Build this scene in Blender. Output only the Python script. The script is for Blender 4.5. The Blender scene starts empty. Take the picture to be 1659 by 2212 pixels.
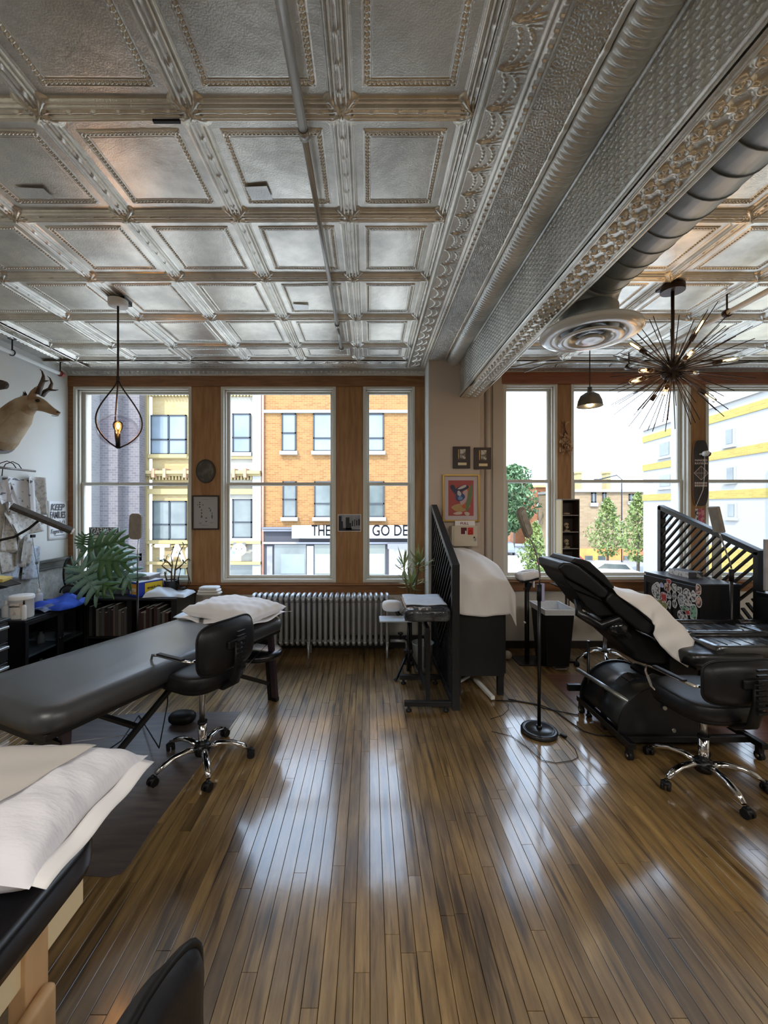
import bpy, math, random
import numpy as np
from mathutils import Vector, Matrix, Euler

R = math.radians
PI = math.pi
rnd = random.Random(11)
SC = bpy.context.scene
COL = SC.collection

# ---------------------------------------------------------------- camera
FPX, CX, CY = 880.0, 829.5, 1106.0
CAMP = Vector((0, 0, 1.65))
VPX, VPY = 797.0, 1095.0        # vanishing point of the room: level camera, lens shifted
cd = bpy.data.cameras.new('camera')
cd.sensor_fit = 'HORIZONTAL'; cd.sensor_width = 36.0; cd.lens = FPX / 1659 * 36
cd.clip_start = 0.02; cd.clip_end = 400
cam = bpy.data.objects.new('camera', cd); COL.objects.link(cam)
cam.location = CAMP; cam.rotation_euler = (R(90), 0, 0)
cd.shift_x = (CX - VPX) / 1659; cd.shift_y = -(CY - VPY) / 1659
SC.camera = cam
SC.view_settings.view_transform = 'Standard'
SC.view_settings.look = 'None'
SC.view_settings.gamma = 1.0
SC.view_settings.use_curve_mapping = False
SC.view_settings.exposure = 0.88

# ---------------------------------------------------------------- sky, sun, added fill lamps
wd = bpy.data.worlds.new('sky'); SC.world = wd; wd.use_nodes = True
nt = wd.node_tree; bg = nt.nodes['Background']
tc = nt.nodes.new('ShaderNodeTexCoord'); sx = nt.nodes.new('ShaderNodeSeparateXYZ')
cr = nt.nodes.new('ShaderNodeValToRGB')
nt.links.new(tc.outputs['Generated'], sx.inputs[0]); nt.links.new(sx.outputs['Z'], cr.inputs[0])
cr.color_ramp.elements[0].position = 0.0; cr.color_ramp.elements[0].color = (0.78, 0.89, 1.0, 1)
cr.color_ramp.elements[1].position = 0.8; cr.color_ramp.elements[1].color = (0.50, 0.70, 1.0, 1)
nt.links.new(cr.outputs[0], bg.inputs[0]); bg.inputs[1].default_value = 3.3

sl = bpy.data.lights.new('sun', 'SUN'); sl.energy = 3.6; sl.angle = R(0.6); sl.color = (1, 0.95, 0.86)
so = bpy.data.objects.new('sun', sl); COL.objects.link(so)
so.rotation_euler = Vector((0.42, 0.62, -0.75)).to_track_quat('-Z', 'Y').to_euler()

def area(name, loc, size, energy, col=(1, 0.95, 0.88), rot=(0, 0, 0), sy=None):
    l = bpy.data.lights.new(name, 'AREA'); l.energy = energy; l.color = col
    l.shape = 'RECTANGLE'; l.size = size; l.size_y = sy or size
    o = bpy.data.objects.new(name, l); COL.objects.link(o)
    o.location = loc; o.rotation_euler = rot
    return o
area('fill_lamp', (-1.6, -1.2, 3.1), 1.4, 44)  # unseen area lights added behind the camera to fill the room
area('fill_lamp', (1.6, -1.2, 3.1), 1.4, 44)
area('fill_lamp', (4.0, -0.6, 3.1), 1.2, 30)
area('fill_lamp', (0.0, -3.6, 3.1), 1.6, 14)

# ---------------------------------------------------------------- helpers
def ray(px, py):
    return Vector(((px - VPX) / FPX, 1.0, -(py - VPY) / FPX))
def aY(px, py, Y):
    d = ray(px, py); return CAMP + d * (Y / d.y)
def aX(px, py, X):
    d = ray(px, py); return CAMP + d * (X / d.x)
def aZ(px, py, z):
    d = ray(px, py); return CAMP + d * ((z - CAMP.z) / d.z)

def frame_of(d, up=Vector((0, 0, 1))):
    d = d.normalized()
    if abs(d.dot(up)) > 0.98: up = Vector((0, 1, 0))
    a = d.cross(up).normalized(); b = a.cross(d).normalized()
    return a, b

class MB:
    def __init__(s): s.v = []; s.f = []; s.sm = []
    def add(s, vs, fs, smooth=False):
        o = len(s.v); s.v += [tuple(v) for v in vs]
        s.f += [tuple(i + o for i in f) for f in fs]; s.sm += [smooth] * len(fs); return s
    def box(s, a, b):
        x0, x1 = sorted((a[0], b[0])); y0, y1 = sorted((a[1], b[1])); z0, z1 = sorted((a[2], b[2]))
        return s.add([(x0,y0,z0),(x1,y0,z0),(x1,y1,z0),(x0,y1,z0),(x0,y0,z1),(x1,y0,z1),(x1,y1,z1),(x0,y1,z1)],
                     [(0,3,2,1),(4,5,6,7),(0,1,5,4),(1,2,6,5),(2,3,7,6),(3,0,4,7)])
    def obox(s, c, size, rot=(0, 0, 0)):
        M = Euler(rot).to_matrix() if not isinstance(rot, Matrix) else rot
        c = Vector(c); h = [q / 2 for q in size]
        vs = [c + M @ Vector((x * h[0], y * h[1], z * h[2])) for z in (-1, 1) for x, y in ((-1,-1),(1,-1),(1,1),(-1,1))]
        return s.add(vs, [(0,3,2,1),(4,5,6,7),(0,1,5,4),(1,2,6,5),(2,3,7,6),(3,0,4,7)])
    def bar(s, p0, p1, w, h, up=Vector((0, 0, 1))):
        p0, p1 = Vector(p0), Vector(p1); a, b = frame_of(p1 - p0, Vector(up))
        vs = [p + a * (x * w / 2) + b * (y * h / 2) for p in (p0, p1) for x, y in ((-1,-1),(1,-1),(1,1),(-1,1))]
        return s.add(vs, [(0,1,2,3),(7,6,5,4),(0,4,5,1),(1,5,6,2),(2,6,7,3),(3,7,4,0)])
    def tube(s, pts, r, n=8, closed=False, sq=1.0, smooth=True):
        pts = [Vector(p) for p in pts]; m = len(pts)
        rs = r if isinstance(r, (list, tuple)) else [r] * m
        vs = []; up = None
        for i, p in enumerate(pts):
            if closed: d = pts[(i + 1) % m] - pts[i - 1]
            else: d = pts[min(i + 1, m - 1)] - pts[max(i - 1, 0)]
            d = d.normalized() if d.length > 1e-9 else Vector((0, 0, 1))
            if up is None: a, b = frame_of(d)
            else:
                a = d.cross(up)
                if a.length < 1e-6: a, b = frame_of(d)
                else: a.normalize(); b = a.cross(d).normalized()
            up = b
            for k in range(n):
                t = 2 * PI * k / n
                vs.append(p + a * (math.cos(t) * rs[i]) + b * (math.sin(t) * rs[i] * sq))
        fs = []
        for i in range(m if closed else m - 1):
            j = (i + 1) % m
            for k in range(n):
                l = (k + 1) % n
                fs.append((i * n + k, i * n + l, j * n + l, j * n + k))
        s.add(vs, fs, smooth)
        if not closed:
            o = len(s.v) - m * n
            s.f += [tuple(o + k for k in reversed(range(n))), tuple(o + (m - 1) * n + k for k in range(n))]; s.sm += [False, False]
        return s
    def cyl(s, p0, p1, r, r1=None, n=16): return s.tube([p0, p1], [r, r if r1 is None else r1], n)
    def lathe(s, prof, c=(0, 0, 0), n=24, M=None, cap=False, smooth=True):
        c = Vector(c); M = M or Matrix.Identity(3); vs = []
        for r, z in prof:
            for k in range(n):
                t = 2 * PI * k / n; vs.append(c + M @ Vector((r * math.cos(t), r * math.sin(t), z)))
        fs = [(i * n + k, i * n + (k + 1) % n, (i + 1) * n + (k + 1) % n, (i + 1) * n + k)
              for i in range(len(prof) - 1) for k in range(n)]
        s.add(vs, fs, smooth)
        if cap:
            o = len(s.v) - len(vs)
            s.f += [tuple(o + k for k in reversed(range(n))), tuple(o + (len(prof) - 1) * n + k for k in range(n))]; s.sm += [False, False]
        return s
    def sup(s, c, h, e1=1.0, e2=1.0, nu=24, nv=12, M=None):
        """superellipsoid: e small = boxy"""
        c = Vector(c); M = M or Matrix.Identity(3)
        pw = lambda a, e: math.copysign(abs(a) ** e, a)
        vs = []
        for j in range(nv + 1):
            ph = -PI / 2 + PI * j / nv
            for k in range(nu):
                t = 2 * PI * k / nu
                vs.append(c + M @ Vector((h[0] * pw(math.cos(ph), e1) * pw(math.cos(t), e2),
                                          h[1] * pw(math.cos(ph), e1) * pw(math.sin(t), e2), h[2] * pw(math.sin(ph), e1))))
        fs = [(j * nu + k, j * nu + (k + 1) % nu, (j + 1) * nu + (k + 1) % nu, (j + 1) * nu + k) for j in range(nv) for k in range(nu)]
        return s.add(vs, fs, True)
    def prism(s, poly, t, M=None, smooth=False):
        """2D poly in local xy, extruded 0..t along local z, placed by 4x4 M"""
        M = M or Matrix.Identity(4); n = len(poly)
        vs = [M @ Vector((x, y, 0)) for x, y in poly] + [M @ Vector((x, y, t)) for x, y in poly]
        fs = [tuple(reversed(range(n))), tuple(range(n, 2 * n))] + [(i, (i + 1) % n, n + (i + 1) % n, n + i) for i in range(n)]
        return s.add(vs, fs, smooth)
    def grid(s, fn, nu, nv, smooth=True):
        vs = [fn(i / nu, j / nv) for j in range(nv + 1) for i in range(nu + 1)]
        w = nu + 1
        return s.add(vs, [(j * w + i, j * w + i + 1, (j + 1) * w + i + 1, (j + 1) * w + i) for j in range(nv) for i in range(nu)], smooth)
    def mesh(s, name, off=None):
        me = bpy.data.meshes.new(name)
        v = s.v if off is None else [(a - off[0], b - off[1], c - off[2]) for a, b, c in s.v]
        me.from_pydata(v, [], s.f); me.polygons.foreach_set('use_smooth', s.sm); me.update()
        return me
    def build(s, name, m, parent=None, world=True, bevel=0, seg=2, thick=0, off=1, sub=0, loc=None):
        """parent given + world: coordinates are world ones, rebased to the thing's root"""
        base = None
        if parent is not None and world:
            r = parent
            while r.parent: r = r.parent
            base = r.location
        if parent is None and loc is not None: base = loc
        o = bpy.data.objects.new(name, s.mesh(name, base)); COL.objects.link(o)
        if parent is not None: o.parent = parent
        elif loc is not None: o.location = loc
        if m: o.data.materials.append(m)
        if thick:
            md = o.modifiers.new('thickness', 'SOLIDIFY'); md.thickness = thick; md.offset = off
        if sub:
            md = o.modifiers.new('smooth', 'SUBSURF'); md.levels = sub; md.render_levels = sub
        if bevel:
            md = o.modifiers.new('bevel', 'BEVEL'); md.width = bevel; md.segments = seg; md.limit_method = 'ANGLE'; md.angle_limit = R(35)
            md.harden_normals = False
            for p in o.data.polygons: p.use_smooth = True
            e = o.modifiers.new('normals', 'WEIGHTED_NORMAL'); e.keep_sharp = True
        return o

def empty(name, loc, label, cat, rz=0, group=None):
    o = bpy.data.objects.new(name, None); COL.objects.link(o); o.empty_display_size = 0.1
    o.location = loc; o.rotation_euler = (0, 0, rz)
    if label: o['label'] = label; o['category'] = cat
    if group: o['group'] = group
    return o
def tag(o, label, cat, group=None, kind=None):
    o['label'] = label; o['category'] = cat
    if group: o['group'] = group
    if kind: o['kind'] = kind
    return o
def struct(o): o['kind'] = 'structure'; return o
def dupobj(o, parent):
    c = o.copy(); COL.objects.link(c); c.parent = parent; return c
def duptree(o, parent=None):
    c = o.copy(); COL.objects.link(c); c.parent = parent
    for ch in list(o.children): duptree(ch, c)
    return c

def gmesh(name, X, Y, Z, flip=False):
    """regular grid mesh from numpy arrays (ny, nx)"""
    ny, nx = X.shape
    co = np.stack([X, Y, Z], -1).reshape(-1, 3).astype(np.float32)
    i = np.arange(ny - 1)[:, None] * nx + np.arange(nx - 1)[None, :]
    q = np.stack([i, i + 1, i + nx + 1, i + nx], -1).reshape(-1, 4)
    if flip: q = q[:, ::-1]
    me = bpy.data.meshes.new(name)
    me.vertices.add(len(co)); me.vertices.foreach_set('co', co.ravel())
    me.loops.add(q.size); me.loops.foreach_set('vertex_index', q.ravel().astype(np.int32))
    me.polygons.add(len(q)); me.polygons.foreach_set('loop_start', np.arange(0, q.size, 4, dtype=np.int32))
    me.polygons.foreach_set('use_smooth', np.ones(len(q), dtype=bool))
    me.update(calc_edges=True); me.validate()
    return me
def mobj(name, me, m=None, parent=None, loc=(0, 0, 0), rot=(0, 0, 0), scale=(1, 1, 1)):
    o = bpy.data.objects.new(name, me); COL.objects.link(o); o.parent = parent
    o.location = loc; o.rotation_euler = rot; o.scale = scale
    if m and not me.materials: me.materials.append(m)
    return o

# ---------------------------------------------------------------- materials
def mat(name, col, rough=0.5, metal=0.0, col2=None, nscale=6.0, stretch=(1, 1, 1), bump=0.0, bscale=40.0,
        coat=0.0, emit=None, es=0.0, spec=None, detail=4, alpha=None, lo=0.35, hi=0.65, sheen=0, rand=False, crough=0.1, trans=0):
    m = bpy.data.materials.new(name); m.use_nodes = True
    t = m.node_tree; b = t.nodes['Principled BSDF']; L = t.links.new
    b.inputs['Base Color'].default_value = (*col, 1); b.inputs['Roughness'].default_value = rough
    b.inputs['Metallic'].default_value = metal
    if coat: b.inputs['Coat Weight'].default_value = coat; b.inputs['Coat Roughness'].default_value = crough
    if spec is not None: b.inputs['Specular IOR Level'].default_value = spec
    if sheen: b.inputs['Sheen Weight'].default_value = sheen
    if trans: b.inputs['Transmission Weight'].default_value = trans
    if emit: b.inputs['Emission Color'].default_value = (*emit, 1); b.inputs['Emission Strength'].default_value = es
    if col2 is not None or bump:
        tc = t.nodes.new('ShaderNodeTexCoord'); mp = t.nodes.new('ShaderNodeMapping')
        L(tc.outputs['Object'], mp.inputs[0]); mp.inputs['Scale'].default_value = stretch
        if rand:
            oi = t.nodes.new('ShaderNodeObjectInfo'); ml = t.nodes.new('ShaderNodeMath'); ml.operation = 'MULTIPLY'; ml.inputs[1].default_value = 50
            L(oi.outputs['Random'], ml.inputs[0]); cb = t.nodes.new('ShaderNodeCombineXYZ'); L(ml.outputs[0], cb.inputs[2]); L(ml.outputs[0], cb.inputs[0])
            L(cb.outputs[0], mp.inputs['Location'])
    if col2 is not None:
        n = t.nodes.new('ShaderNodeTexNoise'); n.inputs['Scale'].default_value = nscale; n.inputs['Detail'].default_value = detail
        L(mp.outputs[0], n.inputs['Vector'])
        r = t.nodes.new('ShaderNodeValToRGB'); L(n.outputs['Fac'], r.inputs[0])
        r.color_ramp.elements[0].position = lo; r.color_ramp.elements[0].color = (*col, 1)
        r.color_ramp.elements[1].position = hi; r.color_ramp.elements[1].color = (*col2, 1)
        L(r.outputs[0], b.inputs['Base Color'])
    if bump:
        n2 = t.nodes.new('ShaderNodeTexNoise'); n2.inputs['Scale'].default_value = bscale; n2.inputs['Detail'].default_value = 3
        L(mp.outputs[0], n2.inputs['Vector'])
        bp = t.nodes.new('ShaderNodeBump'); bp.inputs['Strength'].default_value = bump; bp.inputs['Distance'].default_value = 0.01
        L(n2.outputs['Fac'], bp.inputs['Height']); L(bp.outputs[0], b.inputs['Normal'])
        if coat: L(bp.outputs[0], b.inputs['Coat Normal'])
    return m

def glassmat(name, tint=(1, 1, 1), refl=0.08, rough=0.0, k=1.0):
    m = bpy.data.materials.new(name); m.use_nodes = True; t = m.node_tree; L = t.links.new
    t.nodes.remove(t.nodes['Principled BSDF']); out = t.nodes['Material Output']
    tr = t.nodes.new('ShaderNodeBsdfTransparent'); tr.inputs[0].default_value = (*tint, 1)
    gl = t.nodes.new('ShaderNodeBsdfGlossy'); gl.inputs['Roughness'].default_value = rough
    fr = t.nodes.new('ShaderNodeLayerWeight'); fr.inputs[0].default_value = refl
    mx = t.nodes.new('ShaderNodeMixShader')
    fm = t.nodes.new('ShaderNodeMath'); fm.operation = 'MULTIPLY'; fm.inputs[1].default_value = k; L(fr.outputs['Fresnel'], fm.inputs[0]); L(fm.outputs[0], mx.inputs[0]); L(tr.outputs[0], mx.inputs[1]); L(gl.outputs[0], mx.inputs[2]); L(mx.outputs[0], out.inputs[0])
    return m

def brick(name, c1, c2, mortar, scale=1.0, rough=0.9, bw=0.22, bh=0.075):
    m = bpy.data.materials.new(name); m.use_nodes = True; t = m.node_tree; L = t.links.new; b = t.nodes['Principled BSDF']
    b.inputs['Roughness'].default_value = rough
    tc = t.nodes.new('ShaderNodeTexCoord'); sp = t.nodes.new('ShaderNodeSeparateXYZ'); cb = t.nodes.new('ShaderNodeCombineXYZ')
    ad = t.nodes.new('ShaderNodeMath'); ad.operation = 'ADD'
    L(tc.outputs['Object'], sp.inputs[0]); L(sp.outputs['X'], ad.inputs[0]); L(sp.outputs['Y'], ad.inputs[1])
    L(ad.outputs[0], cb.inputs[0]); L(sp.outputs['Z'], cb.inputs[1])
    bk = t.nodes.new('ShaderNodeTexBrick'); L(cb.outputs[0], bk.inputs['Vector'])
    bk.inputs['Color1'].default_value = (*c1, 1); bk.inputs['Color2'].default_value = (*c2, 1); bk.inputs['Mortar'].default_value = (*mortar, 1)
    bk.inputs['Scale'].default_value = scale; bk.inputs['Brick Width'].default_value = bw; bk.inputs['Row Height'].default_value = bh
    bk.inputs['Mortar Size'].default_value = 0.008; bk.inputs['Bias'].default_value = -0.1
    n = t.nodes.new('ShaderNodeTexNoise'); n.inputs['Scale'].default_value = 1.3; L(tc.outputs['Object'], n.inputs['Vector'])
    mx = t.nodes.new('ShaderNodeMix'); mx.data_type = 'RGBA'; mx.blend_type = 'MULTIPLY'; mx.inputs[0].default_value = 0.45
    L(bk.outputs['Color'], mx.inputs[6]); L(n.outputs['Color'], mx.inputs[7])
    L(bk.outputs['Color'], b.inputs['Base Color'])
    return m

# pressed tin: metal with patches of tarnish
def tin(name, c1, c2, rough, metal=0.9, nscale=2.2, bump=0.12):
    m = bpy.data.materials.new(name); m.use_nodes = True; t = m.node_tree; L = t.links.new; b = t.nodes['Principled BSDF']
    b.inputs['Metallic'].default_value = metal
    tc = t.nodes.new('ShaderNodeNewGeometry')
    n = t.nodes.new('ShaderNodeTexNoise'); n.inputs['Scale'].default_value = nscale; n.inputs['Detail'].default_value = 8; n.inputs['Roughness'].default_value = 0.65
    L(tc.outputs['Position'], n.inputs['Vector'])
    r = t.nodes.new('ShaderNodeValToRGB'); L(n.outputs['Fac'], r.inputs[0])
    r.color_ramp.elements[0].position = 0.36; r.color_ramp.elements[0].color = (*c1, 1)
    r.color_ramp.elements[1].position = 0.62; r.color_ramp.elements[1].color = (*c2, 1)
    L(r.outputs[0], b.inputs['Base Color'])
    mr = t.nodes.new('ShaderNodeMapRange'); L(n.outputs['Fac'], mr.inputs[0]); mr.inputs[3].default_value = rough + 0.1; mr.inputs[4].default_value = rough - 0.07
    L(mr.outputs[0], b.inputs['Roughness'])
    n2 = t.nodes.new('ShaderNodeTexNoise'); n2.inputs['Scale'].default_value = 160; n2.inputs['Detail'].default_value = 3; L(tc.outputs['Position'], n2.inputs['Vector'])
    n3 = t.nodes.new('ShaderNodeTexNoise'); n3.inputs['Scale'].default_value = 9; n3.inputs['Detail'].default_value = 2; L(tc.outputs['Position'], n3.inputs['Vector'])
    ad = t.nodes.new('ShaderNodeMath'); ad.operation = 'MULTIPLY_ADD'; ad.inputs[1].default_value = 1.0
    L(n3.outputs['Fac'], ad.inputs[0]); L(n2.outputs['Fac'], ad.inputs[2])
    bp = t.nodes.new('ShaderNodeBump'); bp.inputs['Strength'].default_value = bump; bp.inputs['Distance'].default_value = 0.01
    L(ad.outputs[0], bp.inputs['Height']); L(bp.outputs[0], b.inputs['Normal'])
    return m

TIN = tin('tin', (0.58, 0.55, 0.48), (0.93, 0.88, 0.76), 0.32, 0.80)
TIN2 = tin('tin_grey', (0.56, 0.56, 0.53), (0.80, 0.79, 0.73), 0.38, 0.7)
GALV = mat('galvanised', (0.34, 0.37, 0.37), 0.5, 0.7, (0.46, 0.49, 0.50), 9, bump=0.05, bscale=30)
PLASTER = mat('plaster', (0.66, 0.62, 0.55), 0.85, 0, (0.72, 0.68, 0.60), 1.5, bump=0.12, bscale=35)
PLASTERW = mat('plaster_white', (0.80, 0.81, 0.78), 0.8, 0, (0.73, 0.75, 0.72), 1.2, bump=0.1, bscale=30)
ROUGHCAST = mat('rough_plaster', (0.42, 0.45, 0.44), 0.9, 0, (0.62, 0.64, 0.61), 22, bump=0.5, bscale=60)
TAUPE = mat('taupe_paint', (0.60, 0.50, 0.42), 0.8, 0, (0.66, 0.56, 0.47), 1.0, bump=0.08, bscale=30)
OAK = mat('oak_ply', (0.30, 0.145, 0.05), 0.42, 0, (0.42, 0.22, 0.085), 5, (6, 6, 0.7), bump=0.05, bscale=30)
OAKD = mat('oak_trim', (0.20, 0.085, 0.03), 0.38, 0, (0.31, 0.14, 0.05), 5, (0.8, 8, 8), bump=0.05, bscale=20)
OAKR = mat('red_trim', (0.22, 0.07, 0.03), 0.38, 0, (0.32, 0.11, 0.045), 5, (0.8, 8, 8), bump=0.05, bscale=20)
CREAM = mat('cream_vinyl_frame', (0.70, 0.68, 0.60), 0.4)
CREAM2 = mat('cream_sash', (0.62, 0.60, 0.53), 0.4)
BLACK = mat('black_paint', (0.007, 0.007, 0.0085), 0.42, 0, bump=0.04, bscale=90)
BLACKM = mat('black_metal', (0.007, 0.007, 0.008), 0.35, 0.2)
BLACKP = mat('black_plastic', (0.006, 0.006, 0.007), 0.5, spec=.3)
VINYL = mat('black_vinyl', (0.006, 0.006, 0.008), 0.42, 0, (0.010, 0.010, 0.012), 8, bump=0.05, bscale=120, spec=.35)
TABLEV = mat('table_vinyl', (0.030, 0.032, 0.038), 0.36, 0, (0.045, 0.047, 0.052), 3, bump=0.03, bscale=60, coat=.6, crough=.38)
VINYLS = mat('black_vinyl_smooth', (0.008, 0.008, 0.010), 0.27, 0, bump=0.06, bscale=25)
CHROME = mat('chrome', (0.75, 0.75, 0.76), 0.10, 1.0)
STEEL = mat('steel', (0.5, 0.5, 0.5), 0.3, 1.0)
PAPER = mat('white_paper_cover', (0.86, 0.84, 0.84), 0.75, 0, bump=0.25, bscale=9)
PAPERB = mat('bluish_paper', (0.70, 0.80, 0.90), 0.7, 0, bump=0.2, bscale=14)
COVER = mat('paper_sheet', (0.80, 0.77, 0.74), 0.7, 0, bump=0.22, bscale=7)
WHITEP = mat('white_plastic', (0.80, 0.80, 0.78), 0.4)
SILVER = mat('silver_paint', (0.36, 0.37, 0.38), 0.38, 0.55, (0.42, 0.43, 0.44), 10)
GLASS = glassmat('window_glass', (1, 1, 1), 0.05)
PINE = mat('maple_leg', (0.55, 0.34, 0.17), 0.4, 0, (0.66, 0.43, 0.23), 4, (5, 5, 0.6))
PALE = mat('pale_wood', (0.80, 0.66, 0.42), 0.5)
PIPEM = mat('painted_pipe', (0.62, 0.58, 0.50), 0.45, 0.2)
PIPES = mat('silver_pipe', (0.46, 0.45, 0.42), 0.4, 0.7)
BROWNM = mat('dark_bronze', (0.045, 0.03, 0.025), 0.4, 0.7)
GOLD = mat('gold_frame', (0.52, 0.34, 0.10), 0.35, 0.8)
BROWNF = mat('dark_brown_frame', (0.035, 0.017, 0.012), 0.4)
LEAF = mat('leaf', (0.035, 0.10, 0.02), 0.35, 0, (0.07, 0.17, 0.05), 6)
LEAF2 = mat('leaf_blue_green', (0.12, 0.24, 0.18), 0.32, 0, (0.20, 0.34, 0.27), 6)
STEM = mat('stem', (0.16, 0.12, 0.05), 0.6)
AMBER = mat('lit_filament', (1, 0.6, 0.2), 0.4, emit=(1, 0.50, 0.14), es=9)

# text meshes, made before the scene is heavy
_fc = {}
def textmesh(s, size=1.0, shear=0.0, ext=0.002, sx=1.0, bold=0.0):
    k = (s, shear, bold, ext / size)
    c = bpy.data.curves.new('text', 'FONT'); c.body = s; c.size = size; c.shear = shear; c.extrude = ext; c.offset = bold
    c.align_x = 'CENTER'; c.align_y = 'CENTER'; c.resolution_u = 3
    o = bpy.data.objects.new('t', c); COL.objects.link(o)
    me = bpy.data.meshes.new_from_object(o.evaluated_get(bpy.context.evaluated_depsgraph_get()))
    bpy.data.objects.remove(o); bpy.data.curves.remove(c)
    return me
TX = {k: textmesh(*v) for k, v in dict(
    keep=('KEEP', 0.085, 0.25, 0.0006, 1, 0.002), fam=('FAMILIES', 0.062, 0.05, 0.0006, 1, 0.001), bel=('', 0.1), tog=('Together', 0.06, 0.35, 0.0006, 1, 0.0005),
    speak=('SPEAKEASY', 0.068, 0, 0.0006), spec=('SOCIAL ROOM', 0.04, 0, 0.0006),
    the=('THE', 0.95, 0, 0.02, 1, 0.012), the2=('CHICA', 0.95, 0, 0.02, 1, 0.012), the3=('GO DE', 0.95, 0, 0.02, 1, 0.012), tao=('TAO', 1.1, 0, 0.06, 1, 0.02), pro=('pro', 0.075, 0, 0.0006, 1, 0.002), str=('stretch-tite', 0.045, 0, 0.0006, 1, 0.001),
    full=('FULL', 0.05, 0, 0.0004, 1, 0.001), nak=('NAKED', 0.045, 0, 0.0004, 1, 0.002), rayg=('RAYGUN', 0.045, 0, 0.0004, 1, 0.002),
    tub=('sanitizers', 0.028, 0, 0.0003, 1, 0.0005)).items()}
def text(key, m, parent, world_loc, rot, scale=(1, 1, 1), name='lettering'):
    r = parent
    while r.parent: r = r.parent
    return mobj(name, TX[key].copy(), m, parent, Vector(world_loc) - r.location, rot, scale)
# ================================================================ ROOM SHELL
ZC = 3.255; XL = -3.53; XR = 5.9; YF = 4.80; YB = -5.0; CXL, CXR, CYF = 0.655, 1.21, 4.45

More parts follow.
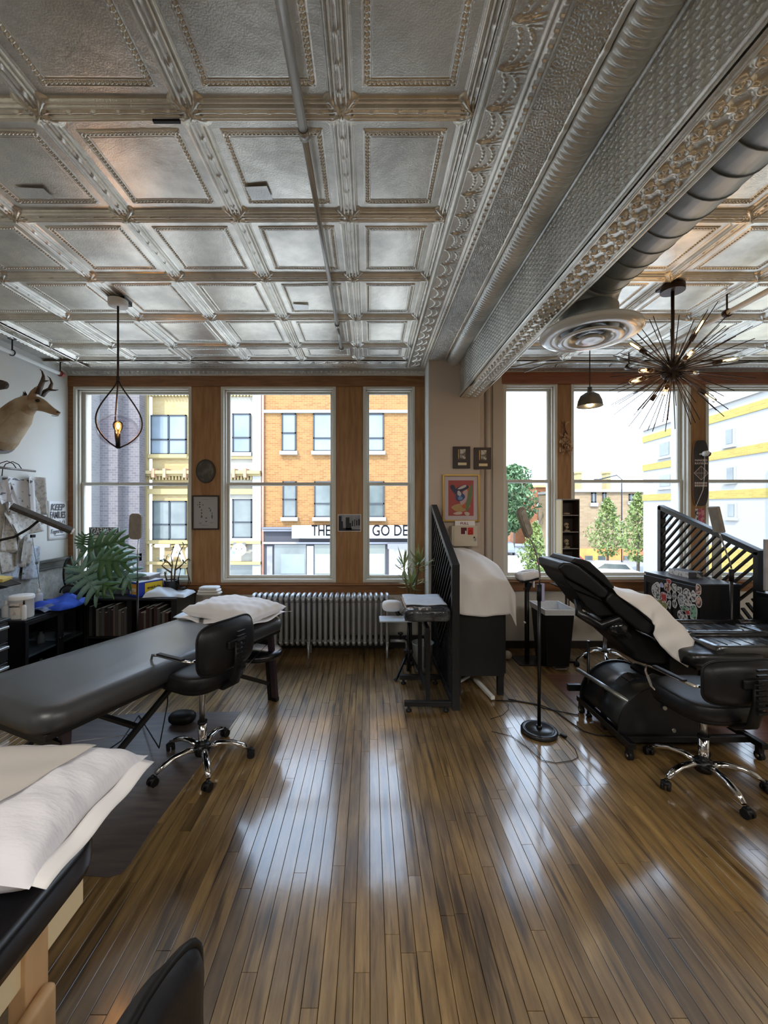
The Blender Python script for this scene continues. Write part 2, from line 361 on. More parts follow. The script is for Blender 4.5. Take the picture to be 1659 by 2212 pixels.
# ---- floor boards
floor = struct(MB().box((XL - .3, YB - .3, -0.30), (XR + .3, YF + .3, -0.012)).build('floor', mat('subfloor', (0.02, 0.012, 0.008), 0.8)))
def board_mat():
    m = bpy.data.materials.new('maple_strip'); m.use_nodes = True; t = m.node_tree; L = t.links.new; b = t.nodes['Principled BSDF']
    at = t.nodes.new('ShaderNodeAttribute'); at.attribute_name = 'rnd'
    ge = t.nodes.new('ShaderNodeNewGeometry'); mp = t.nodes.new('ShaderNodeMapping'); L(ge.outputs['Position'], mp.inputs[0])
    mp.inputs['Scale'].default_value = (9, 0.9, 1)
    cb = t.nodes.new('ShaderNodeCombineXYZ'); mu = t.nodes.new('ShaderNodeMath'); mu.operation = 'MULTIPLY'; mu.inputs[1].default_value = 37
    L(at.outputs['Fac'], mu.inputs[0]); L(mu.outputs[0], cb.inputs[1]); L(cb.outputs[0], mp.inputs['Location'])
    n = t.nodes.new('ShaderNodeTexNoise'); n.inputs['Scale'].default_value = 3.0; n.inputs['Detail'].default_value = 7; n.inputs['Roughness'].default_value = 0.62
    L(mp.outputs[0], n.inputs['Vector'])
    ra = t.nodes.new('ShaderNodeValToRGB'); L(n.outputs['Fac'], ra.inputs[0]); e = ra.color_ramp.elements
    e[0].position = 0.28; e[0].color = (0.12, 0.072, 0.028, 1); e[1].position = 0.72; e[1].color = (0.42, 0.285, 0.125, 1)
    k = ra.color_ramp.elements.new(0.5); k.color = (0.27, 0.172, 0.068, 1)
    # board to board tone
    rb = t.nodes.new('ShaderNodeValToRGB'); L(at.outputs['Fac'], rb.inputs[0]); e = rb.color_ramp.elements
    e[0].position = 0.0; e[0].color = (0.42, 0.40, 0.40, 1); e[1].position = 1.0; e[1].color = (1.12, 1.08, 1.0, 1)
    k = e.new(0.05); k.color = (0.50, 0.47, 0.46, 1); k = e.new(0.08); k.color = (0.82, 0.80, 0.78, 1)
    mx = t.nodes.new('ShaderNodeMix'); mx.data_type = 'RGBA'; mx.blend_type = 'MULTIPLY'; mx.inputs[0].default_value = 1
    L(ra.outputs[0], mx.inputs[6]); L(rb.outputs[0], mx.inputs[7])
    # wear stains
    n2 = t.nodes.new('ShaderNodeTexNoise'); n2.inputs['Scale'].default_value = 1.1; n2.inputs['Detail'].default_value = 6; L(ge.outputs['Position'], n2.inputs['Vector'])
    r2 = t.nodes.new('ShaderNodeValToRGB'); L(n2.outputs['Fac'], r2.inputs[0]); e = r2.color_ramp.elements
    e[0].position = 0.38; e[0].color = (0.38, 0.36, 0.36, 1); e[1].position = 0.55; e[1].color = (1, 1, 1, 1)
    m2 = t.nodes.new('ShaderNodeMix'); m2.data_type = 'RGBA'; m2.blend_type = 'MULTIPLY'; m2.inputs[0].default_value = 0.8
    L(mx.outputs[2], m2.inputs[6]); L(r2.outputs[0], m2.inputs[7])
    # small dark streaks
    mp3 = t.nodes.new('ShaderNodeMapping'); L(ge.outputs['Position'], mp3.inputs[0]); mp3.inputs['Scale'].default_value = (26, 1.6, 1)
    n3 = t.nodes.new('ShaderNodeTexNoise'); n3.inputs['Scale'].default_value = 1; n3.inputs['Detail'].default_value = 4; L(mp3.outputs[0], n3.inputs['Vector'])
    r3 = t.nodes.new('ShaderNodeValToRGB'); L(n3.outputs['Fac'], r3.inputs[0]); e = r3.color_ramp.elements
    e[0].position = 0.34; e[0].color = (0.20, 0.18, 0.19, 1); e[1].position = 0.44; e[1].color = (1, 1, 1, 1)
    m3 = t.nodes.new('ShaderNodeMix'); m3.data_type = 'RGBA'; m3.blend_type = 'MULTIPLY'; m3.inputs[0].default_value = 0.8
    L(m2.outputs[2], m3.inputs[6]); L(r3.outputs[0], m3.inputs[7]); L(m3.outputs[2], b.inputs['Base Color'])
    b.inputs['Roughness'].default_value = 0.30
    b.inputs['Coat Weight'].default_value = 1.0; b.inputs['Coat IOR'].default_value = 1.6
    rr = t.nodes.new('ShaderNodeMapRange'); L(n2.outputs['Fac'], rr.inputs[0]); rr.inputs[1].default_value = 0.3; rr.inputs[2].default_value = 0.7
    rr.inputs[3].default_value = 0.17; rr.inputs[4].default_value = 0.07; L(rr.outputs[0], b.inputs['Coat Roughness'])
    bp = t.nodes.new('ShaderNodeBump'); bp.inputs['Strength'].default_value = 0.10; bp.inputs['Distance'].default_value = 0.006
    L(n.outputs['Fac'], bp.inputs['Height']); L(bp.outputs[0], b.inputs['Normal'])
    bp2 = t.nodes.new('ShaderNodeBump'); bp2.inputs['Strength'].default_value = 0.05; bp2.inputs['Distance'].default_value = 0.005
    n5 = t.nodes.new('ShaderNodeTexNoise'); n5.inputs['Scale'].default_value = 14; n5.inputs['Detail'].default_value = 3; L(ge.outputs['Position'], n5.inputs['Vector'])
    L(n5.outputs['Fac'], bp2.inputs['Height']); L(bp2.outputs[0], b.inputs['Coat Normal'])
    return m
BOARD = board_mat()
BW = 0.057
boards = []
nx = int((XR - XL) / BW) + 1
for i in range(nx):
    x0 = XL + i * BW; y = YF - rnd.uniform(0, 1.2) + 1.2
    while y > -1.0:
        ln = rnd.choice((0.35, 0.6, 0.9, 1.2, 1.5, 1.9)) * rnd.uniform(0.85, 1.15)
        a, b = max(y - ln, -1.0), min(y, YF)
        if b > a: boards.append((x0, a, b, rnd.random()))
        y -= ln
def vis(bd):
    x, a, b, _ = bd; n = 0; ar = 0
    for k in range(7):
        yy = a + (b - a) * k / 6
        if yy < 0.9: continue
        px = 797 + (x + BW / 2) / yy * 880; py = 1095 + 1452 / yy
        if 0 < px < 1659 and py < 2215: ar += 1.0 / yy ** 3 * (b - a)
    return ar
boards.sort(key=vis, reverse=True)
def board_geo(mb, bd, r_):
    x0, a, b, _ = bd; g = 0.0010; c = 0.0008
    xa, xb, ya, yb = x0 + g, x0 + BW - g, a + g, b - g
    t = [rnd.gauss(0, 0.00022) for _ in range(2)]
    zl, zr = t
    vs = [(xa, ya, -.012), (xb, ya, -.012), (xb, yb, -.012), (xa, yb, -.012),
          (xa, ya, zl - c), (xb, ya, zr - c), (xb, yb, zr - c), (xa, yb, zl - c),
          (xa + c, ya, zl), (xb - c, ya, zr), (xb - c, yb, zr), (xa + c, yb, zl)]
    mb.add(vs, [(0,1,5,4),(1,2,6,5),(2,3,7,6),(3,0,4,7),(4,5,9,8),(5,6,10,9),(6,7,11,10),(7,4,8,11),(8,9,10,11)])
def setrnd(me, vals):
    a = me.attributes.new('rnd', 'FLOAT', 'POINT'); a.data.foreach_set('value', vals)
for bd in boards[:300]:
    mb = MB(); board_geo(mb, bd, 0); o = mb.build('floorboard', BOARD, floor); setrnd(o.data, [bd[3]] * 12)
mb = MB(); vals = []
for bd in boards[300:]:
    board_geo(mb, bd, 0); vals += [bd[3]] * 12
o = mb.build('floorboards', BOARD, floor); setrnd(o.data, vals); o['kind'] = 'stuff'

# ---- walls
wl = struct(MB().box((XL - .3, YB - .3, 1.07), (XL, YF + .35, ZC + .2)).build('wall_left', PLASTERW))
MB().box((XL - .3, YB - .3, -0.05), (XL + 0.004, YF, 1.07)).build('dado', ROUGHCAST, wl)
rail = MB().box((XL, 1.5, 1.045), (XL + 0.045, YF, 1.075)); rail.box((XL, 1.5, 0.985), (XL + 0.022, YF, 1.045)); rail.box((XL, 1.5, 0.965), (XL + 0.035, YF, 0.985))
rail.build('chair_rail', mat('grey_rail', (0.10, 0.11, 0.105), 0.35), wl, bevel=0.004)
struct(MB().box((XR, YB - .3, -0.05), (XR + .3, YF + .35, ZC + .2)).build('wall_right', PLASTER))
struct(MB().box((XL - .3, YB - .3, -0.05), (XR + .3, YB, ZC + .2)).build('wall_back', mat('dark_back_wall', (.16, .15, .14), .7)))
wf = empty('wall_front', (0, YF, 0), None, None); wf['kind'] = 'structure'
pz = lambda y, Y=YF: aY(797, y, Y).z
Zt, Zs = pz(835), pz(1257)
ZtR, ZsR = pz(828), pz(1251)
wins = [(160, 415, 0), (478, 726, 0), (784, 896, 0), (1086, 1203, 1), (1232, 1490, 1), (1522, 1800, 1)]
WX = [(aY(a, 1046, YF).x, aY(b, 1046, YF).x, s) for a, b, s in wins]
segs = []; px_ = XL - .3
for a, b, s in WX:
    segs.append((px_, a)); px_ = b
segs.append((px_, XR + .3))
for a, b in segs:
    MB().box((a, YF, -0.05), (b, YF + .30, ZC + .2)).build('pier', PLASTER, wf)
for a, b, s in WX:
    MB().box((a, YF, -0.05), (b, YF + .30, Zs if not s else ZsR)).build('apron', PLASTER, wf)
    MB().box((a, YF, Zt if not s else ZtR), (b, YF + .30, ZC + .2)).build('lintel', PLASTER, wf)
# column that carries the beam
MB().box((CXL, CYF, -0.02), (CXR, YF + .01, ZC)).build('column', TAUPE, wf, bevel=0.006)
MB().box((CXL - 0.004, CYF + .004, 0), (CXL, YF, ZC)).build('column_lit_side', PLASTERW, wf)  # thin white skin paints the window light on the column's left face
MB().box((CXR, YF - .10, 0), (CXR + .12, YF, ZC)).build('column_return', TAUPE, wf, bevel=0.01)
MB().cyl((CXR + .17, YF - .06, 0), (CXR + .17, YF - .06, ZC), 0.028).build('riser_pipe', TAUPE, wf)
MB().box((CXR + .24, YF - .03, 0), (WX[3][0], YF, ZC)).build('casing', mat('beige_casing', (0.60, 0.53, 0.45), 0.6), wf, bevel=0.008)
# ---- wood between and round the windows
def trim(n, a, b, m, bev=0.004):
    return struct(MB().box(a, b).build('trim_%d' % n, m, bevel=bev))
zl0, zl1 = Zs - 0.02, Zt + 0.01
trim(1, (XL, YF - .022, 0.70), (WX[0][0] - .005, YF, ZC - .10), OAKD)
trim(2, (WX[0][1] + .004, YF - .012, Zs - .02), (WX[1][0] - .004, YF, Zt + .02), OAK)
trim(3, (WX[1][1] + .004, YF - .012, Zs - .02), (WX[2][0] - .004, YF, Zt + .02), OAK)
trim(4, (WX[2][1] + .004, YF - .02, Zs - .02), (CXL - .006, YF, ZC - .10), OAK)
trim(5, (XL, YF - .03, pz(836)), (CXL - .006, YF, pz(814)), OAKD)
trim(6, (XL, YF - .028, pz(1283)), (CXL - .006, YF, Zs - .01), OAKD)
trim(7, (XL, YF - .055, pz(1259) - .025), (CXL - .006, YF, pz(1259) - .003), OAKD, 0.008)
trim(8, (WX[3][1] + .004, YF - .015, ZsR - .02), (WX[4][0] - .004, YF, ZtR + .02), OAK)
trim(9, (WX[4][1] + .004, YF - .015, ZsR - .02), (WX[5][0] - .004, YF, ZtR + .02), OAK)
trim(10, (WX[3][0] - .02, YF - .04, pz(831)), (XR, YF, pz(806)), OAKR)
trim(11, (WX[3][0] - .02, YF - .028, pz(1276)), (XR, YF, ZsR - .01), OAKD)
trim(12, (WX[3][0] - .02, YF - .055, pz(1253) - .025), (XR, YF, pz(1253) - .003), OAKD, 0.008)
bbm = mat('dark_baseboard', (0.02, 0.017, 0.015), 0.5)
struct(MB().box((CXR + .24, YF - .05, 0), (XR, YF - .03, 0.085)).build('baseboard_front', bbm, bevel=0.004))
struct(MB().box((XL, YF - .04, 0), (CXL, YF, 0.14)).build('baseboard_left', bbm, bevel=0.004))

# ---- windows
def window(n, x0, x1, z0, z1, ymid):
    w = empty('window_%d' % n, ((x0 + x1) / 2, YF, z0), None, None); w['kind'] = 'structure'
    c = 0.035
    m = MB()
    m.box((x0, YF - .02, z0), (x0 + c, YF + .16, z1)); m.box((x1 - c, YF - .02, z0), (x1, YF + .16, z1))
    m.box((x0 + c, YF - .02, z1 - c), (x1 - c, YF + .16, z1)); m.box((x0 + c, YF - .02, z0), (x1 - c, YF + .16, z0 + c))
    # inner stops
    m.box((x0 + c, YF + .02, z0 + c), (x0 + c + .016, YF + .045, z1 - c)); m.box((x1 - c - .016, YF + .02, z0 + c), (x1 - c, YF + .045, z1 - c))
    m.box((x0 + c, YF + .02, z1 - c - .016), (x1 - c, YF + .045, z1 - c))
    m.build('frame', CREAM, w, bevel=0.003)
    zm = pz(ymid, YF + .08)
    def sash(nm, ya, yb, za, zb, st):
        s = MB(); a0, a1 = x0 + c + .001, x1 - c - .001
        s.box((a0, ya, za), (a0 + st, yb, zb)); s.box((a1 - st, ya, za), (a1, yb, zb))
        s.box((a0 + st, ya, za), (a1 - st, yb, za + st * .8)); s.box((a0 + st, ya, zb - st * .8), (a1 - st, yb, zb))
        o = s.build(nm, CREAM2, w, bevel=0.003)
        MB().box((a0 + st - .004, (ya + yb) / 2 - .002, za + st * .8 - .004), (a1 - st + .004, (ya + yb) / 2 + .002, zb - st * .8 + .004)).build('pane', GLASS, o)
    sash('lower_sash', YF + .05, YF + .085, z0 + c + .001, zm + .02, 0.042)
    sash('upper_sash', YF + .09, YF + .125, zm - .018, z1 - c - .001, 0.038)
    MB().obox(((x0 + x1) / 2 - .15 * (x1 - x0), YF + .048, zm + .012), (.05, .02, .014)).build('sash_lock', CREAM2, w)
    return w
for i, (a, b, s) in enumerate(WX):
    window(i + 1, a, b, Zs if not s else ZsR, Zt if not s else ZtR, 1046 if not s else 1040)

# ================================================================ PRESSED TIN CEILING
ceil = struct(MB().box((XL - .3, YB - .3, ZC + .012), (XR + .3, YF + .35, ZC + .4)).build('ceiling', TIN))
TXW, TYW = 0.61, 0.598
NX0 = -0.111; NY0 = 2.24
rs = np.random.RandomState(4)
def lowf(X, Y, seed, amp, k=6.0):
    r = np.random.RandomState(seed); z = np.zeros_like(X)
    for _ in range(9):
        a, b, p = r.uniform(-k, k), r.uniform(-k, k), r.uniform(0, 6.28)
        z += np.sin(a * X * 3 + b * Y * 3 + p)
    return z * amp / 3
PD = [0, .004, .006, .015, .017, .022, .025, .028, .034, .036, .040, .043, .047, .051]
PH = [.018, .018, .010, .010, .019, .021, .018, .008, .007, .015, .015, .001, .0035, 0]
def beads(t, d, off, pitch=.0175, rad=.0078, hgt=.0088):
    """row of beads at distance off from the edge, t along"""
    q = (t / pitch - np.floor(t / pitch) - .5) * pitch
    rr = np.sqrt(q ** 2 + (d - off) ** 2)
    return hgt * np.sqrt(np.clip(1 - (rr / rad) ** 2, 0, 1))
def tile_mesh(w, l, seed, res=0.003):
    nx, ny = int(w / res) + 1, int(l / res) + 1
    u = np.linspace(0, w, nx); v = np.linspace(0, l, ny); U, V = np.meshgrid(u, v)
    du = np.minimum(U, w - U); dv = np.minimum(V, l - V); d = np.minimum(du, dv)
    h = np.interp(d, PD, PH)
    rope = 0.003 * np.clip(np.sin((U + V) * 2 * PI / 0.10), 0, 1) ** 4 * (d < .012)
    h += rope
    # leaf rosettes where the ribs cross
    r = np.sqrt(du ** 2 + dv ** 2); th = np.arctan2(dv, du)
    ros = np.clip(1 - r / .085, 0, 1)
    h = np.maximum(h, ros ** .5 * (.026 + .008 * np.cos(8 * th)) * (np.abs(th - PI / 4) < .42 + .2 * (r < .05)) )
    h += .010 * np.exp(-(r / .014) ** 2)
    # beaded frame
    fo = .104
    fr = np.interp(d, [fo - .016, fo - .013, fo - .010, fo - .008, fo + .008, fo + .010, fo + .013, fo + .017], [0, .006, .006, 0, 0, .004, .004, 0])
    h += fr
    inner = (du > fo - .011) & (dv > fo - .011)
    bu = beads(V, du, fo) * (dv > fo - .009); bv = beads(U, dv, fo) * (du > fo - .009)
    h += np.maximum(bu, bv)
    h += np.where(d > fo + .017, .0025, 0)
    h += lowf(U, V, seed, .0014, 4) * np.clip(d / .05, 0, 1)
    h += lowf(U, V, seed + 50, .00015, 40)
    return gmesh('tin_tile', U, V, -h, flip=True)
TILES = [tile_mesh(TXW, TYW, s) for s in (1, 2, 3, 4, 5)]
TNARROW = [tile_mesh(0.531, TYW, s) for s in (11, 12)]
YE = 4.40
LASTL = YE - (NY0 + 3 * TYW)
TSHORT = [tile_mesh(TXW, LASTL, s) for s in (21, 22)]
TCORNER = tile_mesh(0.531, LASTL, 31)
for me in TILES + TNARROW + TSHORT + [TCORNER]: me.materials.append(TIN)
def tin_tile(me, x, y):
    mobj('tin_tile', me, None, ceil, (x, y, ZC))
rows = [NY0 + k * TYW for k in range(-4, 3)]
kk = 0
for y in rows:
    for c in range(1, 6):
        kk += 1; tin_tile(TILES[(kk * 7 + c) % 5], NX0 - c * TXW, y)
    tin_tile(TNARROW[kk % 2], NX0, y)
    for c in range(0, 8):
        x = 1.49 + c * TXW
        if x + TXW < XR + .45: kk += 1; tin_tile(TILES[(kk * 3 + c) % 5], x, y)
y = NY0 + 3 * TYW
for c in range(1, 6): tin_tile(TSHORT[c % 2], NX0 - c * TXW, y)
tin_tile(TCORNER, NX0, y)
for c in range(0, 8): tin_tile(TSHORT[c % 2], 1.49 + c * TXW, y)

# border strips: heightfields across width w, along length l
def strip(fn, w, l, res=.0035, name='tin_strip'):
    nx, ny = int(w / res) + 1, int(l / res) + 1
    U, V = np.meshgrid(np.linspace(0, w, nx), np.linspace(0, l, ny))
    return U, V, fn(U, V)
def swag(U, V):
    # U 0..0.235 : ribs, swag field, bead line
    h = np.interp(U, [0, .006, .010, .016, .020, .028, .032, .038, .046, .05], [.03, .03, .022, .022, .028, .028, .014, .012, .004, .003])
    p = V / .1495; p = p - np.floor(p); s = np.sin(PI * p)
    f = np.zeros_like(U)
    for off, a, wd, hh in ((.062, .040, .005, .007), (.092, .055, .006, .008)):
        c = off + a * (s ** .8)
        f = np.maximum(f, hh * np.exp(-((U - c) / wd) ** 2) * (0.65 + .35 * np.cos(V * 2 * PI / .018)))
    e = np.minimum(p, 1 - p) * .1495
    for k, wd in ((0, .008), (.016, .004)):
        f = np.maximum(f, .010 * np.exp(-((e - k * (U - .05) / .1) / wd) ** 2) * np.clip((U - .05) / .02, 0, 1) * np.clip((.165 - U) / .06, 0, 1))
    h = h + f
    h += np.interp(U, [.170, .176, .182, .188, .19, .195, .218, .222, .228, .235], [0, .010, .010, .003, .003, .012, .012, .004, .010, .006])
    h += .005 * (np.sin(V * 2 * PI / .045) > .2) * ((U > .197) & (U < .216))
    return h
def stip(U, V):
    r = np.random.RandomState(5); h = np.zeros_like(U)
    for _ in range(60):
        a = r.uniform(0, 6.28); k = r.uniform(420, 640)
        h += np.sin(k * (np.cos(a) * U + np.sin(a) * V) + r.uniform(0, 6.28))
    return .00028 * h + .003
def bead_line(U, V):
    w = U.max(); h = np.interp(U / w, [0, .15, .3, .7, .85, 1], [.004, .012, .012, .012, .012, .004])
    return h + .004 * np.abs(np.sin(V * 2 * PI / .30)) ** 20
def ribs(U, V):
    w = U.max(); s = np.sqrt(np.clip(1 - ((U / w - .5) * 2) ** 2, 0, 1))
    return .050 * s + .011 * s * (0.5 + 0.5 * np.cos(V * 2 * PI / .0299))
LN = TYW
def mk(fn, w, m, l=LN, name='tin_strip', res=.0035):
    U, V, H_ = strip(fn, w, l, res); me = gmesh(name, U, V, -H_, flip=True); me.materials.append(m); return me
SW = mk(swag, .235, TIN); ST = mk(stip, .16, TIN2, res=.003); BL = mk(bead_line, .026, TIN); RB = mk(ribs, .155, TIN2, res=.0025); ST2 = mk(stip, .14, TIN2)
yy = [NY0 + k * TYW for k in range(-4, 4)]
for i, y in enumerate(yy):
    mobj('swag_strip', SW, None, ceil, (0.42, y, ZC)); mobj('stippled_strip', ST, None, ceil, (0.655, y, ZC))
    mobj('bead_moulding', BL, None, ceil, (0.815, y, ZC)); mobj('ribbed_cove', RB, None, ceil, (0.843, y, ZC))
    # along the left wall, mirrored
    mobj('swag_strip', SW, None, ceil, (NX0 - 5 * TXW, y + LN, ZC), (0, 0, PI)); mobj('stippled_strip', ST2, None, ceil, (XL, y, ZC))
# along the window wall
for i in range(7):
    mobj('swag_strip', SW, None, ceil, (.42 - i * (LN - .004), YE, ZC), (0, 0, PI / 2))
for i in range(8):
    mobj('swag_strip', SW, None, ceil, (1.49 + (i + 1) * TXW, YE, ZC), (0, 0, PI / 2))
# cornice cove with egg band
def cornice(name, x0, x1, y0, z0, y1, z1, m):
    L_ = x1 - x0; nx = int(L_ / .006); ny = 40
    U, V = np.meshgrid(np.linspace(0, L_, nx), np.linspace(0, 1, ny))
    a = V * PI / 2
    Y = y0 + (y1 - y0) * np.sin(a); Z = z0 + (z1 - z0) * (1 - np.cos(a))
    b = np.interp(V, [0, .05, .1, .18, .22, .45, .5, .78, .82, .9, .95, 1], [.01, .01, 0, 0, .008, .004, 0, 0, .010, .010, .0, .012])
    e = .012 * np.clip(np.sin(U * 2 * PI / .055), -.2, 1) * np.exp(-((V - .64) / .11) ** 2)
    Y = Y - (b + e) * np.sin(a); Z = Z - (b + e) * np.cos(a) * .6
    me = gmesh(name, U + x0, Y, Z); me.materials.append(m)
    return mobj(name, me, None, ceil)
cornice('cornice', XL, CXL, 4.63, ZC, 4.785, pz(815), TIN2)
cornice('cornice', CXR, XR, 4.63, ZC, 4.785, pz(806), TIN2)
# soffit beam
zb = 2.85; bx0, bx1 = 1.0, 1.19
sof = MB().box((bx0 + .006, -1.5, zb + .006), (bx1, CYF, ZC + .01)).build('soffit_beam', TIN2, ceil)
def diam(U, V):
    a = U / .030; b = V / .052
    q = np.abs((a - np.floor(a)) - .5) + np.abs((b - np.floor(b)) - .5)
    h = .007 * (q < .32) + .004 * np.clip(1 - np.abs(q - .5) / .08, 0, 1)
    w = U.max(); h *= (U > .045) & (U < w - .03)
    h += np.interp(U, [0, .01, .02, .03, .036, .042], [.012, .014, .008, .014, .014, 0]) + np.interp(U, [w - .026, w - .02, w - .008, w], [0, .010, .010, .002])
    return h
def scroll(U, V):
    w = U.max(); p = (U - w / 2)
    v = V / .0748; v = (v - np.floor(v) - .5)
    h = np.zeros_like(U)
    for s in (-1, 1):
        r = np.sqrt((p - s * .038) ** 2 + (v * .0748) ** 2)
        h = np.maximum(h, .011 * np.exp(-((r - .022) / .006) ** 2)); h = np.maximum(h, .012 * np.exp(-(r / .008) ** 2))
        h = np.maximum(h, .010 * np.exp(-((p - s * .038) / .006) ** 2) * (np.abs(v) > .36))
    h = np.maximum(h, .009 * np.exp(-(np.abs(v) * .0748 / .006) ** 2) * (np.abs(p) < .018))
    h += np.interp(np.abs(p), [.070, .074, .080, .084, .095], [0, .010, .010, .004, .004])
    return h
W1 = ZC - zb - .01
U, V, H_ = strip(diam, W1, LN, .003)
DM = gmesh('diamond_panel', -H_ , V, U, flip=True); DM.materials.append(TIN2)
U, V, H_ = strip(scroll, bx1 - bx0 + .012, LN, .003)
SM_ = gmesh('scroll_panel', U, V, -H_, flip=True); SM_.materials.append(TIN)
for k in range(-4, 4):
    y = NY0 + k * TYW
    mobj('diamond_panel', DM, None, sof, (bx0, min(y, CYF - LN), zb)); mobj('scroll_panel', SM_, None, sof, (bx0 - .006, min(y, CYF - LN), zb))
MB().box((bx1, -1.5, zb - .01), (bx1 + .012, CYF, zb + .05)).build('beam_edge', TIN, sof, bevel=.004)
# patches nailed over the tin
def patch(px, py, w, l):
    p = aZ(px, py, ZC - .03); MB().obox((p.x, p.y, ZC - .0125), (w, l, .002), (0, .03, rnd.uniform(-.1, .1))).build('tin_patch', TIN2, ceil)
patch(560, 425, .11, .09); patch(75, 425, .14, .07); patch(650, 668, .12, .08)
MB().obox(aZ(360, 262, ZC - .035), (.11, .012, .01)).build('dark_slot', BLACK, ceil)
# ================================================================ OUTSIDE
GZ = -4.2
ASPH = mat('asphalt', (0.36, 0.36, 0.36), 0.9, 0, (0.44, 0.43, 0.42), 0.6)
WALK = mat('pavement', (0.310, 0.300, 0.280), 0.9)
st = tag(MB().box((-60, 5.4, GZ - .3), (90, 110, GZ)).build('street', ASPH), 'grey asphalt street below the windows, running away between the trees', 'street'); st['kind'] = 'structure'
MB().box((-40, 16.5, GZ), (8, 20, GZ + .12)).build('pavement', WALK, st)
MB().box((21.2, 5.4, GZ), (30, 60, GZ + .12)).build('pavement', WALK, st)
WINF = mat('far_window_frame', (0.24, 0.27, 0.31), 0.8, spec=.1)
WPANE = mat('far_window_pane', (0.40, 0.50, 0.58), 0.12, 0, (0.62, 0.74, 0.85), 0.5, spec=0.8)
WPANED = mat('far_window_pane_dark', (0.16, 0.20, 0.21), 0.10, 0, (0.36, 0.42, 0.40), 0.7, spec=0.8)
WHITEST = mat('white_stone', (0.430, 0.425, 0.400), 0.8)
CREAMB = brick('cream_brick', (0.44, 0.31, 0.13), (0.47, 0.37, 0.19), (0.45, 0.36, 0.20))
CREAMS = mat('cream_stone', (0.48, 0.37, 0.17), 0.8)
PALEB = brick('pale_brick', (0.465, 0.440, 0.380), (0.440, 0.400, 0.320), (0.460, 0.440, 0.400))
ORANGEB = brick('orange_brick', (0.400, 0.200, 0.060), (0.310, 0.130, 0.035), (0.420, 0.280, 0.140), bw=0.26, bh=0.09)
GREYB = brick('grey_brick', (0.230, 0.200, 0.205), (0.165, 0.145, 0.160), (0.310, 0.290, 0.290), bw=0.24, bh=0.11)
GREYB2 = brick('light_grey_brick', (0.360, 0.345, 0.340), (0.300, 0.285, 0.280), (0.425, 0.415, 0.410), bw=0.26, bh=0.12)
DGREY = mat('shopfront_grey', (0.13, 0.13, 0.15), 0.8, spec=.1)
def pbox(Y, x0, x1, y0, y1, d0, d1):
    a = aY(x0, y1, Y); b = aY(x1, y0, Y); return (a.x, Y + d0, a.z), (b.x, Y + d1, b.z)
def fwin(parent, Y, x0, x1, y0, y1, cols=1, rail=None, dark=False, sill=True, sillm=None, fm=None):
    m = MB(); t = 1.6 * Y / 880
    a, b = pbox(Y, x0, x1, y0, y1, -.10, .02)
    m.box(a, (a[0] + t * 1.6, b[1], b[2])); m.box((b[0] - t * 1.6, a[1], a[2]), b)
    m.box((a[0], a[1], b[2] - t * 1.6), b); m.box(a, (b[0], b[1], a[2] + t * 1.6))
    for k in range(1, cols):
        xm = a[0] + (b[0] - a[0]) * k / cols; m.box((xm - t, a[1], a[2]), (xm + t, b[1], b[2]))
    if rail: zr = aY(x0, rail, Y).z; m.box((a[0], a[1], zr - t), (b[0], b[1], zr + t))
    f = m.build('window', fm or WINF, parent)
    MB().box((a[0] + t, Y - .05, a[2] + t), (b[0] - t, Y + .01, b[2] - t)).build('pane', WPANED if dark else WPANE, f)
    if sill:
        sm = MB().box((a[0] - t * 2, Y - .22, a[2] - t * 5), (b[0] + t * 2, Y, a[2])); sm.build('sill', sillm or WHITEST, f)
    return f

# grey brick building, far left
Y0 = 19.0
g = empty('brick_building', (-13, Y0, GZ), 'grey brick building with pale end bay, seen through the left window', 'building', group=None)
MB().box((aY(60, 0, Y0).x, Y0 - 1.0, GZ), (aY(228, 0, Y0).x, Y0 + .72, 14)).build('pale_bay', GREYB2, g)
MB().box((aY(228, 0, Y0).x, Y0 - .4, GZ), (aY(266, 0, Y0).x, Y0 + .72, 14)).build('wall', GREYB, g)
MB().box((aY(266, 0, Y0).x, Y0 + .0, GZ), (aY(301, 0, Y0).x, Y0 + .5, 14)).build('wall', GREYB, g)
a, b = pbox(Y0, 232, 301, 1196, 1212, -.9, .2); MB().box(a, b).build('awning', DGREY, g)
a, b = pbox(Y0, 262, 300, 1212, 1260, -.2, .19); MB().box(a, b).build('shop_window', WPANED, g)
mobj('lettering', textmesh('13', .5, 0, .03), WHITEST, g, (aY(284, 1222, Y0).x + 13, -.25, aY(284, 1222, Y0).z - GZ), (PI / 2, 0, 0))

# cream building
Y1 = 20.0
c = empty('cream_building', (-8, Y1, GZ), 'sunlit cream stone building with ornate cornice between grey and orange buildings', 'building')
MB().box((-10.64, Y1, GZ), (aY(486, 0, Y1).x, Y1 + 8, 10.5)).build('wall', CREAMB, c)
MB().box((aY(486, 0, Y1).x, Y1, GZ), (aY(566, 0, Y1).x, Y1 + 8, 10.5)).build('wall', PALEB, c)
for x0, x1, mm in ((301, 323, CREAMS), (548, 566, WHITEST), (470, 490, CREAMS)):
    a, b = pbox(Y1, x0, x1, 780, 1330, -.22, 0); MB().box(a, b).build('pilaster', mm, c)
for y0, y1, d in ((1018, 1025, .45), (1025, 1029, .3), (1046, 1050, .25), (1056, 1068, .15), (986, 992, .15), (1168, 1174, .25), (1212, 1218, .3), (840, 846, .2)):
    a, b = pbox(Y1, 300, 566, y0, y1, -d, 0); MB().box(a, b).build('string_course', CREAMS, c)
dent = MB()
for x in range(326, 560, 7):
    a, b = pbox(Y1, x, x + 3.6, 1029, 1037, -.2, 0); dent.box(a, b)
    a, b = pbox(Y1, x, x + 3.6, 853, 858, -.2, 0); dent.box(a, b)
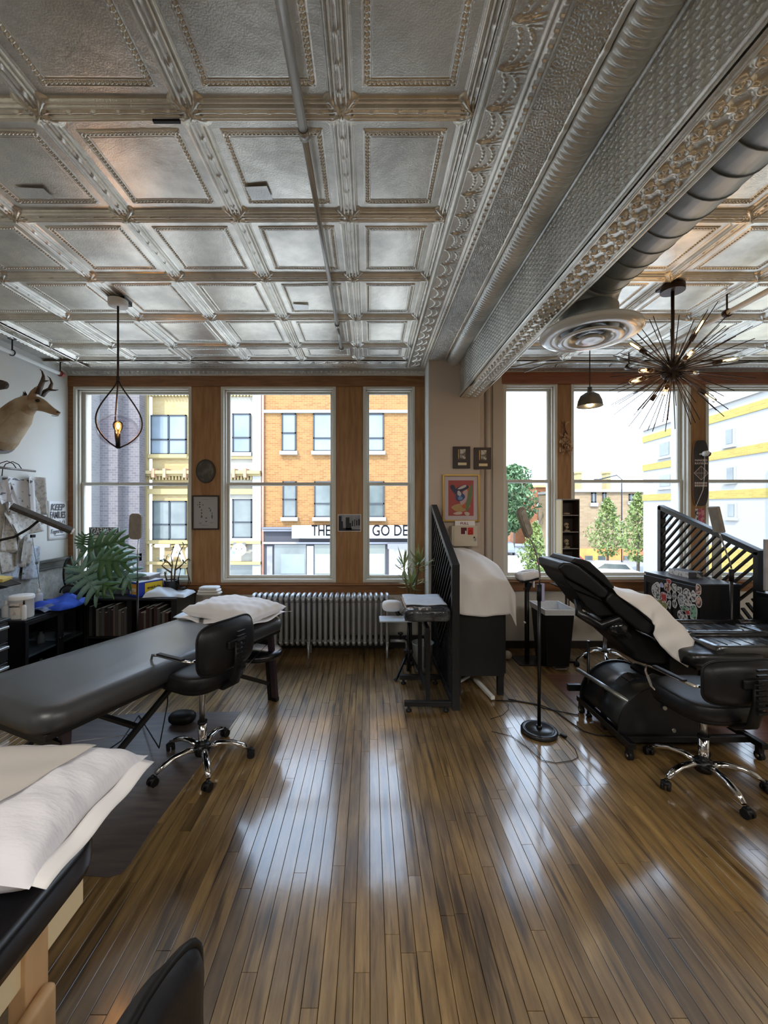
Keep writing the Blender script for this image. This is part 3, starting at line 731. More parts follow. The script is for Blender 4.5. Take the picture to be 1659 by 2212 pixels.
dent.build('dentils', CREAMS, c)['kind'] = 'stuff'
for x in (338, 362, 405, 430, 508, 532):
    a, b = pbox(Y1, x, x + 6, 1014, 1033, -.5, 0); MB().box(a, b).build('bracket', mat('bracket_brown', (.35, .2, .12), .8), c)
for x in (331, 352, 373, 394, 500, 520):
    a, b = pbox(Y1, x, x + 12, 1176, 1181, -.18, 0); MB().box(a, b).build('panel', CREAMS, c)
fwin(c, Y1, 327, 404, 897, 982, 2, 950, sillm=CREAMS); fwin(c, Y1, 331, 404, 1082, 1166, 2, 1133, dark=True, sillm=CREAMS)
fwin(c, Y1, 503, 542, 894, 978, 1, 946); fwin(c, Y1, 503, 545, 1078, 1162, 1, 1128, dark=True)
for x0, x1, y0, y1 in ((340, 400, 1228, 1290), (490, 553, 1214, 1290)):
    a, b = pbox(Y1, x0, x1, y0, y1, -.06, .05); MB().box(a, b).build('shop_window', WPANED, c)
# sign letters standing off the wall
p = aY(388, 1196, Y1 - .7)
t = mobj('letter_sign', TX['tao'], mat('white_letters', (0.95, 0.93, 0.98), .5), None, (p.x, p.y, p.z), (PI / 2, 0, 0))
tag(t, 'white raised shop sign letters on the cream building', 'sign')
# panda sign
p = aY(517, 1187, Y1 - .42)
ps = empty('panda_sign', p, 'round white panda face sign on the pale end of the cream building', 'sign')
WH = mat('sign_white', (0.95, 0.96, 0.93), .5); DK = mat('sign_dark', (0.10, 0.11, 0.10), .5)
RX = Matrix.Rotation(R(90), 3, 'X')
def disc(c, rx, rz, th, m, name, parent, rot=0):
    poly = [(rx * math.cos(k * PI / 12) * math.cos(rot) - rz * math.sin(k * PI / 12) * math.sin(rot), rx * math.cos(k * PI / 12) * math.sin(rot) + rz * math.sin(k * PI / 12) * math.cos(rot)) for k in range(24)]
    return MB().prism(poly, th, Matrix.Translation(c) @ Matrix.Rotation(R(90), 4, 'X')).build(name, m, parent)
disc(p, .34, .30, .06, WH, 'face', ps)
for s in (-1, 1):
    disc(p + Vector((s * .22, .02, .25)), .09, .09, .06, DK, 'ear', ps); disc(p + Vector((s * .13, -.065, .04)), .055, .035, .015, DK, 'eye', ps, s * .8)
disc(p + Vector((.02, -.065, -.17)), .24, .09, .015, mat('sign_grey', (.25, .26, .25), .5), 'scarf', ps, .25)
disc(p + Vector((-.24, -.062, -.14)), .07, .10, .012, mat('sign_green', (.15, .45, .25), .5), 'leaf', ps, .5)
disc(p + Vector((0, -.065, -.02)), .03, .02, .015, DK, 'nose', ps)
tag(MB().box(*pbox(Y1, 557, 566, 1190, 1201, -.12, -.02)).build('wall_sign', mat('blue_sign', (.10, .35, .75), .5)), 'small blue sign at the edge of the cream building', 'sign')

# orange building
Y2 = 20.0
ob = empty('orange_brick_building', (0, Y2, GZ), 'orange brick building with white band and grey shopfront across the street', 'building')
MB().box((aY(567, 0, Y2).x, Y2 - .02, GZ), (aY(985, 0, Y2).x, Y2 + 9, 10.5)).build('wall', ORANGEB, ob)
a, b = pbox(Y2, 569, 985, 887, 893, -.15, 0); MB().box(a, b).build('stone_band', WHITEST, ob)
MB().cyl((aY(569, 0, Y2).x, Y2 - .12, GZ), (aY(569, 0, Y2).x, Y2 - .12, 10), .06).build('downpipe', mat('downpipe', (.45, .22, .15), .5), ob)
for x0, x1, cc in ((609, 640, 1), (677, 722, 1), (757, 829, 2), (890, 930, 1)):
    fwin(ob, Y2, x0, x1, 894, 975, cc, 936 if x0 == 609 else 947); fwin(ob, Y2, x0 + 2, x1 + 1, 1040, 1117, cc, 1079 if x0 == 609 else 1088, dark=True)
a, b = pbox(Y2, 570, 985, 1140, 1330, -.10, 0); MB().box(a, b).build('shopfront', DGREY, ob)
for y0, y1, d in ((1138, 1142, .4), (1143, 1147, .3), (1170, 1174, .3)):
    a, b = pbox(Y2, 570, 985, y0, y1, -d, 0); MB().box(a, b).build('cornice', mat('grey_cornice', (.24, .24, .27), .5), ob)
for x0, x1 in ((578, 590), (664, 678), (840, 905)):
    a, b = pbox(Y2, x0, x1, 1179, 1330, -.16, 0); MB().box(a, b).build('stone_pier', mat('pale_pier', (.62, .60, .60), .8, 0, (.5, .48, .48), 3), ob)
SHG = mat('shop_glass_green', (0.240, 0.290, 0.250), .15, 0, (0.310, 0.360, 0.310), .8, spec=.8)
for x0, x1 in ((594, 662), (680, 728), (740, 832), (910, 960)):
    a, b = pbox(Y2, x0, x1, 1176, 1300, -.13, 0); f = MB().box(a, b).build('shop_window', SHG if x0 != 594 else WPANED, ob)
    a2, b2 = pbox(Y2, x0 + (14 if x0 == 594 else 2), x1 - 3, 1196, 1238, -.15, 0); MB().box(a2, b2).build('display', WPANE if x0 == 594 else mat('display', (.70, .80, .66), .3), f)
a, b = pbox(Y2, 836, 905, 1172, 1182, -.9, 0); MB().box(a, b).build('awning', mat('awning_grey', (.33, .33, .36), .7), ob)
a, b = pbox(Y2, 635, 985, 1134, 1161, -.56, -.47)
sg = tag(MB().box(a, b).build('shop_sign', mat('white_sign', (.93, .93, .92), .5), loc=(aY(760, 1148, Y2).x, Y2 - .4, aY(760, 1148, Y2).z)), 'long white shop sign with black capitals on the orange building', 'sign')
SBLK = mat('sign_black', (.012, .012, .014), .9, spec=0)
for key, xa_, xb_ in (('the', 673, 713), ('the2', 719, 797), ('the3', 804, 881)):
    bb = TX[key]; xs = [v.co.x for v in bb.vertices]; cxm = (max(xs) + min(xs)) / 2; sc_ = (aY(xb_, 0, Y2 - .58).x - aY(xa_, 0, Y2 - .58).x) / (max(xs) - min(xs))
    mobj('lettering', bb, SBLK, sg, Vector((aY((xa_ + xb_) / 2, 0, Y2 - .58).x - cxm * sc_, Y2 - .585, aY(0, 1147, Y2 - .58).z)) - sg.location, (PI / 2, 0, 0), (sc_, .78, 1))
disc(Vector((aY(655, 0, Y2).x, Y2 - .56, aY(0, 1147, Y2).z)), .29, .29, .04, WHITEST, 'roundel', sg)
disc(Vector((aY(655, 0, Y2).x, Y2 - .555, aY(0, 1147, Y2).z)), .305, .305, .02, mat('roundel_edge', (.6, .6, .58), .5), 'roundel_edge', sg)

# white building on the right with yellow bands
WB = mat('white_stucco', (0.460, 0.450, 0.430), .85); YB_ = brick('yellow_brick', (0.430, 0.330, 0.070), (0.370, 0.260, 0.050), (0.440, 0.370, 0.150), bw=.4, bh=.1)
wbld = empty('white_building', (20.4, 30, GZ), 'long white building with yellow brick bands outside the right windows', 'building')
A_, B_ = Vector((20.4, 30.3, 0)), Vector((18.35, 13.0, 0))
Dd = (B_ - A_).normalized(); Nn = Vector((-Dd.y, Dd.x, 0));  Nn = Nn if Nn.x < 0 else -Nn
def wbx(s0, s1, z0, z1, d0, d1, name, m, parent=None):
    vs = []
    for z in (z0, z1):
        for s_, d_ in ((s0, d0), (s1, d0), (s1, d1), (s0, d1)):
            q = A_ + Dd * s_ + Nn * d_; vs.append((q.x, q.y, z))
    return MB().add(vs, [(0,3,2,1),(4,5,6,7),(0,1,5,4),(1,2,6,5),(2,3,7,6),(3,0,4,7)]).build(name, m, parent or wbld)
zz = 1.65
wbx(0, 17.3, GZ, zz + 5.75, -8, 0, 'wall', WB)
for h0, h1 in ((4.75, 5.2), (2.65, 3.1), (0.45, 0.9)): wbx(-.03, 17.3, zz + h0, zz + h1, 0, .06, 'yellow_band', YB_)
wbx(0, 17.3, zz + 5.6, zz + 5.85, -.3, .12, 'parapet', WHITEST)
wbx(4, 17.3, GZ, zz - 2.2, 0, .05, 'brick_plinth', YB_)
wbx(13.2, 17.3, zz - .1, zz + 4.4, 0, 1.3, 'stair_bay', WB)
def s_at(px):
    r = (px - VPX) / FPX  # solve A+D s : x/y=r
    return (A_.x - r * A_.y) / (r * Dd.y - Dd.x)
for px0, px1, z0, z1 in ((1424, 1450, 3.4, 4.4), (1424, 1452, 1.3, 2.2), (1566, 1588, 3.3, 4.2), (1568, 1590, 1.35, 2.15), (1570, 1592, -.6, .2), (1426, 1452, -1.0, -.1)):
    s0, s1 = s_at(px0), s_at(px1)
    f = wbx(s0, s1, zz + z0, zz + z1, 0, .05, 'window', WHITEST); wbx(s0 + .15, s1 - .12, zz + z0 + .1, zz + z1 - .05, .0, .07, 'pane', WPANED, f)
    wbx(s0 - .1, s1 + .1, zz + z0 - .12, zz + z0, 0, .12, 'sill', WHITEST, f)
for z0 in (3.2, 1.1, -.8):
    f = wbx(13.6, 15.6, zz + z0, zz + z0 + 1.2, 1.3, 1.34, 'window', WINF); wbx(13.7, 15.5, zz + z0 + .1, zz + z0 + 1.1, 1.3, 1.36, 'pane', WPANE, f)

# far brick building with chimneys
Y3 = 44.0
fb = empty('far_brick_building', (26, Y3, GZ), 'tan brick building with two chimneys behind the street trees', 'building')
TANB = brick('tan_brick', (0.410, 0.300, 0.180), (0.340, 0.230, 0.130), (0.425, 0.350, 0.250), bw=.5, bh=.2)
a, b = pbox(Y3, 1238, 1400, 1062, 1260, 0, 9); MB().box(a, b).build('wall', TANB, fb)
a, b = pbox(Y3, 1236, 1402, 1057, 1063, -.3, 9); MB().box(a, b).build('parapet', WHITEST, fb)
for x in (1258, 1322):
    a, b = pbox(Y3, x, x + 9, 1020, 1060, 1, 2); ch = MB().box(a, b).build('chimney', CREAMS, fb)
    a, b = pbox(Y3, x - 2, x + 11, 1017, 1021, .9, 2.1); MB().box(a, b).build('chimney_cap', CREAMS, ch)
for x0, x1, y0, y1 in ((1277, 1287, 1050, 1072), (1301, 1309, 1050, 1070), (1358, 1368, 1053, 1068)):
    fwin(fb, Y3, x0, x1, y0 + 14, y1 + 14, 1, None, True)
a, b = pbox(Y3, 1240, 1398, 1185, 1260, -.15, 0); MB().box(a, b).build('shopfront', mat('orange_shopfront', (.75, .32, .08), .7, 0, (.45, .12, .05), .5), fb)
for x in (1262, 1290, 1345, 1378):
    a, b = pbox(Y3, x, x + 16, 1200, 1240, -.2, 0); MB().box(a, b).build('shop_window', WPANED, fb)
# red brick building down the street
Y4 = 62.0
rb = empty('red_brick_house', (24, Y4, GZ), 'red and orange brick row house at the end of the street', 'building')
OR2 = brick('red_brick', (0.360, 0.140, 0.050), (0.290, 0.100, 0.040), (0.350, 0.200, 0.100), bw=.6, bh=.25)
a, b = pbox(Y4, 1158, 1232, 1052, 1300, 0, 10); MB().box(a, b).build('wall', OR2, rb)
a, b = pbox(Y4, 1128, 1158, 1040, 1300, 3, 10); MB().box(a, b).build('wall', OR2, rb)
for x in (1162, 1173, 1184):
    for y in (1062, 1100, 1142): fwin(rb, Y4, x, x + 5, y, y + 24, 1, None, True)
a, b = pbox(Y4, 1156, 1234, 1048, 1053, -.5, 10); MB().box(a, b).build('cornice', CREAMS, rb)

# trees
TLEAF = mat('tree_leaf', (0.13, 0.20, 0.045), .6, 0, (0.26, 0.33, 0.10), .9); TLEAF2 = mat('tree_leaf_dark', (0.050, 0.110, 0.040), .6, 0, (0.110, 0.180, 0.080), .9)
TRUNK = mat('trunk', (0.16, 0.12, 0.09), .9)
def tree(x, y, h, r, label, seed, m, base=0.25, conic=True, n=1900, ls=.15):
    rn = random.Random(seed); t = empty('street_tree', (x, y, GZ), label, 'tree', group=None)
    MB().tube([(x, y, GZ), (x + .05, y, GZ + h * .4), (x, y, GZ + h * .85)], [.13, .09, .03], 8).build('trunk', TRUNK, t)
    br = MB()
    for k in range(14):
        z = GZ + h * (.3 + .5 * k / 14); a = k * 2.4; q = r * (1 - k / 16)
        br.tube([(x, y, z), (x + math.cos(a) * q * .5, y + math.sin(a) * q * .5, z + .4), (x + math.cos(a) * q * .8, y + math.sin(a) * q * .8, z + .9)], [.04, .025, .01], 5)
    br.build('branches', TRUNK, t)
    fm = MB()
    for _ in range(n):
        u = rn.random(); zf = base + (1 - base) * u
        rr = r * (math.sin(min(1, (1 - u) * 1.25 + .05) * PI / 2) if conic else math.sqrt(max(0, 1 - (2 * u - 1) ** 2))) * min(1, .45 + u * 3)
        a = rn.uniform(0, 6.28); q = rr * rn.random() ** .5 * (1 + .38 * math.sin(a * 3 + zf * 23) * math.sin(zf * 9 + a))
        c = Vector((x + math.cos(a) * q, y + math.sin(a) * q, GZ + zf * h + rn.uniform(-.15, .15)))
        M = Euler((rn.uniform(-1.2, 1.2), rn.uniform(-1.2, 1.2), rn.uniform(0, 6))).to_matrix(); s = ls * rn.uniform(.6, 1.4)
        fm.add([c + M @ Vector((-s, 0, 0)), c + M @ Vector((0, -s * .45, .02)), c + M @ Vector((s, 0, 0)), c + M @ Vector((0, s * .45, .02))], [(0, 1, 2, 3)])
    fm.build('foliage', m, t)['kind'] = 'stuff'
def tr(px, Yt, top, wid, *a, **k):
    p = aY(px, top, Yt); tree(p.x, Yt, p.z - GZ, wid * Yt / 880 / 2, *a, **k)
tr(1312, 37, 1078, 74, 'leafy young tree on the left of the pair outside the middle right window', 3, TLEAF, .22)
tr(1378, 33.5, 1066, 72, 'leafy young tree beside the slatted screen, right of the pair outside', 4, TLEAF, .20)
tr(1156, 30, 1130, 60, 'young green tree low in the narrow right window', 5, TLEAF, .18)
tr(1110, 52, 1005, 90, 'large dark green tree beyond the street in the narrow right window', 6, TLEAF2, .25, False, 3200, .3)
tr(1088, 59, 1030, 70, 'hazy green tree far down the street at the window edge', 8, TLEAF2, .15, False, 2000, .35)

# cars
TYRE = mat('tyre', (.02, .02, .02), .8)
def car(x, y, rz, m, label):
    c = empty('parked_car', (x, y, GZ), label, 'car', rz)
    prof = [(-2.1, .35), (-2.15, .8), (-1.7, .95), (-1.2, 1.42), (.5, 1.45), (1.15, .98), (2.0, .85), (2.15, .5), (2.1, .3)]
    MB().prism(prof, 1.7, Matrix.Translation((0, .85, 0)) @ Matrix.Rotation(R(90), 4, 'X')).build('body', m, c, world=False, bevel=.08)
    g2 = [(-1.45, .98), (-1.1, 1.36), (.42, 1.39), (.98, 1.0)]
    MB().prism(g2, 1.72, Matrix.Translation((0, .86, 0)) @ Matrix.Rotation(R(90), 4, 'X')).build('side_glass', WPANED, c, world=False)
    for sx in (-1.3, 1.35):
        for sy in (-.8, .8): MB().cyl((sx, sy - .1, .32), (sx, sy + .1, .32), .32).build('wheel', TYRE, c, world=False)
p = aZ(1318, 1243, GZ); car(p.x - 1.5, p.y - 2, R(170), mat('silver_car', (.72, .75, .78), .25, .4), 'silver car parked beyond the headrest of the reclining chair')
car(p.x - 2.4, p.y + 3.5, R(176), mat('red_car', (.6, .05, .05), .25), 'red car parked behind the silver car')
p = aZ(1108, 1196, GZ); car(p.x - 1, p.y, R(80), mat('grey_car', (.20, .23, .28), .25), 'dark car far down the street in the narrow window')
# post with white sign, street lamp
lp = empty('street_lamp', aZ(1343, 1222, GZ), 'thin grey street lamp rising beside the trees', 'lamp')
q = lp.location
MB().tube([q, q + Vector((0, 0, 8.6)), q + Vector((-.5, 0, 9.0)), q + Vector((-2.2, 0, 8.6))], .06, 6).build('pole', WINF, lp)
MB().obox(q + Vector((-2.4, 0, 8.58)), (.6, .25, .12)).build('lamp_head', WINF, lp)
sgn = empty('street_sign', aZ(1402, 1262, GZ), 'white square sign on a post in front of the trees', 'sign'); q = sgn.location
MB().cyl(q, q + Vector((0, 0, 2.6)), .04).build('post', WINF, sgn); MB().obox(q + Vector((0, -.06, 2.3)), (.5, .04, .6), (0, .15, 0)).build('plate', WHITEST, sgn)

# these facades are darker than a first guess: lower albedo for walls and far panes
def tone(m_, k):
    b_ = m_.node_tree.nodes.get('Principled BSDF'); c_ = b_.inputs['Base Color'].default_value; b_.inputs['Base Color'].default_value = (c_[0] * k, c_[1] * k, c_[2] * k, 1)
    for n_ in m_.node_tree.nodes:
        if n_.type == 'VALTORGB':
            for e_ in n_.color_ramp.elements: e_.color = (e_.color[0] * k, e_.color[1] * k, e_.color[2] * k, 1)
        if n_.type == 'TEX_BRICK':
            for nm_ in ('Color1', 'Color2', 'Mortar'):
                c_ = n_.inputs[nm_].default_value; n_.inputs[nm_].default_value = (c_[0] * k, c_[1] * k, c_[2] * k, 1)
for m_, k_ in ((ORANGEB, .60), (CREAMB, .62), (CREAMS, .62), (PALEB, .66), (WHITEST, .66), (GREYB, .45), (GREYB2, .5), (WB, .66), (YB_, .75), (TANB, .68), (OR2, .7), (WPANE, .27), (WPANED, .34), (DGREY, .45), (SHG, .7), (TLEAF, .8), (WINF, .20), (WALK, .6)): tone(m_, k_)
for nm_, k_ in (('pale_pier', .35), ('display', .35), ('grey_cornice', .5), ('awning_grey', .5), ('pale_smoke', 1), ('sign_cream', 1)):
    if nm_ in bpy.data.materials: tone(bpy.data.materials[nm_], k_)
tone(SHG, .55)
# ================================================================ CEILING FIXTURES
# sprinkler pipes
t = empty('ceiling_pipe', aY(600, 20, 1.26), 'long thin silver pipe hung under the tin ceiling left of the beam', 'pipe')
zp = 3.19
MB().cyl((-.268, .2, zp), (-.268, 1.68, zp), .019, n=12).build('pipe_length', PIPES, t)
MB().cyl((-.268, 1.68, zp), (-.268, 3.45, zp), .0135, n=12).build('pipe_length', PIPES, t)
MB().cyl((-.268, 3.45, zp), (-.268, 3.97, zp), .0135, n=12).build('pipe_length', PIPES, t)
for y in (1.68, 3.45, 3.96): MB().cyl((-.268, y - .02, zp), (-.268, y + .02, zp), .022, n=12).build('coupling', PIPES, t)
for y in (1.2, 3.0, 3.8): MB().cyl((-.268, y, zp), (-.268, y, ZC + .01), .005).build('hanger', BLACKM, t)
t = empty('ceiling_pipe', aX(60, 778, -3.38), 'white pipe on rod hangers along the top of the left wall', 'pipe')
xp, z2 = -3.38, 3.11
MB().cyl((xp, .5, z2), (xp, 4.46, z2), .021, n=12).build('pipe_length', WHITEP, t)
MB().cyl((xp, 4.44, z2), (xp, 4.50, z2), .027, n=12).build('end_cap', mat('red_cap', (.35, .06, .04), .5), t)
for y in (3.86, 4.46):
    MB().cyl((xp, y, z2 + .02), (xp, y, ZC), .006).build('hanger', BLACKM, t)
    MB().tube([(xp + .028 * math.cos(a), y, z2 + .028 * math.sin(a)) for a in [k * PI / 6 for k in range(12)]], .005, 6, True).build('clamp', BLACKM, t)
    MB().cyl((xp, y, ZC - .015), (xp, y, ZC), .035).build('flange', BLACKM, t)
t = empty('ceiling_pipe', (2.68, 3.0, 3.10), 'tan painted pipe running under the right ceiling behind the starburst chandelier', 'pipe')
MB().cyl((2.68, 1.0, 3.10), (2.68, 4.25, 3.10), .02, n=12).build('pipe_length', PIPEM, t)
for y in (3.05, 4.2):
    MB().cyl((2.68, y, 3.10), (2.68, y, ZC), .006).build('hanger', BROWNM, t); MB().cyl((2.68, y - .015, 3.10), (2.68, y + .015, 3.10), .03).build('clamp', BROWNM, t)
t = MB().tube([(1.75, 4.58, 3.17), (1.9, 4.4, 3.19), (2.1, 4.33, 3.19), (5.5, 4.33, 3.19)], .011, 8).tube([(1.3, 4.48, 3.19), (1.6, 4.48, 3.19), (1.75, 4.35, 3.19), (1.95, 4.2, 3.2)], .011, 8).build('conduit', PIPES, loc=(1.75, 4.4, 3.19))
tag(t, 'thin bent conduit on the ceiling edge above the right windows', 'pipe')

# duct with diffuser
dx, dz, dr = 1.405, 1.65 + 1.42, .158
t = empty('air_duct', (dx, 2.6, dz), 'round galvanised duct beside the beam, ending in a round white diffuser', 'duct')
y = .26
while y < 2.44:
    m = MB(); y1 = min(y + .118, 2.45)
    m.tube([(dx, y, dz), (dx, y + .004, dz), (dx, y + .006, dz), (dx, y1 - .001, dz)], [dr + .004, dr + .004, dr, dr], 32)
    m.build('duct_segment', GALV, t); y = y1
el = MB(); pts = []
for k in range(7):
    a = k * PI / 12; pts.append((dx, 2.44 + .17 * math.sin(a), dz - .17 * (1 - math.cos(a))))
el.tube(pts, [dr + .002] * 7, 32); el.build('elbow', GALV, t)
MB().tube([(dx, 2.61, dz - .16), (dx, 2.61, dz - .29)], [dr + .012, dr + .012], 32).build('collar', GALV, t)
dc = (dx + .01, 2.61, 2.765)
WG = mat('diffuser_enamel', (.62, .60, .54), .25, 0, coat=.4)
MB().lathe([(.165, .045), (.20, .035), (.26, .03), (.295, .012), (.30, -.004), (.285, -.018), (.23, -.028), (.20, -.020), (.165, .02), (.16, .045)], dc, 48).build('outer_cone', WG, t)
MB().lathe([(.10, .01), (.15, -.022), (.19, -.038), (.185, -.045), (.14, -.040), (.09, -.01), (.10, .01)], dc, 48).build('middle_cone', WG, t)
MB().lathe([(.0, -.012), (.05, -.022), (.085, -.048), (.08, -.054), (.03, -.046), (.0, -.045)], dc, 40).build('inner_cone', WG, t)
MB().lathe([(.0, .03), (.16, .03)], dc, 32).build('dark_throat', BLACK, t)
for a in range(3): MB().bar(Vector(dc) + Vector((0, 0, .005)), Vector(dc) + Vector((.16 * math.cos(a * 2.1), .16 * math.sin(a * 2.1), .01)), .012, .004).build('bracket', STEEL, t)

# teardrop pendant, left
p = aZ(255, 646, ZC - .02); pxn, pyn = p.x, p.y
t = empty('pendant_lamp', (pxn, pyn, ZC - .05), 'teardrop cage pendant lamp with glowing bulb and clear glass disc', 'lamp')
MB().lathe([(0, -.045), (.066, -.045), (.068, -.03), (.068, 0)], (pxn, pyn, ZC - .03), 28).build('canopy', WHITEP, t)
MB().box((pxn - .05, pyn + .0, ZC - .032), (pxn + .05, pyn + .10, ZC + .005)).build('ceiling_box', BLACK, t)
zr = aY(257, 822, pyn).z; zbm = aY(257, 968, pyn).z
MB().cyl((pxn, pyn, ZC - .07), (pxn, pyn, zr), .0075, n=10).build('rod', BROWNM, t)
MB().cyl((pxn, pyn, zr + .03), (pxn, pyn, zr - .005), .013, n=12).build('ferrule', BROWNM, t)
hh = zr - zbm
for k, a in enumerate((0.15, 2.24, 4.33)):
    m = MB(); pts = []
    for i in range(17):
        u = i / 16; w = .172 * (math.sin(PI * min(1, u ** 1.5 * 1.0)) ** .8 if u < 1 else 0) * (1 if u < .95 else .9)
        w = .172 * math.sin(PI * (u ** 1.55)) ** .75 if 0 < u < 1 else .006
        pts.append((pxn + math.cos(a) * max(w, .006), pyn + math.sin(a) * max(w, .006), zr - hh * u))
    m.tube(pts, .0055, 8).build('cage_wire', BROWNM, t)
gz = aY(0, 932, pyn).z
MB().sup((pxn, pyn, gz + .005), (.146, .146, .122), nu=40, nv=24).build('glass_shade', glassmat('smoke_glass', (.90, .88, .90), .12, k=.28), t)
MB().cyl((pxn, pyn, zbm), (pxn, pyn, gz - .02), .016, n=14).build('socket', BLACKM, t)
MB().lathe([(.012, -.03), (.014, -.01), (.030, .02), (.036, .045), (.030, .068), (.014, .08), (0, .082)], (pxn, pyn, gz + .0), 20).build('bulb', glassmat('amber_glass', (1, .72, .42), .2), t)
MB().sup((pxn, pyn, gz + .04), (.012, .012, .024), nu=10, nv=8).build('filament', AMBER, t)
pl = bpy.data.lights.new('pendant_light', 'POINT'); pl.energy = 1.8; pl.color = (1, .62, .28); pl.shadow_soft_size = .03
po = bpy.data.objects.new('pendant_light', pl); COL.objects.link(po); po.location = (pxn, pyn, gz + .04)

# starburst chandelier
cp = aZ(1447, 626, ZC - .06); ch = empty('starburst_chandelier', (cp.x, cp.y, ZC - .07), 'black starburst chandelier of thin rods with glowing tube bulbs', 'chandelier')
cx, cy = cp.x, cp.y; cz = aY(1453, 800, cy).z; cx = aY(1453, 800, cy).x
MB().cyl((cx, cy, ZC - .03), (cx, cy, ZC - .075), .075, n=28).build('canopy', BROWNM, ch)
MB().box((cx - .06, cy + .0, ZC - .035), (cx + .06, cy + .09, ZC + .005)).build('ceiling_box', BROWNM, ch)
MB().cyl((cx, cy, ZC - .06), (cx, cy, cz), .011, n=12).build('stem', BROWNM, ch)
MB().sup((cx, cy, cz), (.075, .075, .075), nu=20, nv=12).build('hub', BROWNM, ch)
C0 = Vector((cx, cy, cz)); rn = random.Random(5); N_ = 96; ga = PI * (3 - math.sqrt(5))
for k in range(N_):
    zz_ = 1 - 2 * (k + .5) / N_; r_ = math.sqrt(1 - zz_ * zz_); a = k * ga + rn.uniform(-.12, .12)
    d = Vector((math.cos(a) * r_, math.sin(a) * r_, zz_))
    if zz_ > .93: continue
    L_ = rn.choice((.36, .40, .44, .47)) + rn.uniform(-.02, .02)
    MB().cyl(C0 + d * .06, C0 + d * L_, .0034, .0026, n=6).build('rod', BROWNM, ch)
TUBEG = glassmat('clear_tube', (1, .93, .82), .15)
for px, py, dep in ((1505, 715, -.10), (1486, 768, -.30), (1466, 757, .28), (1378, 752, .14), (1372, 800, -.22), (1362, 825, -.12), (1432, 858, -.26), (1402, 872, .10), (1525, 808, .30), (1572, 778, -.06), (1528, 854, .05), (1482, 790, .34)):
    q = aY(px, py, cy + dep); d = (q - C0); L_ = d.length; d.normalize(); L2 = max(.26, min(.36, L_ + .03))
    e = C0 + d * (L2 - .10)
    arm = MB().cyl(C0 + d * .05, e, .0045, n=8).build('bulb_arm', BROWNM, ch)
    MB().cyl(e, e + d * .045, .016, n=12).build('socket', BROWNM, arm)
    a_, b_ = frame_of(d)
    MB().tube([e + d * .046, e + d * .15, e + d * .158], [.0155, .0155, .006], 14).build('bulb', TUBEG, arm)
    MB().tube([e + d * .06, e + d * .075, e + d * .125, e + d * .14], [.003, .007, .007, .003], 8).build('filament', AMBER, arm)
pl = bpy.data.lights.new('chandelier_light', 'POINT'); pl.energy = 4; pl.color = (1, .66, .34); pl.shadow_soft_size = .3
po = bpy.data.objects.new('chandelier_light', pl); COL.objects.link(po); po.location = C0 + Vector((0, 0, -.05))

# bowl pendant
yb_ = 3.9; bx = aY(1274, 865, yb_).x; bz0 = aY(0, 878, yb_).z; bz1 = aY(0, 848, yb_).z
t = empty('pendant_lamp', (bx, yb_, ZC), 'small grey metal bowl pendant on a thin rod below the round diffuser', 'lamp')
bh = bz1 - bz0; br_ = aY(1299, 0, yb_).x - bx
MB().lathe([(br_ * 1.03, 0), (br_, .006), (br_ * .93, bh * .4), (br_ * .72, bh * .78), (br_ * .35, bh * .98), (.02, bh * 1.05), (.018, bh * 1.4)], (bx, yb_, bz0), 36).build('shade', mat('pewter', (.16, .155, .14), .28, .8), t, thick=.002)
MB().cyl((bx, yb_, bz0 + bh * 1.3), (bx, yb_, ZC - .01), .005, n=8).build('rod', BROWNM, t)
MB().cyl((bx, yb_, ZC - .02), (bx, yb_, ZC + .0), .05, n=20).build('canopy', BROWNM, t)
MB().sup((bx, yb_, bz0 + .03), (.028, .028, .035), nu=12, nv=8).build('bulb', mat('warm_bulb', (1, .8, .5), .4, emit=(1, .8, .5), es=5), t)
pl = bpy.data.lights.new('bowl_light', 'POINT'); pl.energy = 1.5; pl.color = (1, .75, .45); pl.shadow_soft_size = .03
po = bpy.data.objects.new('bowl_light', pl); COL.objects.link(po); po.location = (bx, yb_, bz0 + .01)

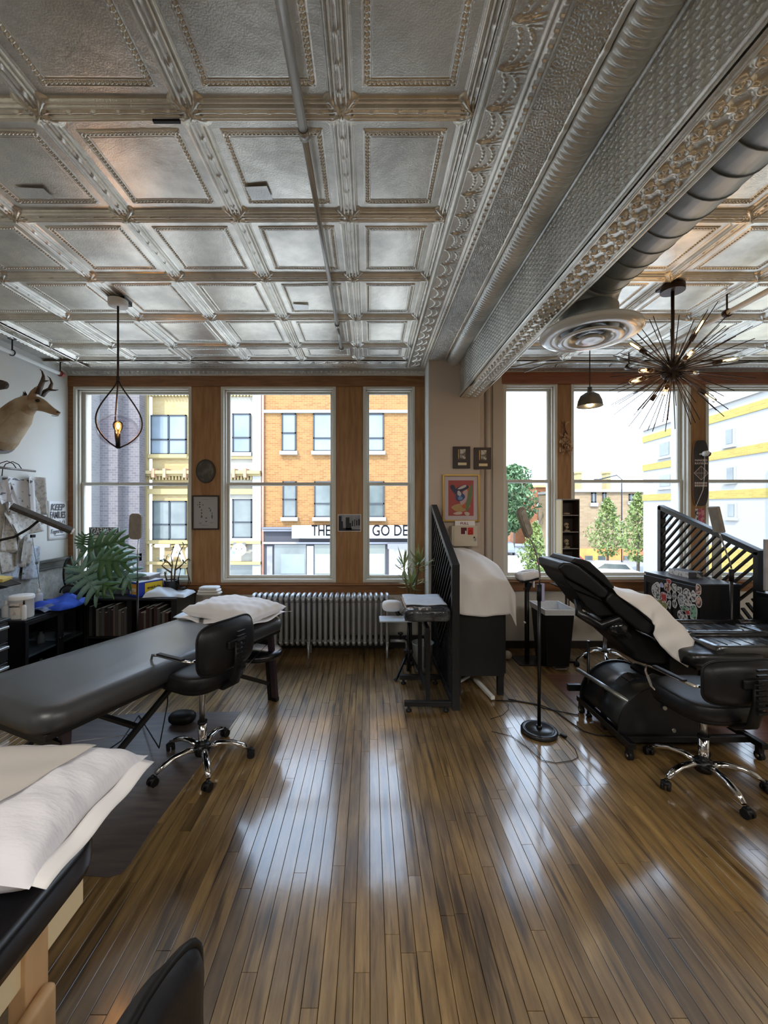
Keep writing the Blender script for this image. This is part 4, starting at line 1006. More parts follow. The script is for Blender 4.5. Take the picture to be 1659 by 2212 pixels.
# ================================================================ TASK CHAIRS
def task_chair(loc, rz, lift, label, legrot=0, arms=True, bd=0.0, bh=.155):
    t = empty('task_chair', (loc[0], loc[1], 0), label, 'chair', rz)
    B = lambda mb, nm, m, par=t, **k: mb.build(nm, m, par, world=False, **k)
    zs = .46 + lift
    B(MB().sup((0, 0, zs - .005), (.235, .225, .052), .35, .55, 32, 14), 'seat', VINYL)
    B(MB().sup((0, 0, zs - .045), (.225, .215, .03), .3, .55, 32, 8), 'seat_shell', BLACKP)
    # backrest: curved pad behind
    m = MB()
    def bk(u, v):
        x = (u - .5) * 2; z = (v - .5) * 2
        ex = .225 * (1 - .10 * abs(z) ** 3)
        return None
    th = .038; nu, nv = 28, 18; vs = []; fs = []
    for side in (1, -1):
        for j in range(nv + 1):
            for i in range(nu + 1):
                x = -1 + 2 * i / nu; z = -1 + 2 * j / nv
                # superellipse mapping from square to rounded rectangle
                k = (abs(x) ** 4 + abs(z) ** 4) ** .25 / max(abs(x), abs(z), 1e-6)
                X_, Z_ = x / k if k > 1 else x, z / k if k > 1 else z
                edge = max(abs(x), abs(z)); f = math.sqrt(max(0, 1 - edge ** 6))
                y_ = side * th * f - .045 * (1 - X_ ** 2) + .02 * Z_ ** 2
                vs.append((X_ * .225, -.235 + y_ + .02, Z_ * bh + zs + .31 + bd))
    w = nu + 1; o2 = w * (nv + 1)
    for j in range(nv):
        for i in range(nu):
            a = j * w + i; fs.append((a, a + 1, a + w + 1, a + w)); a += o2; fs.append((a + w, a + w + 1, a + 1, a))
    m.add(vs, fs, True)
    bko = B(m, 'backrest', VINYL)
    B(MB().tube([(math.cos(a) * .222 * (abs(math.cos(a)) ** -.45 if abs(math.cos(a)) > .3 else 1) if False else .226 * math.copysign(abs(math.cos(a)) ** .5, math.cos(a)), -.215 - .045 * (1 - abs(math.cos(a))) + .02 * abs(math.sin(a)), zs + .31 + bd + (bh + .001) * math.copysign(abs(math.sin(a)) ** .5, math.sin(a))) for a in [k * PI / 20 for k in range(40)]], .007, 6, True), 'piping', BLACKP, bko)
    # T bracket and curved spine
    pts = [(0, -.05, zs - .07), (0, -.20, zs - .08), (0, -.285, zs - .03), (0, -.315, zs + .10), (0, -.31, zs + .34 + bd)]
    B(MB().tube(pts, [.03, .034, .036, .033, .028], 10, sq=.55), 'back_spine', BLACKP)
    B(MB().obox((0, -.302, zs + .33 + bd), (.15, .02, .05)), 'back_bracket', BLACKP, bevel=.008)
    rb = MB()
    for k in range(9): rb.obox((0, -.335, zs + .06 + k * .028), (.06, .014, .012))
    B(rb, 'bellows', BLACKP)
    if arms:
        for s in (-1, 1):
            ap = [(s * .19, -.20, zs + .15), (s * .245, -.19, zs + .15), (s * .255, -.10, zs + .15), (s * .255, .08, zs + .15), (s * .25, .14, zs + .14), (s * .245, .16, zs + .10), (s * .24, .12, zs + .02), (s * .2, .08, zs - .03)]
            a_ = B(MB().tube(ap, .0085, 8), 'armrest', CHROME)
            B(MB().bar((s * .255, -.14, zs + .160), (s * .255, .08, zs + .160), .030, .012), 'arm_pad', BLACKP, a_, bevel=.004)
    B(MB().cyl((0, 0, .10), (0, 0, .26), .027, n=18), 'column_sleeve', CHROME)
    B(MB().cyl((0, 0, .255), (0, 0, .27), .03, n=18), 'column_ring', BLACKP)
    B(MB().cyl((0, 0, .26), (0, 0, zs - .07), .019, n=16), 'gas_lift', STEEL)
    B(MB().obox((0, .0, zs - .085), (.17, .22, .03)), 'mechanism', BLACKP, bevel=.008)
    B(MB().lathe([(0, .06), (.045, .06), (.05, .09), (.045, .125), (0, .13)], (0, 0, 0), 20), 'hub', BLACKM)
    for k in range(5):
        a = legrot + k * 2 * PI / 5; c_, s_ = math.cos(a), math.sin(a)
        P_ = lambda r, z: (c_ * r, s_ * r, z)
        lg = B(MB().tube([P_(.03, .10), P_(.10, .117), P_(.18, .112), P_(.245, .088), P_(.285, .062)], [.024, .021, .020, .020, .014], 12, sq=.75), 'leg', CHROME)
        ca = a + rnd.uniform(-1, 1); cc = Vector(P_(.29, 0)) + Vector((math.cos(ca) * .012, math.sin(ca) * .012, 0)); ax = Vector((-math.sin(ca), math.cos(ca), 0))
        w_ = MB()
        for s in (-1, 1): w_.cyl(cc + ax * s * .007 + Vector((0, 0, .025)), cc + ax * s * .024 + Vector((0, 0, .025)), .025, n=14)
        w_.cyl(cc + Vector((0, 0, .03)), cc + Vector((0, 0, .065)), .008, n=8); w_.sup(cc + Vector((0, 0, .042)), (.026, .026, .014), nu=12, nv=6)
        B(w_, 'caster', BLACKP, lg)
    return t
ca_, cb_ = aZ(443, 1640, 0), aZ(1512, 1672, 0)
task_chair((-1.075, 2.63), R(63), 0.15, bd=-.12, label= 'black vinyl task chair with chrome star base beside the long black table', legrot=R(20))
task_chair((2.02, 2.46), R(6), 0.05, bd=-.13, bh=.122, label= 'lowered black vinyl task chair in front of the reclining client chair', legrot=R(45))
c3 = task_chair((-.10, .50), R(-92), -.0, 'black task chair at the bottom edge, only its backrest top in view', legrot=R(10), arms=False)
# ================================================================ LEFT MASSAGE TABLE
U_ = Vector((.400, .9165, 0)); N_2 = Vector((-.9165, .400, 0)); TC = Vector((-1.455, 2.84, 0)); TR = math.atan2(-.400, .9165)
t = empty('massage_table', TC, 'long folding massage table in black vinyl with pillow at its far end', 'table', TR)
LB = lambda mb, nm, m, par=None, **k: mb.build(nm, m, par or t, world=False, **k)
def tabletop(hx, hy, z0, z1, r=.05):
    m = MB(); nv = 8; ring = []
    def rr(inset, z, rad):
        pts = []
        for cxs, cys, a0 in ((1, 1, 0), (-1, 1, 90), (-1, -1, 180), (1, -1, 270)):
            for k in range(7):
                a = R(a0 + 15 * k); pts.append((cxs * (hx - rad) + (rad - inset) * math.cos(a), cys * (hy - rad) + (rad - inset) * math.sin(a), z))
        return pts
    prof = [(.03, z0), (.006, z0 + .006), (0, z0 + .03), (0, z1 - r)] + [(r - r * math.cos(R(a)), z1 - r + r * math.sin(R(a))) for a in (22, 45, 67, 90)] + [(r + .09, z1 + .003)]
    vs = []; n = 28
    for ins, z in prof: vs += rr(ins, z, .12 if ins < .09 else .15)
    fs = [(i * n + k, i * n + (k + 1) % n, (i + 1) * n + (k + 1) % n, (i + 1) * n + k) for i in range(len(prof) - 1) for k in range(n)]
    fs.append(tuple(range((len(prof) - 1) * n, len(prof) * n))); fs.append(tuple(reversed(range(n))))
    return m.add(vs, fs, True)
LB(tabletop(.40, .94, .60, .715, .06), 'tabletop', TABLEV)
LB(MB().box((-.36, -.90, .565), (.36, .90, .60)), 'underframe', BLACK, bevel=.006)
LB(MB().sup((.30, .80, .645), (.06, .12, .05), .6, .7), 'end_bolster', VINYL)
PURP = mat('dark_purple_leg', (.035, .02, .03), .4)
for sy in (-1, 1):
    for sx in (-1, 1):
        lg = LB(MB().bar((sx * .33, sy * .80, .57), (sx * .35, sy * .84, .012), .045, .035, (0, 1, 0)), 'leg', PURP)
        LB(MB().bar((sx * .35, sy * .84, .03), (sx * .35, sy * .84, 0), .05, .04, (0, 1, 0)), 'foot', BLACKP, lg)
    LB(MB().bar((-.34, sy * .82, .50), (.34, sy * .82, .50), .02, .05), 'cross_rail', BLACK)
for sx in (-1, 1):
    for sy in (-1, 1):
        LB(MB().bar((sx * .30, sy * .06, .575), (sx * .33, sy * .77, .17), .022, .030), 'brace', BLACK)
        LB(MB().tube([(sx * .31, sy * .80, .5), (sx * .3, sy * .45, .36), (sx * .29, 0, .55)], .002, 5), 'cable', STEEL)
LB(MB().bar((-.32, -.40, .38), (.32, -.40, .38), .03, .02), 'brace_bar', BLACK)
# round arm shelf hanging at the far end
LB(MB().lathe([(0, .0), (.16, 0), (.185, .012), (.19, .035), (.185, .055), (.16, .065), (0, .068)], (.22, .80, .37), 30), 'arm_shelf', VINYLS)
LB(MB().bar((.30, .80, .37), (.30, .84, .0), .03, .03, (0, 1, 0)), 'shelf_post', BLACKP)

def pillow(mb, c, hx, hy, hz, yaw=0, seam=.012, nz=.004, seed=1, lift=0):
    rn = random.Random(seed); ph = [rn.uniform(0, 6) for _ in range(6)]; nu = 46; nv = 34; vs = []; fs = []
    cy_, sy_ = math.cos(yaw), math.sin(yaw)
    for side in (1, -1):
        for j in range(nv + 1):
            for i in range(nu + 1):
                x = -1 + 2 * i / nu; y = -1 + 2 * j / nv
                pin = 1 - .10 * (1 - abs(x) ** 2) * abs(y) ** 6 - .0
                pinx = 1 - .08 * (1 - abs(y) ** 2) * abs(x) ** 6
                f = ((1 - x ** 4) * (1 - y ** 4)); f = max(f, 0) ** .55
                e = max(abs(x), abs(y))
                wr = nz * (math.sin(x * 9 + 5 * y + ph[0]) + math.sin(y * 13 - 4 * x + ph[1]) + .7 * math.sin((x + y) * 19 + ph[2])) * (.3 + e)
                X_ = x * hx * pinx; Y_ = y * hy * pin
                z = side * hz * f + (wr if side > 0 else -wr * .3) * (f > .0) + lift * e
                if side < 0: z = max(z, -hz * .55)
                vs.append((c[0] + cy_ * X_ - sy_ * Y_, c[1] + sy_ * X_ + cy_ * Y_, c[2] + z))
    w = nu + 1; o2 = w * (nv + 1)
    for j in range(nv):
        for i in range(nu):
            a = j * w + i; fs.append((a, a + 1, a + w + 1, a + w)); a += o2; fs.append((a + w, a + w + 1, a + 1, a))
    return mb.add(vs, fs, True)
pc = TC + U_ * .70 + N_2 * .0 + Vector((.03, 0, 0)) + Vector((0, 0, .778))
t = empty('pillow', pc, 'white pillow in a crinkled paper cover on the far end of the long black table', 'pillow', TR)
pillow(MB(), (0, 0, 0), .36, .24, .082, 0, seed=3).build('cushion', PAPER, t, world=False)
MB().grid(lambda u, v: ((u - .5) * .78 + .03, (v - .5) * .52 - .02, -.052 + .03 * max(0, u - .9) * 10 + .012 * math.sin(u * 14 + v * 9)), 24, 14).build('paper_cover', PAPER, t, world=False, thick=.002)
o = MB().grid(lambda u, v: (TC + U_ * (.45 + .35 * u) + N_2 * (.40 - .22 * v) + Vector((0, 0, .725 + .02 * math.sin(u * 5) * (1 - v)))), 12, 6).build('paper_cloth', PAPERB, thick=.002)
tag(o, 'pale blue paper cloth sticking out beneath the pillow on the long table', 'cloth')

# ================================================================ NEAR TABLE, bottom left
T2 = Vector((-1.17, .30, 0))
t = empty('massage_table', T2, 'black vinyl table with maple legs in the bottom left corner', 'table')
LB2 = lambda mb, nm, m, par=None, **k: mb.build(nm, m, par or t, world=False, **k)
LB2(tabletop(.385, .94, .615, .72, .035), 'tabletop', VINYLS)
LB2(MB().box((-.34, -.88, .505), (.345, .88, .600)), 'side_rail', PALE, bevel=.006)
for sx in (-1, 1):
    for sy in (-1, 1):
        lg = LB2(MB().box((sx * .335 - .022 , sy * .70 - .035, .0), (sx * .335 + .022, sy * .70 + .035, .60)), 'leg', PINE, bevel=.004)
        ex = LB2(MB().box((sx * .335 + .024, sy * .70 - .075, .02), (sx * .335 + .058, sy * .70 + .02, .47)), 'leg_extension', PINE, lg, bevel=.014, seg=3)
        for k in range(4): LB2(MB().cyl((sx * .335 + .02, sy * .70 + .0 - .03, .16 + k * .075), (sx * .335 + .0592, sy * .70 - .03, .16 + k * .075), .006, n=10), 'leg_hole', BLACKP, lg) if k < 2 or True else None
pc = Vector((-1.10, 1.15, .80))
t = empty('pillow', pc, 'large white pillow in a paper cover on the black table at bottom left', 'pillow')
pillow(MB(), (0, 0, .0), .345, .245, .085, 0, seed=9, nz=.003).build('cushion', mat('white_cotton', (.80, .79, .84), .8, 0, bump=.45, bscale=16, stretch=(1, 3, 1)), t, world=False)
def on_pillow(x, y, lift, wr=.004):
    a, b = x / .345, y / .245; e = max(abs(a), abs(b)); f = max(0, (1 - min(1, abs(a)) ** 4) * (1 - min(1, abs(b)) ** 4)) ** .55
    return (x, y, .085 * f + lift + wr * (math.sin(9 * a + 4 * b) + math.sin(5 * a - 11 * b)) * (.4 + e) - .02 * max(0, e - 1) * 8)
MB().grid(lambda u, v: on_pillow(-.34 + .46 * u + .10 * v, -.235 + .38 * v + .02 * u, .007, .003), 40, 26).build('folded_sheet', mat('beige_paper', (.60, .56, .52), .7, 0, bump=.5, bscale=5), t, world=False, thick=.0015)
MB().grid(lambda u, v: (.325 + .05 * u, -.235 + .46 * v, .002 - .012 * u + .004 * math.sin(v * 16)), 4, 20).build('paper_flange', PAPER, t, world=False, thick=.0012)

# floor mats
MATM = mat('dark_floor_mat', (.075, .062, .062), .38, 0, (.12, .095, .085), 3.5, (1, 8, 1), bump=.06, bscale=12)
a = [aZ(*q, 0) for q in ((118, 1560), (300, 1541), (520, 1538), (475, 1600), (405, 1690), (330, 1790), (282, 1866), (262, 1888), (235, 1896), (190, 1893))]
poly = [(v.x, v.y) for v in a] + [(-1.9, 1.82), (-2.2, 2.6)]
o = MB().prism(poly[::-1], .003, Matrix.Translation((0, 0, .0006))).build('floor_mat', MATM, loc=(-1.4, 2.4, 0))
tag(o, 'dark grey wood-look vinyl mat with curled corner under the left chair', 'mat')
RUG = mat('red_wood_mat', (.13, .055, .032), .30, 0, (.20, .09, .05), 3.2, (1.2, 9, 1), coat=.3, bump=.05, bscale=10)
a = [aZ(1172, 1452, 0), aZ(1262, 1560, 0)]
poly = [(a[0].x, 4.02), (4.2, 4.02), (4.2, 2.86), (2.7, 2.86), (1.72, 3.0)]
o = MB().prism(poly[::-1], .003, Matrix.Translation((0, 0, .0006))).build('floor_mat', RUG, loc=(3, 3.4, 0))
tag(o, 'reddish brown wood-look mat under the reclining client chair', 'mat')
# dark square mat left of the bin
# ================================================================ RADIATOR
xr1 = aY(842, 0, 4.5).x; NR = 25; dxr = .0612
t = empty('radiator', (xr1 - NR * dxr / 2, 4.52, 0), 'silver column radiator under the left windows', 'radiator')
ztop = 1.65 - 193 * 4.42 / 880; zbt = .135
sm = MB(); w2 = .024
for yy_ in (-.075, 0, .075):
    sm.tube([(0, yy_, zbt + .03), (0, yy_, zbt + .06), (0, yy_, ztop - .07), (0, yy_, ztop - .04)], [.016, .0205, .0205, .014], 10)
sm.tube([(0, -.095, ztop - .07), (0, -.085, ztop - .035), (0, -.045, ztop - .008), (0, 0, ztop), (0, .045, ztop - .008), (0, .085, ztop - .035), (0, .095, ztop - .07)], [.018, .024, .022, .019, .022, .024, .018], 8)
sm.tube([(0, -.095, zbt + .045), (0, -.05, zbt + .01), (0, 0, zbt), (0, .05, zbt + .01), (0, .095, zbt + .045)], [.016, .02, .022, .02, .016], 8)
sme = sm.mesh('radiator_section'); sme.materials.append(SILVER)
for k in range(NR):
    x = xr1 - dxr * (k + .5); mobj('section', sme, None, t, Vector((x, 4.52, 0)) - t.location)
MB().cyl((xr1 - .01, 4.52, zbt + .03), (xr1 - NR * dxr + .01, 4.52, zbt + .03), .019, n=10).cyl((xr1 - .01, 4.52, ztop - .05), (xr1 - NR * dxr + .01, 4.52, ztop - .05), .017, n=10).build('header_pipe', SILVER, t)
for x in (xr1 - dxr * .5, xr1 - dxr * 14.5, xr1 - dxr * 24.5):
    for y in (4.43, 4.61): MB().tube([(x, y, zbt + .03), (x, y, .05), (x, y, 0)], [.018, .011, .014], 8).build('leg', SILVER, t)
vp = MB().tube([(xr1 + .005, 4.52, zbt + .03), (xr1 + .17, 4.52, zbt + .03), (xr1 + .19, 4.52, zbt), (xr1 + .19, 4.52, 0.0)], .018, 10); vp.build('supply_pipe', SILVER, t)
MB().lathe([(0, 0), (.03, 0), (.034, .02), (.02, .035), (0, .04)], (xr1 + .19, 4.52, zbt + .045), 12).build('valve', BLACKM, t)
MB().lathe([(.012, 0), (.012, .05), (.03, .055), (.03, .07), (0, .075)], (xr1 + .12, 4.52, zbt + .05), 12).build('valve_wheel', BLACKM, t)
# folded towels on the windowsill
for k in range(3):
    p = aY(447, 1289 - k * 5, 4.66)
    o = MB().sup((p.x, 4.62, .735 + k * .0 + .0), (.1, .05, .01)).v
for k, (c_, m_) in enumerate((((.62, .61, .55), 'grey folded cloth at the bottom of the pile on the radiator'), ((.78, .76, .72), 'off-white folded cloth in the middle of the pile on the radiator'), ((.74, .78, .82), 'pale blue folded cloth topmost of the pile on the radiator'))):
    p = aY(449, 1296, 4.45)
    o = MB().sup((p.x, 4.50, ztop + .018 + k * .030), (.125 - k * .012, .07, .0145), .35, .3, 28, 8).build('folded_cloth', mat('cloth%d' % k, c_, .9, 0, bump=.1, bscale=30), loc=(p.x, 4.5, ztop))
    tag(o, m_, 'cloth', 'folded cloths piled on the radiator end')
# ================================================================ SLATTED SCREENS
def screen(x, y0, y1, z0, z1, zlow, label, flip=1):
    """screen in the plane x, rear y1 (tall) to front y0 (low)"""
    t = empty('slatted_screen', (x, (y0 + y1) / 2, 0), label, 'screen')
    w = .062; f = .05
    MB().box((x - w / 2, y0, 0), (x + w / 2, y0 + f, zlow)).build('post', BLACK, t, bevel=.003)
    MB().box((x - w / 2, y1 - f, 0), (x + w / 2, y1, z1)).build('post', BLACK, t, bevel=.003)
    MB().box((x - w / 2, y0 + f, .02), (x + w / 2, y1 - f, .07)).build('bottom_rail', BLACK, t, bevel=.003)
    MB().bar((x, y0 + .005, zlow - .012), (x, y1 - .01, z1 - .012), w, f, (0, 0, 1)).build('top_rail', BLACK, t, bevel=.003)
    # chevron slats: rise towards the front in the upper rear part, the other way in the lower front
    def clip(p, q):
        # clip segment (y,z) to panel
        def inside(a): return y0 + f <= a[0] <= y1 - f and .07 <= a[1] <= zlow + (z1 - zlow) * (a[0] - y0) / (y1 - y0) - .03
        n = 60; pts = [(p[0] + (q[0] - p[0]) * i / n, p[1] + (q[1] - p[1]) * i / n) for i in range(n + 1)]
        run = []; best = []
        for a in pts:
            if inside(a): run.append(a)
            else:
                if len(run) > len(best): best = run
                run = []
        if len(run) > len(best): best = run
        return (best[0], best[-1]) if len(best) > 2 else None
    yc = y0 + (y1 - y0) * .50
    pitch = .098
    for k in range(-4, 30):
        c = .05 + k * pitch
        # front-rising family above the diagonal
        sgm = []
        # V spine runs along z = c0 - slope ; use yc as a vertical spine
        a = clip((yc + .001, c + 0.0), (y0, c + (yc - y0) * .93)) if False else None
    # family A: from rear-low to front-high, in the region above the spine line z = s(y)
    sp = lambda y: .16 + (y - y0) * 1.02 if True else 0
    for k in range(-14, 26):
        c = k * pitch
        # line A: z = c - (y - y1)*.93   (rises towards front)
        n = 160; run = []; runs = []
        for i in range(n + 1):
            y = y0 + (y1 - y0) * i / n; z = c - (y - y1) * .93
            ok = y0 + f < y < y1 - f and .07 < z < zlow + (z1 - zlow) * (y - y0) / (y1 - y0) - .03 and not (.22 < 0)
            band = z > 0.62 - .0 * y or (y - y0) > 0.42 * (y1 - y0) and z > .62 - 1.1 * ((y - y0) - .42 * (y1 - y0))
            ok = ok and z > spine(y, y0, y1)
            if ok: run.append((y, z))
            elif run: runs.append(run); run = []
        if run: runs.append(run)
        for r_ in runs:
            if len(r_) > 4: MB().bar((x, r_[0][0], r_[0][1]), (x, r_[-1][0], r_[-1][1]), .026, .016, (0, 0, 1)).build('slat', BLACK, t)
        # line B: z = c + (y - y0)*.93 (rises towards the rear) below the spine
        run = []; runs = []
        for i in range(n + 1):
            y = y0 + (y1 - y0) * i / n; z = c + (y - y0) * .93
            ok = y0 + f < y < y1 - f and .07 < z < zlow + (z1 - zlow) * (y - y0) / (y1 - y0) - .03 and z <= spine(y, y0, y1)
            if ok: run.append((y, z))
            elif run: runs.append(run); run = []
        if run: runs.append(run)
        for r_ in runs:
            if len(r_) > 4: MB().bar((x, r_[0][0], r_[0][1]), (x, r_[-1][0], r_[-1][1]), .026, .016, (0, 0, 1)).build('slat', BLACK, t)
    return t
def spine(y, y0, y1):
    s_ = (y - y0) / (y1 - y0)
    # zigzag spine: rises to the front edge and to the rear edge
    return .95 - s_ * 2.2 * .55 if s_ < .62 else .199 + (s_ - .62) * 2.0
screen(.705, 3.30, 4.43, 0, 1.665, 1.17, 'tall black slatted screen with slanted top standing beside the wall column')
screen(3.30, 3.42, 4.62, 0, 1.66, 1.27, 'black slatted screen with slanted top behind the sticker-covered cabinet')

# ================================================================ BLACK CABINETS
t = empty('black_cabinet', (.97, 3.92, 0), 'plain black cabinet on short legs behind the left screen, draped with a white sheet', 'cabinet')
MB().box((.75, 3.56, .17), (1.185, 4.30, .97)).build('body', BLACK, t, bevel=.004)
MB().box((.744, 3.55, .97), (1.19, 4.31, .99)).build('top', BLACK, t, bevel=.003)
for x in (.78, 1.155):
    for y in (3.59, 4.27): MB().bar((x, y, .17), (x, y, 0), .05, .05, (0, 1, 0)).build('leg', BLACK, t)
for k in (0, 1): MB().box((1.185, 3.57 + .365 * k, .19), (1.20, 3.92 + .365 * k, .96)).build('door', BLACK, t, bevel=.003)
# sheet draped over something on the cabinet
def drape(u, v):
    # u across x, v front to back
    x = .742 + u * .50; y = 3.50 + v * .78
    pk = 1.235 - .0 * v
    ridge = max(0, 1 - abs(u - .30) / .75)
    z = 1.02 + (.24 - .10 * max(0, u - .35)) * min(1, v * 3.2) * ridge ** .7 + .02 * math.sin(u * 11 + v * 5)
    return (x, y, z)
nu_, nv_ = 30, 30; vs = []
def sheetpt(u, v):
    # v: 0 front hem .. 1 rear ; front part hangs
    x = .742 + u * .545
    top = lambda uu: 1.23 - .10 * max(0, uu - .25) - .25 * max(0, uu - .55) ** 1.2
    if v < .42:
        q = v / .42; zf = (.74 + .02 * u - .045 * math.sin(u * 3.1)) ; zt = 1.04 - .03 * u
        z = zf + (zt - zf) * q; y = 3.535 - .010 * math.sin(u * 17 + 3 * q) - .012 * (1 - q) * math.sin(u * 9) - .03 * (1 - q)
    else:
        q = (v - .42) / .58; zt = 1.04 - .03 * u
        z = zt + (top(u) - zt) * math.sin(min(1, q * 1.6) * PI / 2) + .010 * math.sin(u * 13 + q * 8); y = 3.54 + q * .74
    if u > .86: xx = (u - .86) / .14; x = .742 + .86 * .545 + xx * .06; z -= xx * (.14 - .05 * v) ; 
    return (x, y, z)
o = MB().grid(sheetpt, 40, 40).build('sheet', COVER, thick=.002, loc=(.97, 3.9, .99))
tag(o, 'translucent white sheet draped over equipment on the black cabinet by the column', 'sheet')
o = MB().tube([(.80, 4.1, .99), (.80, 4.1, 1.27)], .02, 12).build('wooden_rod', PALE, loc=(.80, 4.1, .99)); tag(o, 'pale wooden rod poking up beside the slanted screen top', 'rod')
# white bar stand under the cabinet
o = MB().bar((.99, 3.80, .045), (1.055, 3.46, .025), .035, .03).bar((.95, 3.85, .05), (.80, 3.70, .05), .02, .02).build('floor_stand', WHITEP, bevel=.004, loc=(1.0, 3.6, 0)); tag(o, 'white metal floor bar poking out under the black cabinet', 'stand')

t = empty('sticker_cabinet', (3.06, 3.91, 0), 'black two-door cabinet covered in stickers beside the right screen', 'cabinet')
sx0, sx1, sy0, sy1, sh = 2.90, 3.255, 3.57, 4.27, .975
MB().box((sx0, sy0, .10), (sx1, sy1, sh - .018)).build('body', BLACK, t, bevel=.003)
MB().box((sx0 - .01, sy0 - .01, sh - .018), (sx1, sy1 + .01, sh)).build('top', mat('black_top', (.02, .022, .028), .3), t, bevel=.003)
for x in (sx0 + .03, sx1 - .03):
    for y in (sy0 + .03, sy1 - .03): MB().bar((x, y, .10), (x, y, 0), .04, .04, (0, 1, 0)).build('leg', BLACK, t)
drs = []
for k in (0, 1):
    ya, yb2 = sy0 + .01 + k * .345, sy0 + .345 + k * .345
    d = MB().box((sx0 - .018, ya, .13), (sx0, yb2, sh - .03)).build('door', BLACK, t, bevel=.003); drs.append(d)
    m = MB()
    for a, b in (((ya, .13), (ya + .04, sh - .03)), ((yb2 - .04, .13), (yb2, sh - .03)), ((ya + .04, sh - .10), (yb2 - .04, sh - .03)), ((ya + .04, .13), (yb2 - .04, .2))):
        m.box((sx0 - .026, a[0], a[1]), (sx0 - .018, b[0], b[1]))
    m.build('door_frame', BLACK, d, bevel=.002)
STK = [mat('sticker_white', (.72, .72, .70), .4, 0, (.10, .10, .10), 42, detail=2, lo=.5, hi=.56), mat('sticker_grey', (.55, .57, .58), .4, 0, (.08, .08, .09), 60, detail=2, lo=.48, hi=.55),
       mat('sticker_red', (.55, .05, .05), .4, 0, (.75, .65, .6), 50, detail=1, lo=.55, hi=.6), mat('sticker_green', (.30, .55, .38), .4, 0, (.07, .10, .08), 40, detail=2, lo=.5, hi=.56),
       mat('sticker_blue', (.45, .48, .75), .4, 0, (.8, .8, .85), 50, detail=1), mat('sticker_peach', (.75, .50, .40), .4, 0, (.15, .08, .08), 45, detail=2, lo=.5, hi=.58), mat('sticker_olive', (.18, .20, .06), .4, 0, (.4, .4, .15), 40, detail=2)]
def stpos(ix, iy):   # position in the 1659x1357 zoom of [1390,1200,1659,1420]
    return aX(1390 + ix * 269 / 1659, 1200 + iy * 220 / 1357, sx0 - .028)
sr = random.Random(3)
for ix, iy, wx, wy, k in ((170, 470, 105, 215, 0), (238, 395, 55, 60, 4), (335, 345, 55, 60, 2), (320, 425, 85, 110, 5), (268, 555, 72, 120, 2), (338, 530, 58, 95, 1), (343, 650, 45, 105, 0), (280, 665, 70, 90, 6), (225, 620, 60, 75, 6),
                         (408, 430, 58, 100, 0), (412, 540, 56, 105, 1), (414, 645, 60, 100, 1), (480, 460, 60, 80, 0), (575, 515, 95, 140, 0), (497, 585, 80, 155, 1), (590, 628, 100, 85, 0), (662, 545, 66, 145, 0),
                         (730, 455, 66, 135, 5), (735, 615, 76, 145, 5), (545, 705, 110, 80, 3), (665, 755, 88, 190, 3), (492, 790, 76, 110, 0), (562, 825, 55, 75, 0), (590, 760, 60, 60, 2), (572, 930, 95, 60, 5)):
    c_ = stpos(ix, iy); e1 = stpos(ix - wx / 2, iy); e2 = stpos(ix + wx / 2, iy); hy_ = abs(e1.y - e2.y) / 2; hz_ = wy / 2 * 220 / 1357 * c_.y / 880
    n_ = 14; ph = sr.uniform(0, 6); am = sr.choice((0, .06, .12)); lo_ = sr.choice((3, 4, 5)); ex = sr.choice((.6, 1, 1))
    poly = []
    for i in range(n_ * 2):
        a = i * PI / n_; q = 1 + am * math.sin(lo_ * a + ph); poly.append((hy_ * q * math.copysign(abs(math.cos(a)) ** ex, math.cos(a)), hz_ * q * math.copysign(abs(math.sin(a)) ** ex, math.sin(a))))
    Mx = Matrix.Translation((sx0 - .0265 - sr.uniform(0, .0008), c_.y, c_.z)) @ Matrix(((0, 0, -1, 0), (1, 0, 0, 0), (0, 1, 0, 0), (0, 0, 0, 1)))
    ps_ = MB().prism([(a * 1.10, b * 1.10) for a, b in poly], .0006, Mx).build('sticker', mat_white_s if False else STK[0 if k in (2, 5) else k] if False else (WHITEP if k != 4 else STK[4]), drs[0 if c_.y < sy0 + .345 else 1])
    MB().prism([(a * .93, b * .93) for a, b in poly], .0012, Mx).build('sticker_print', STK[k], drs[0 if c_.y < sy0 + .345 else 1])
p = aZ(1480, 1236, sh)
bx_ = empty('small_carton', (3.10, 3.95, sh), 'small white and black carton on top of the sticker-covered cabinet', 'box')
MB().box((3.03, 3.86, sh), (3.17, 4.12, sh + .055)).build('carton', mat('carton_dark', (.05, .05, .055), .5, 0, (.3, .3, .32), 30, detail=1, lo=.55, hi=.6), bx_, bevel=.002)
MB().box((3.0292, 3.862, sh + .001), (3.0296, 4.118, sh + .054)).build('carton_side', mat('carton_white', (.75, .74, .74), .5, 0, (.3, .3, .33), 40, detail=1, lo=.58, hi=.62), bx_)

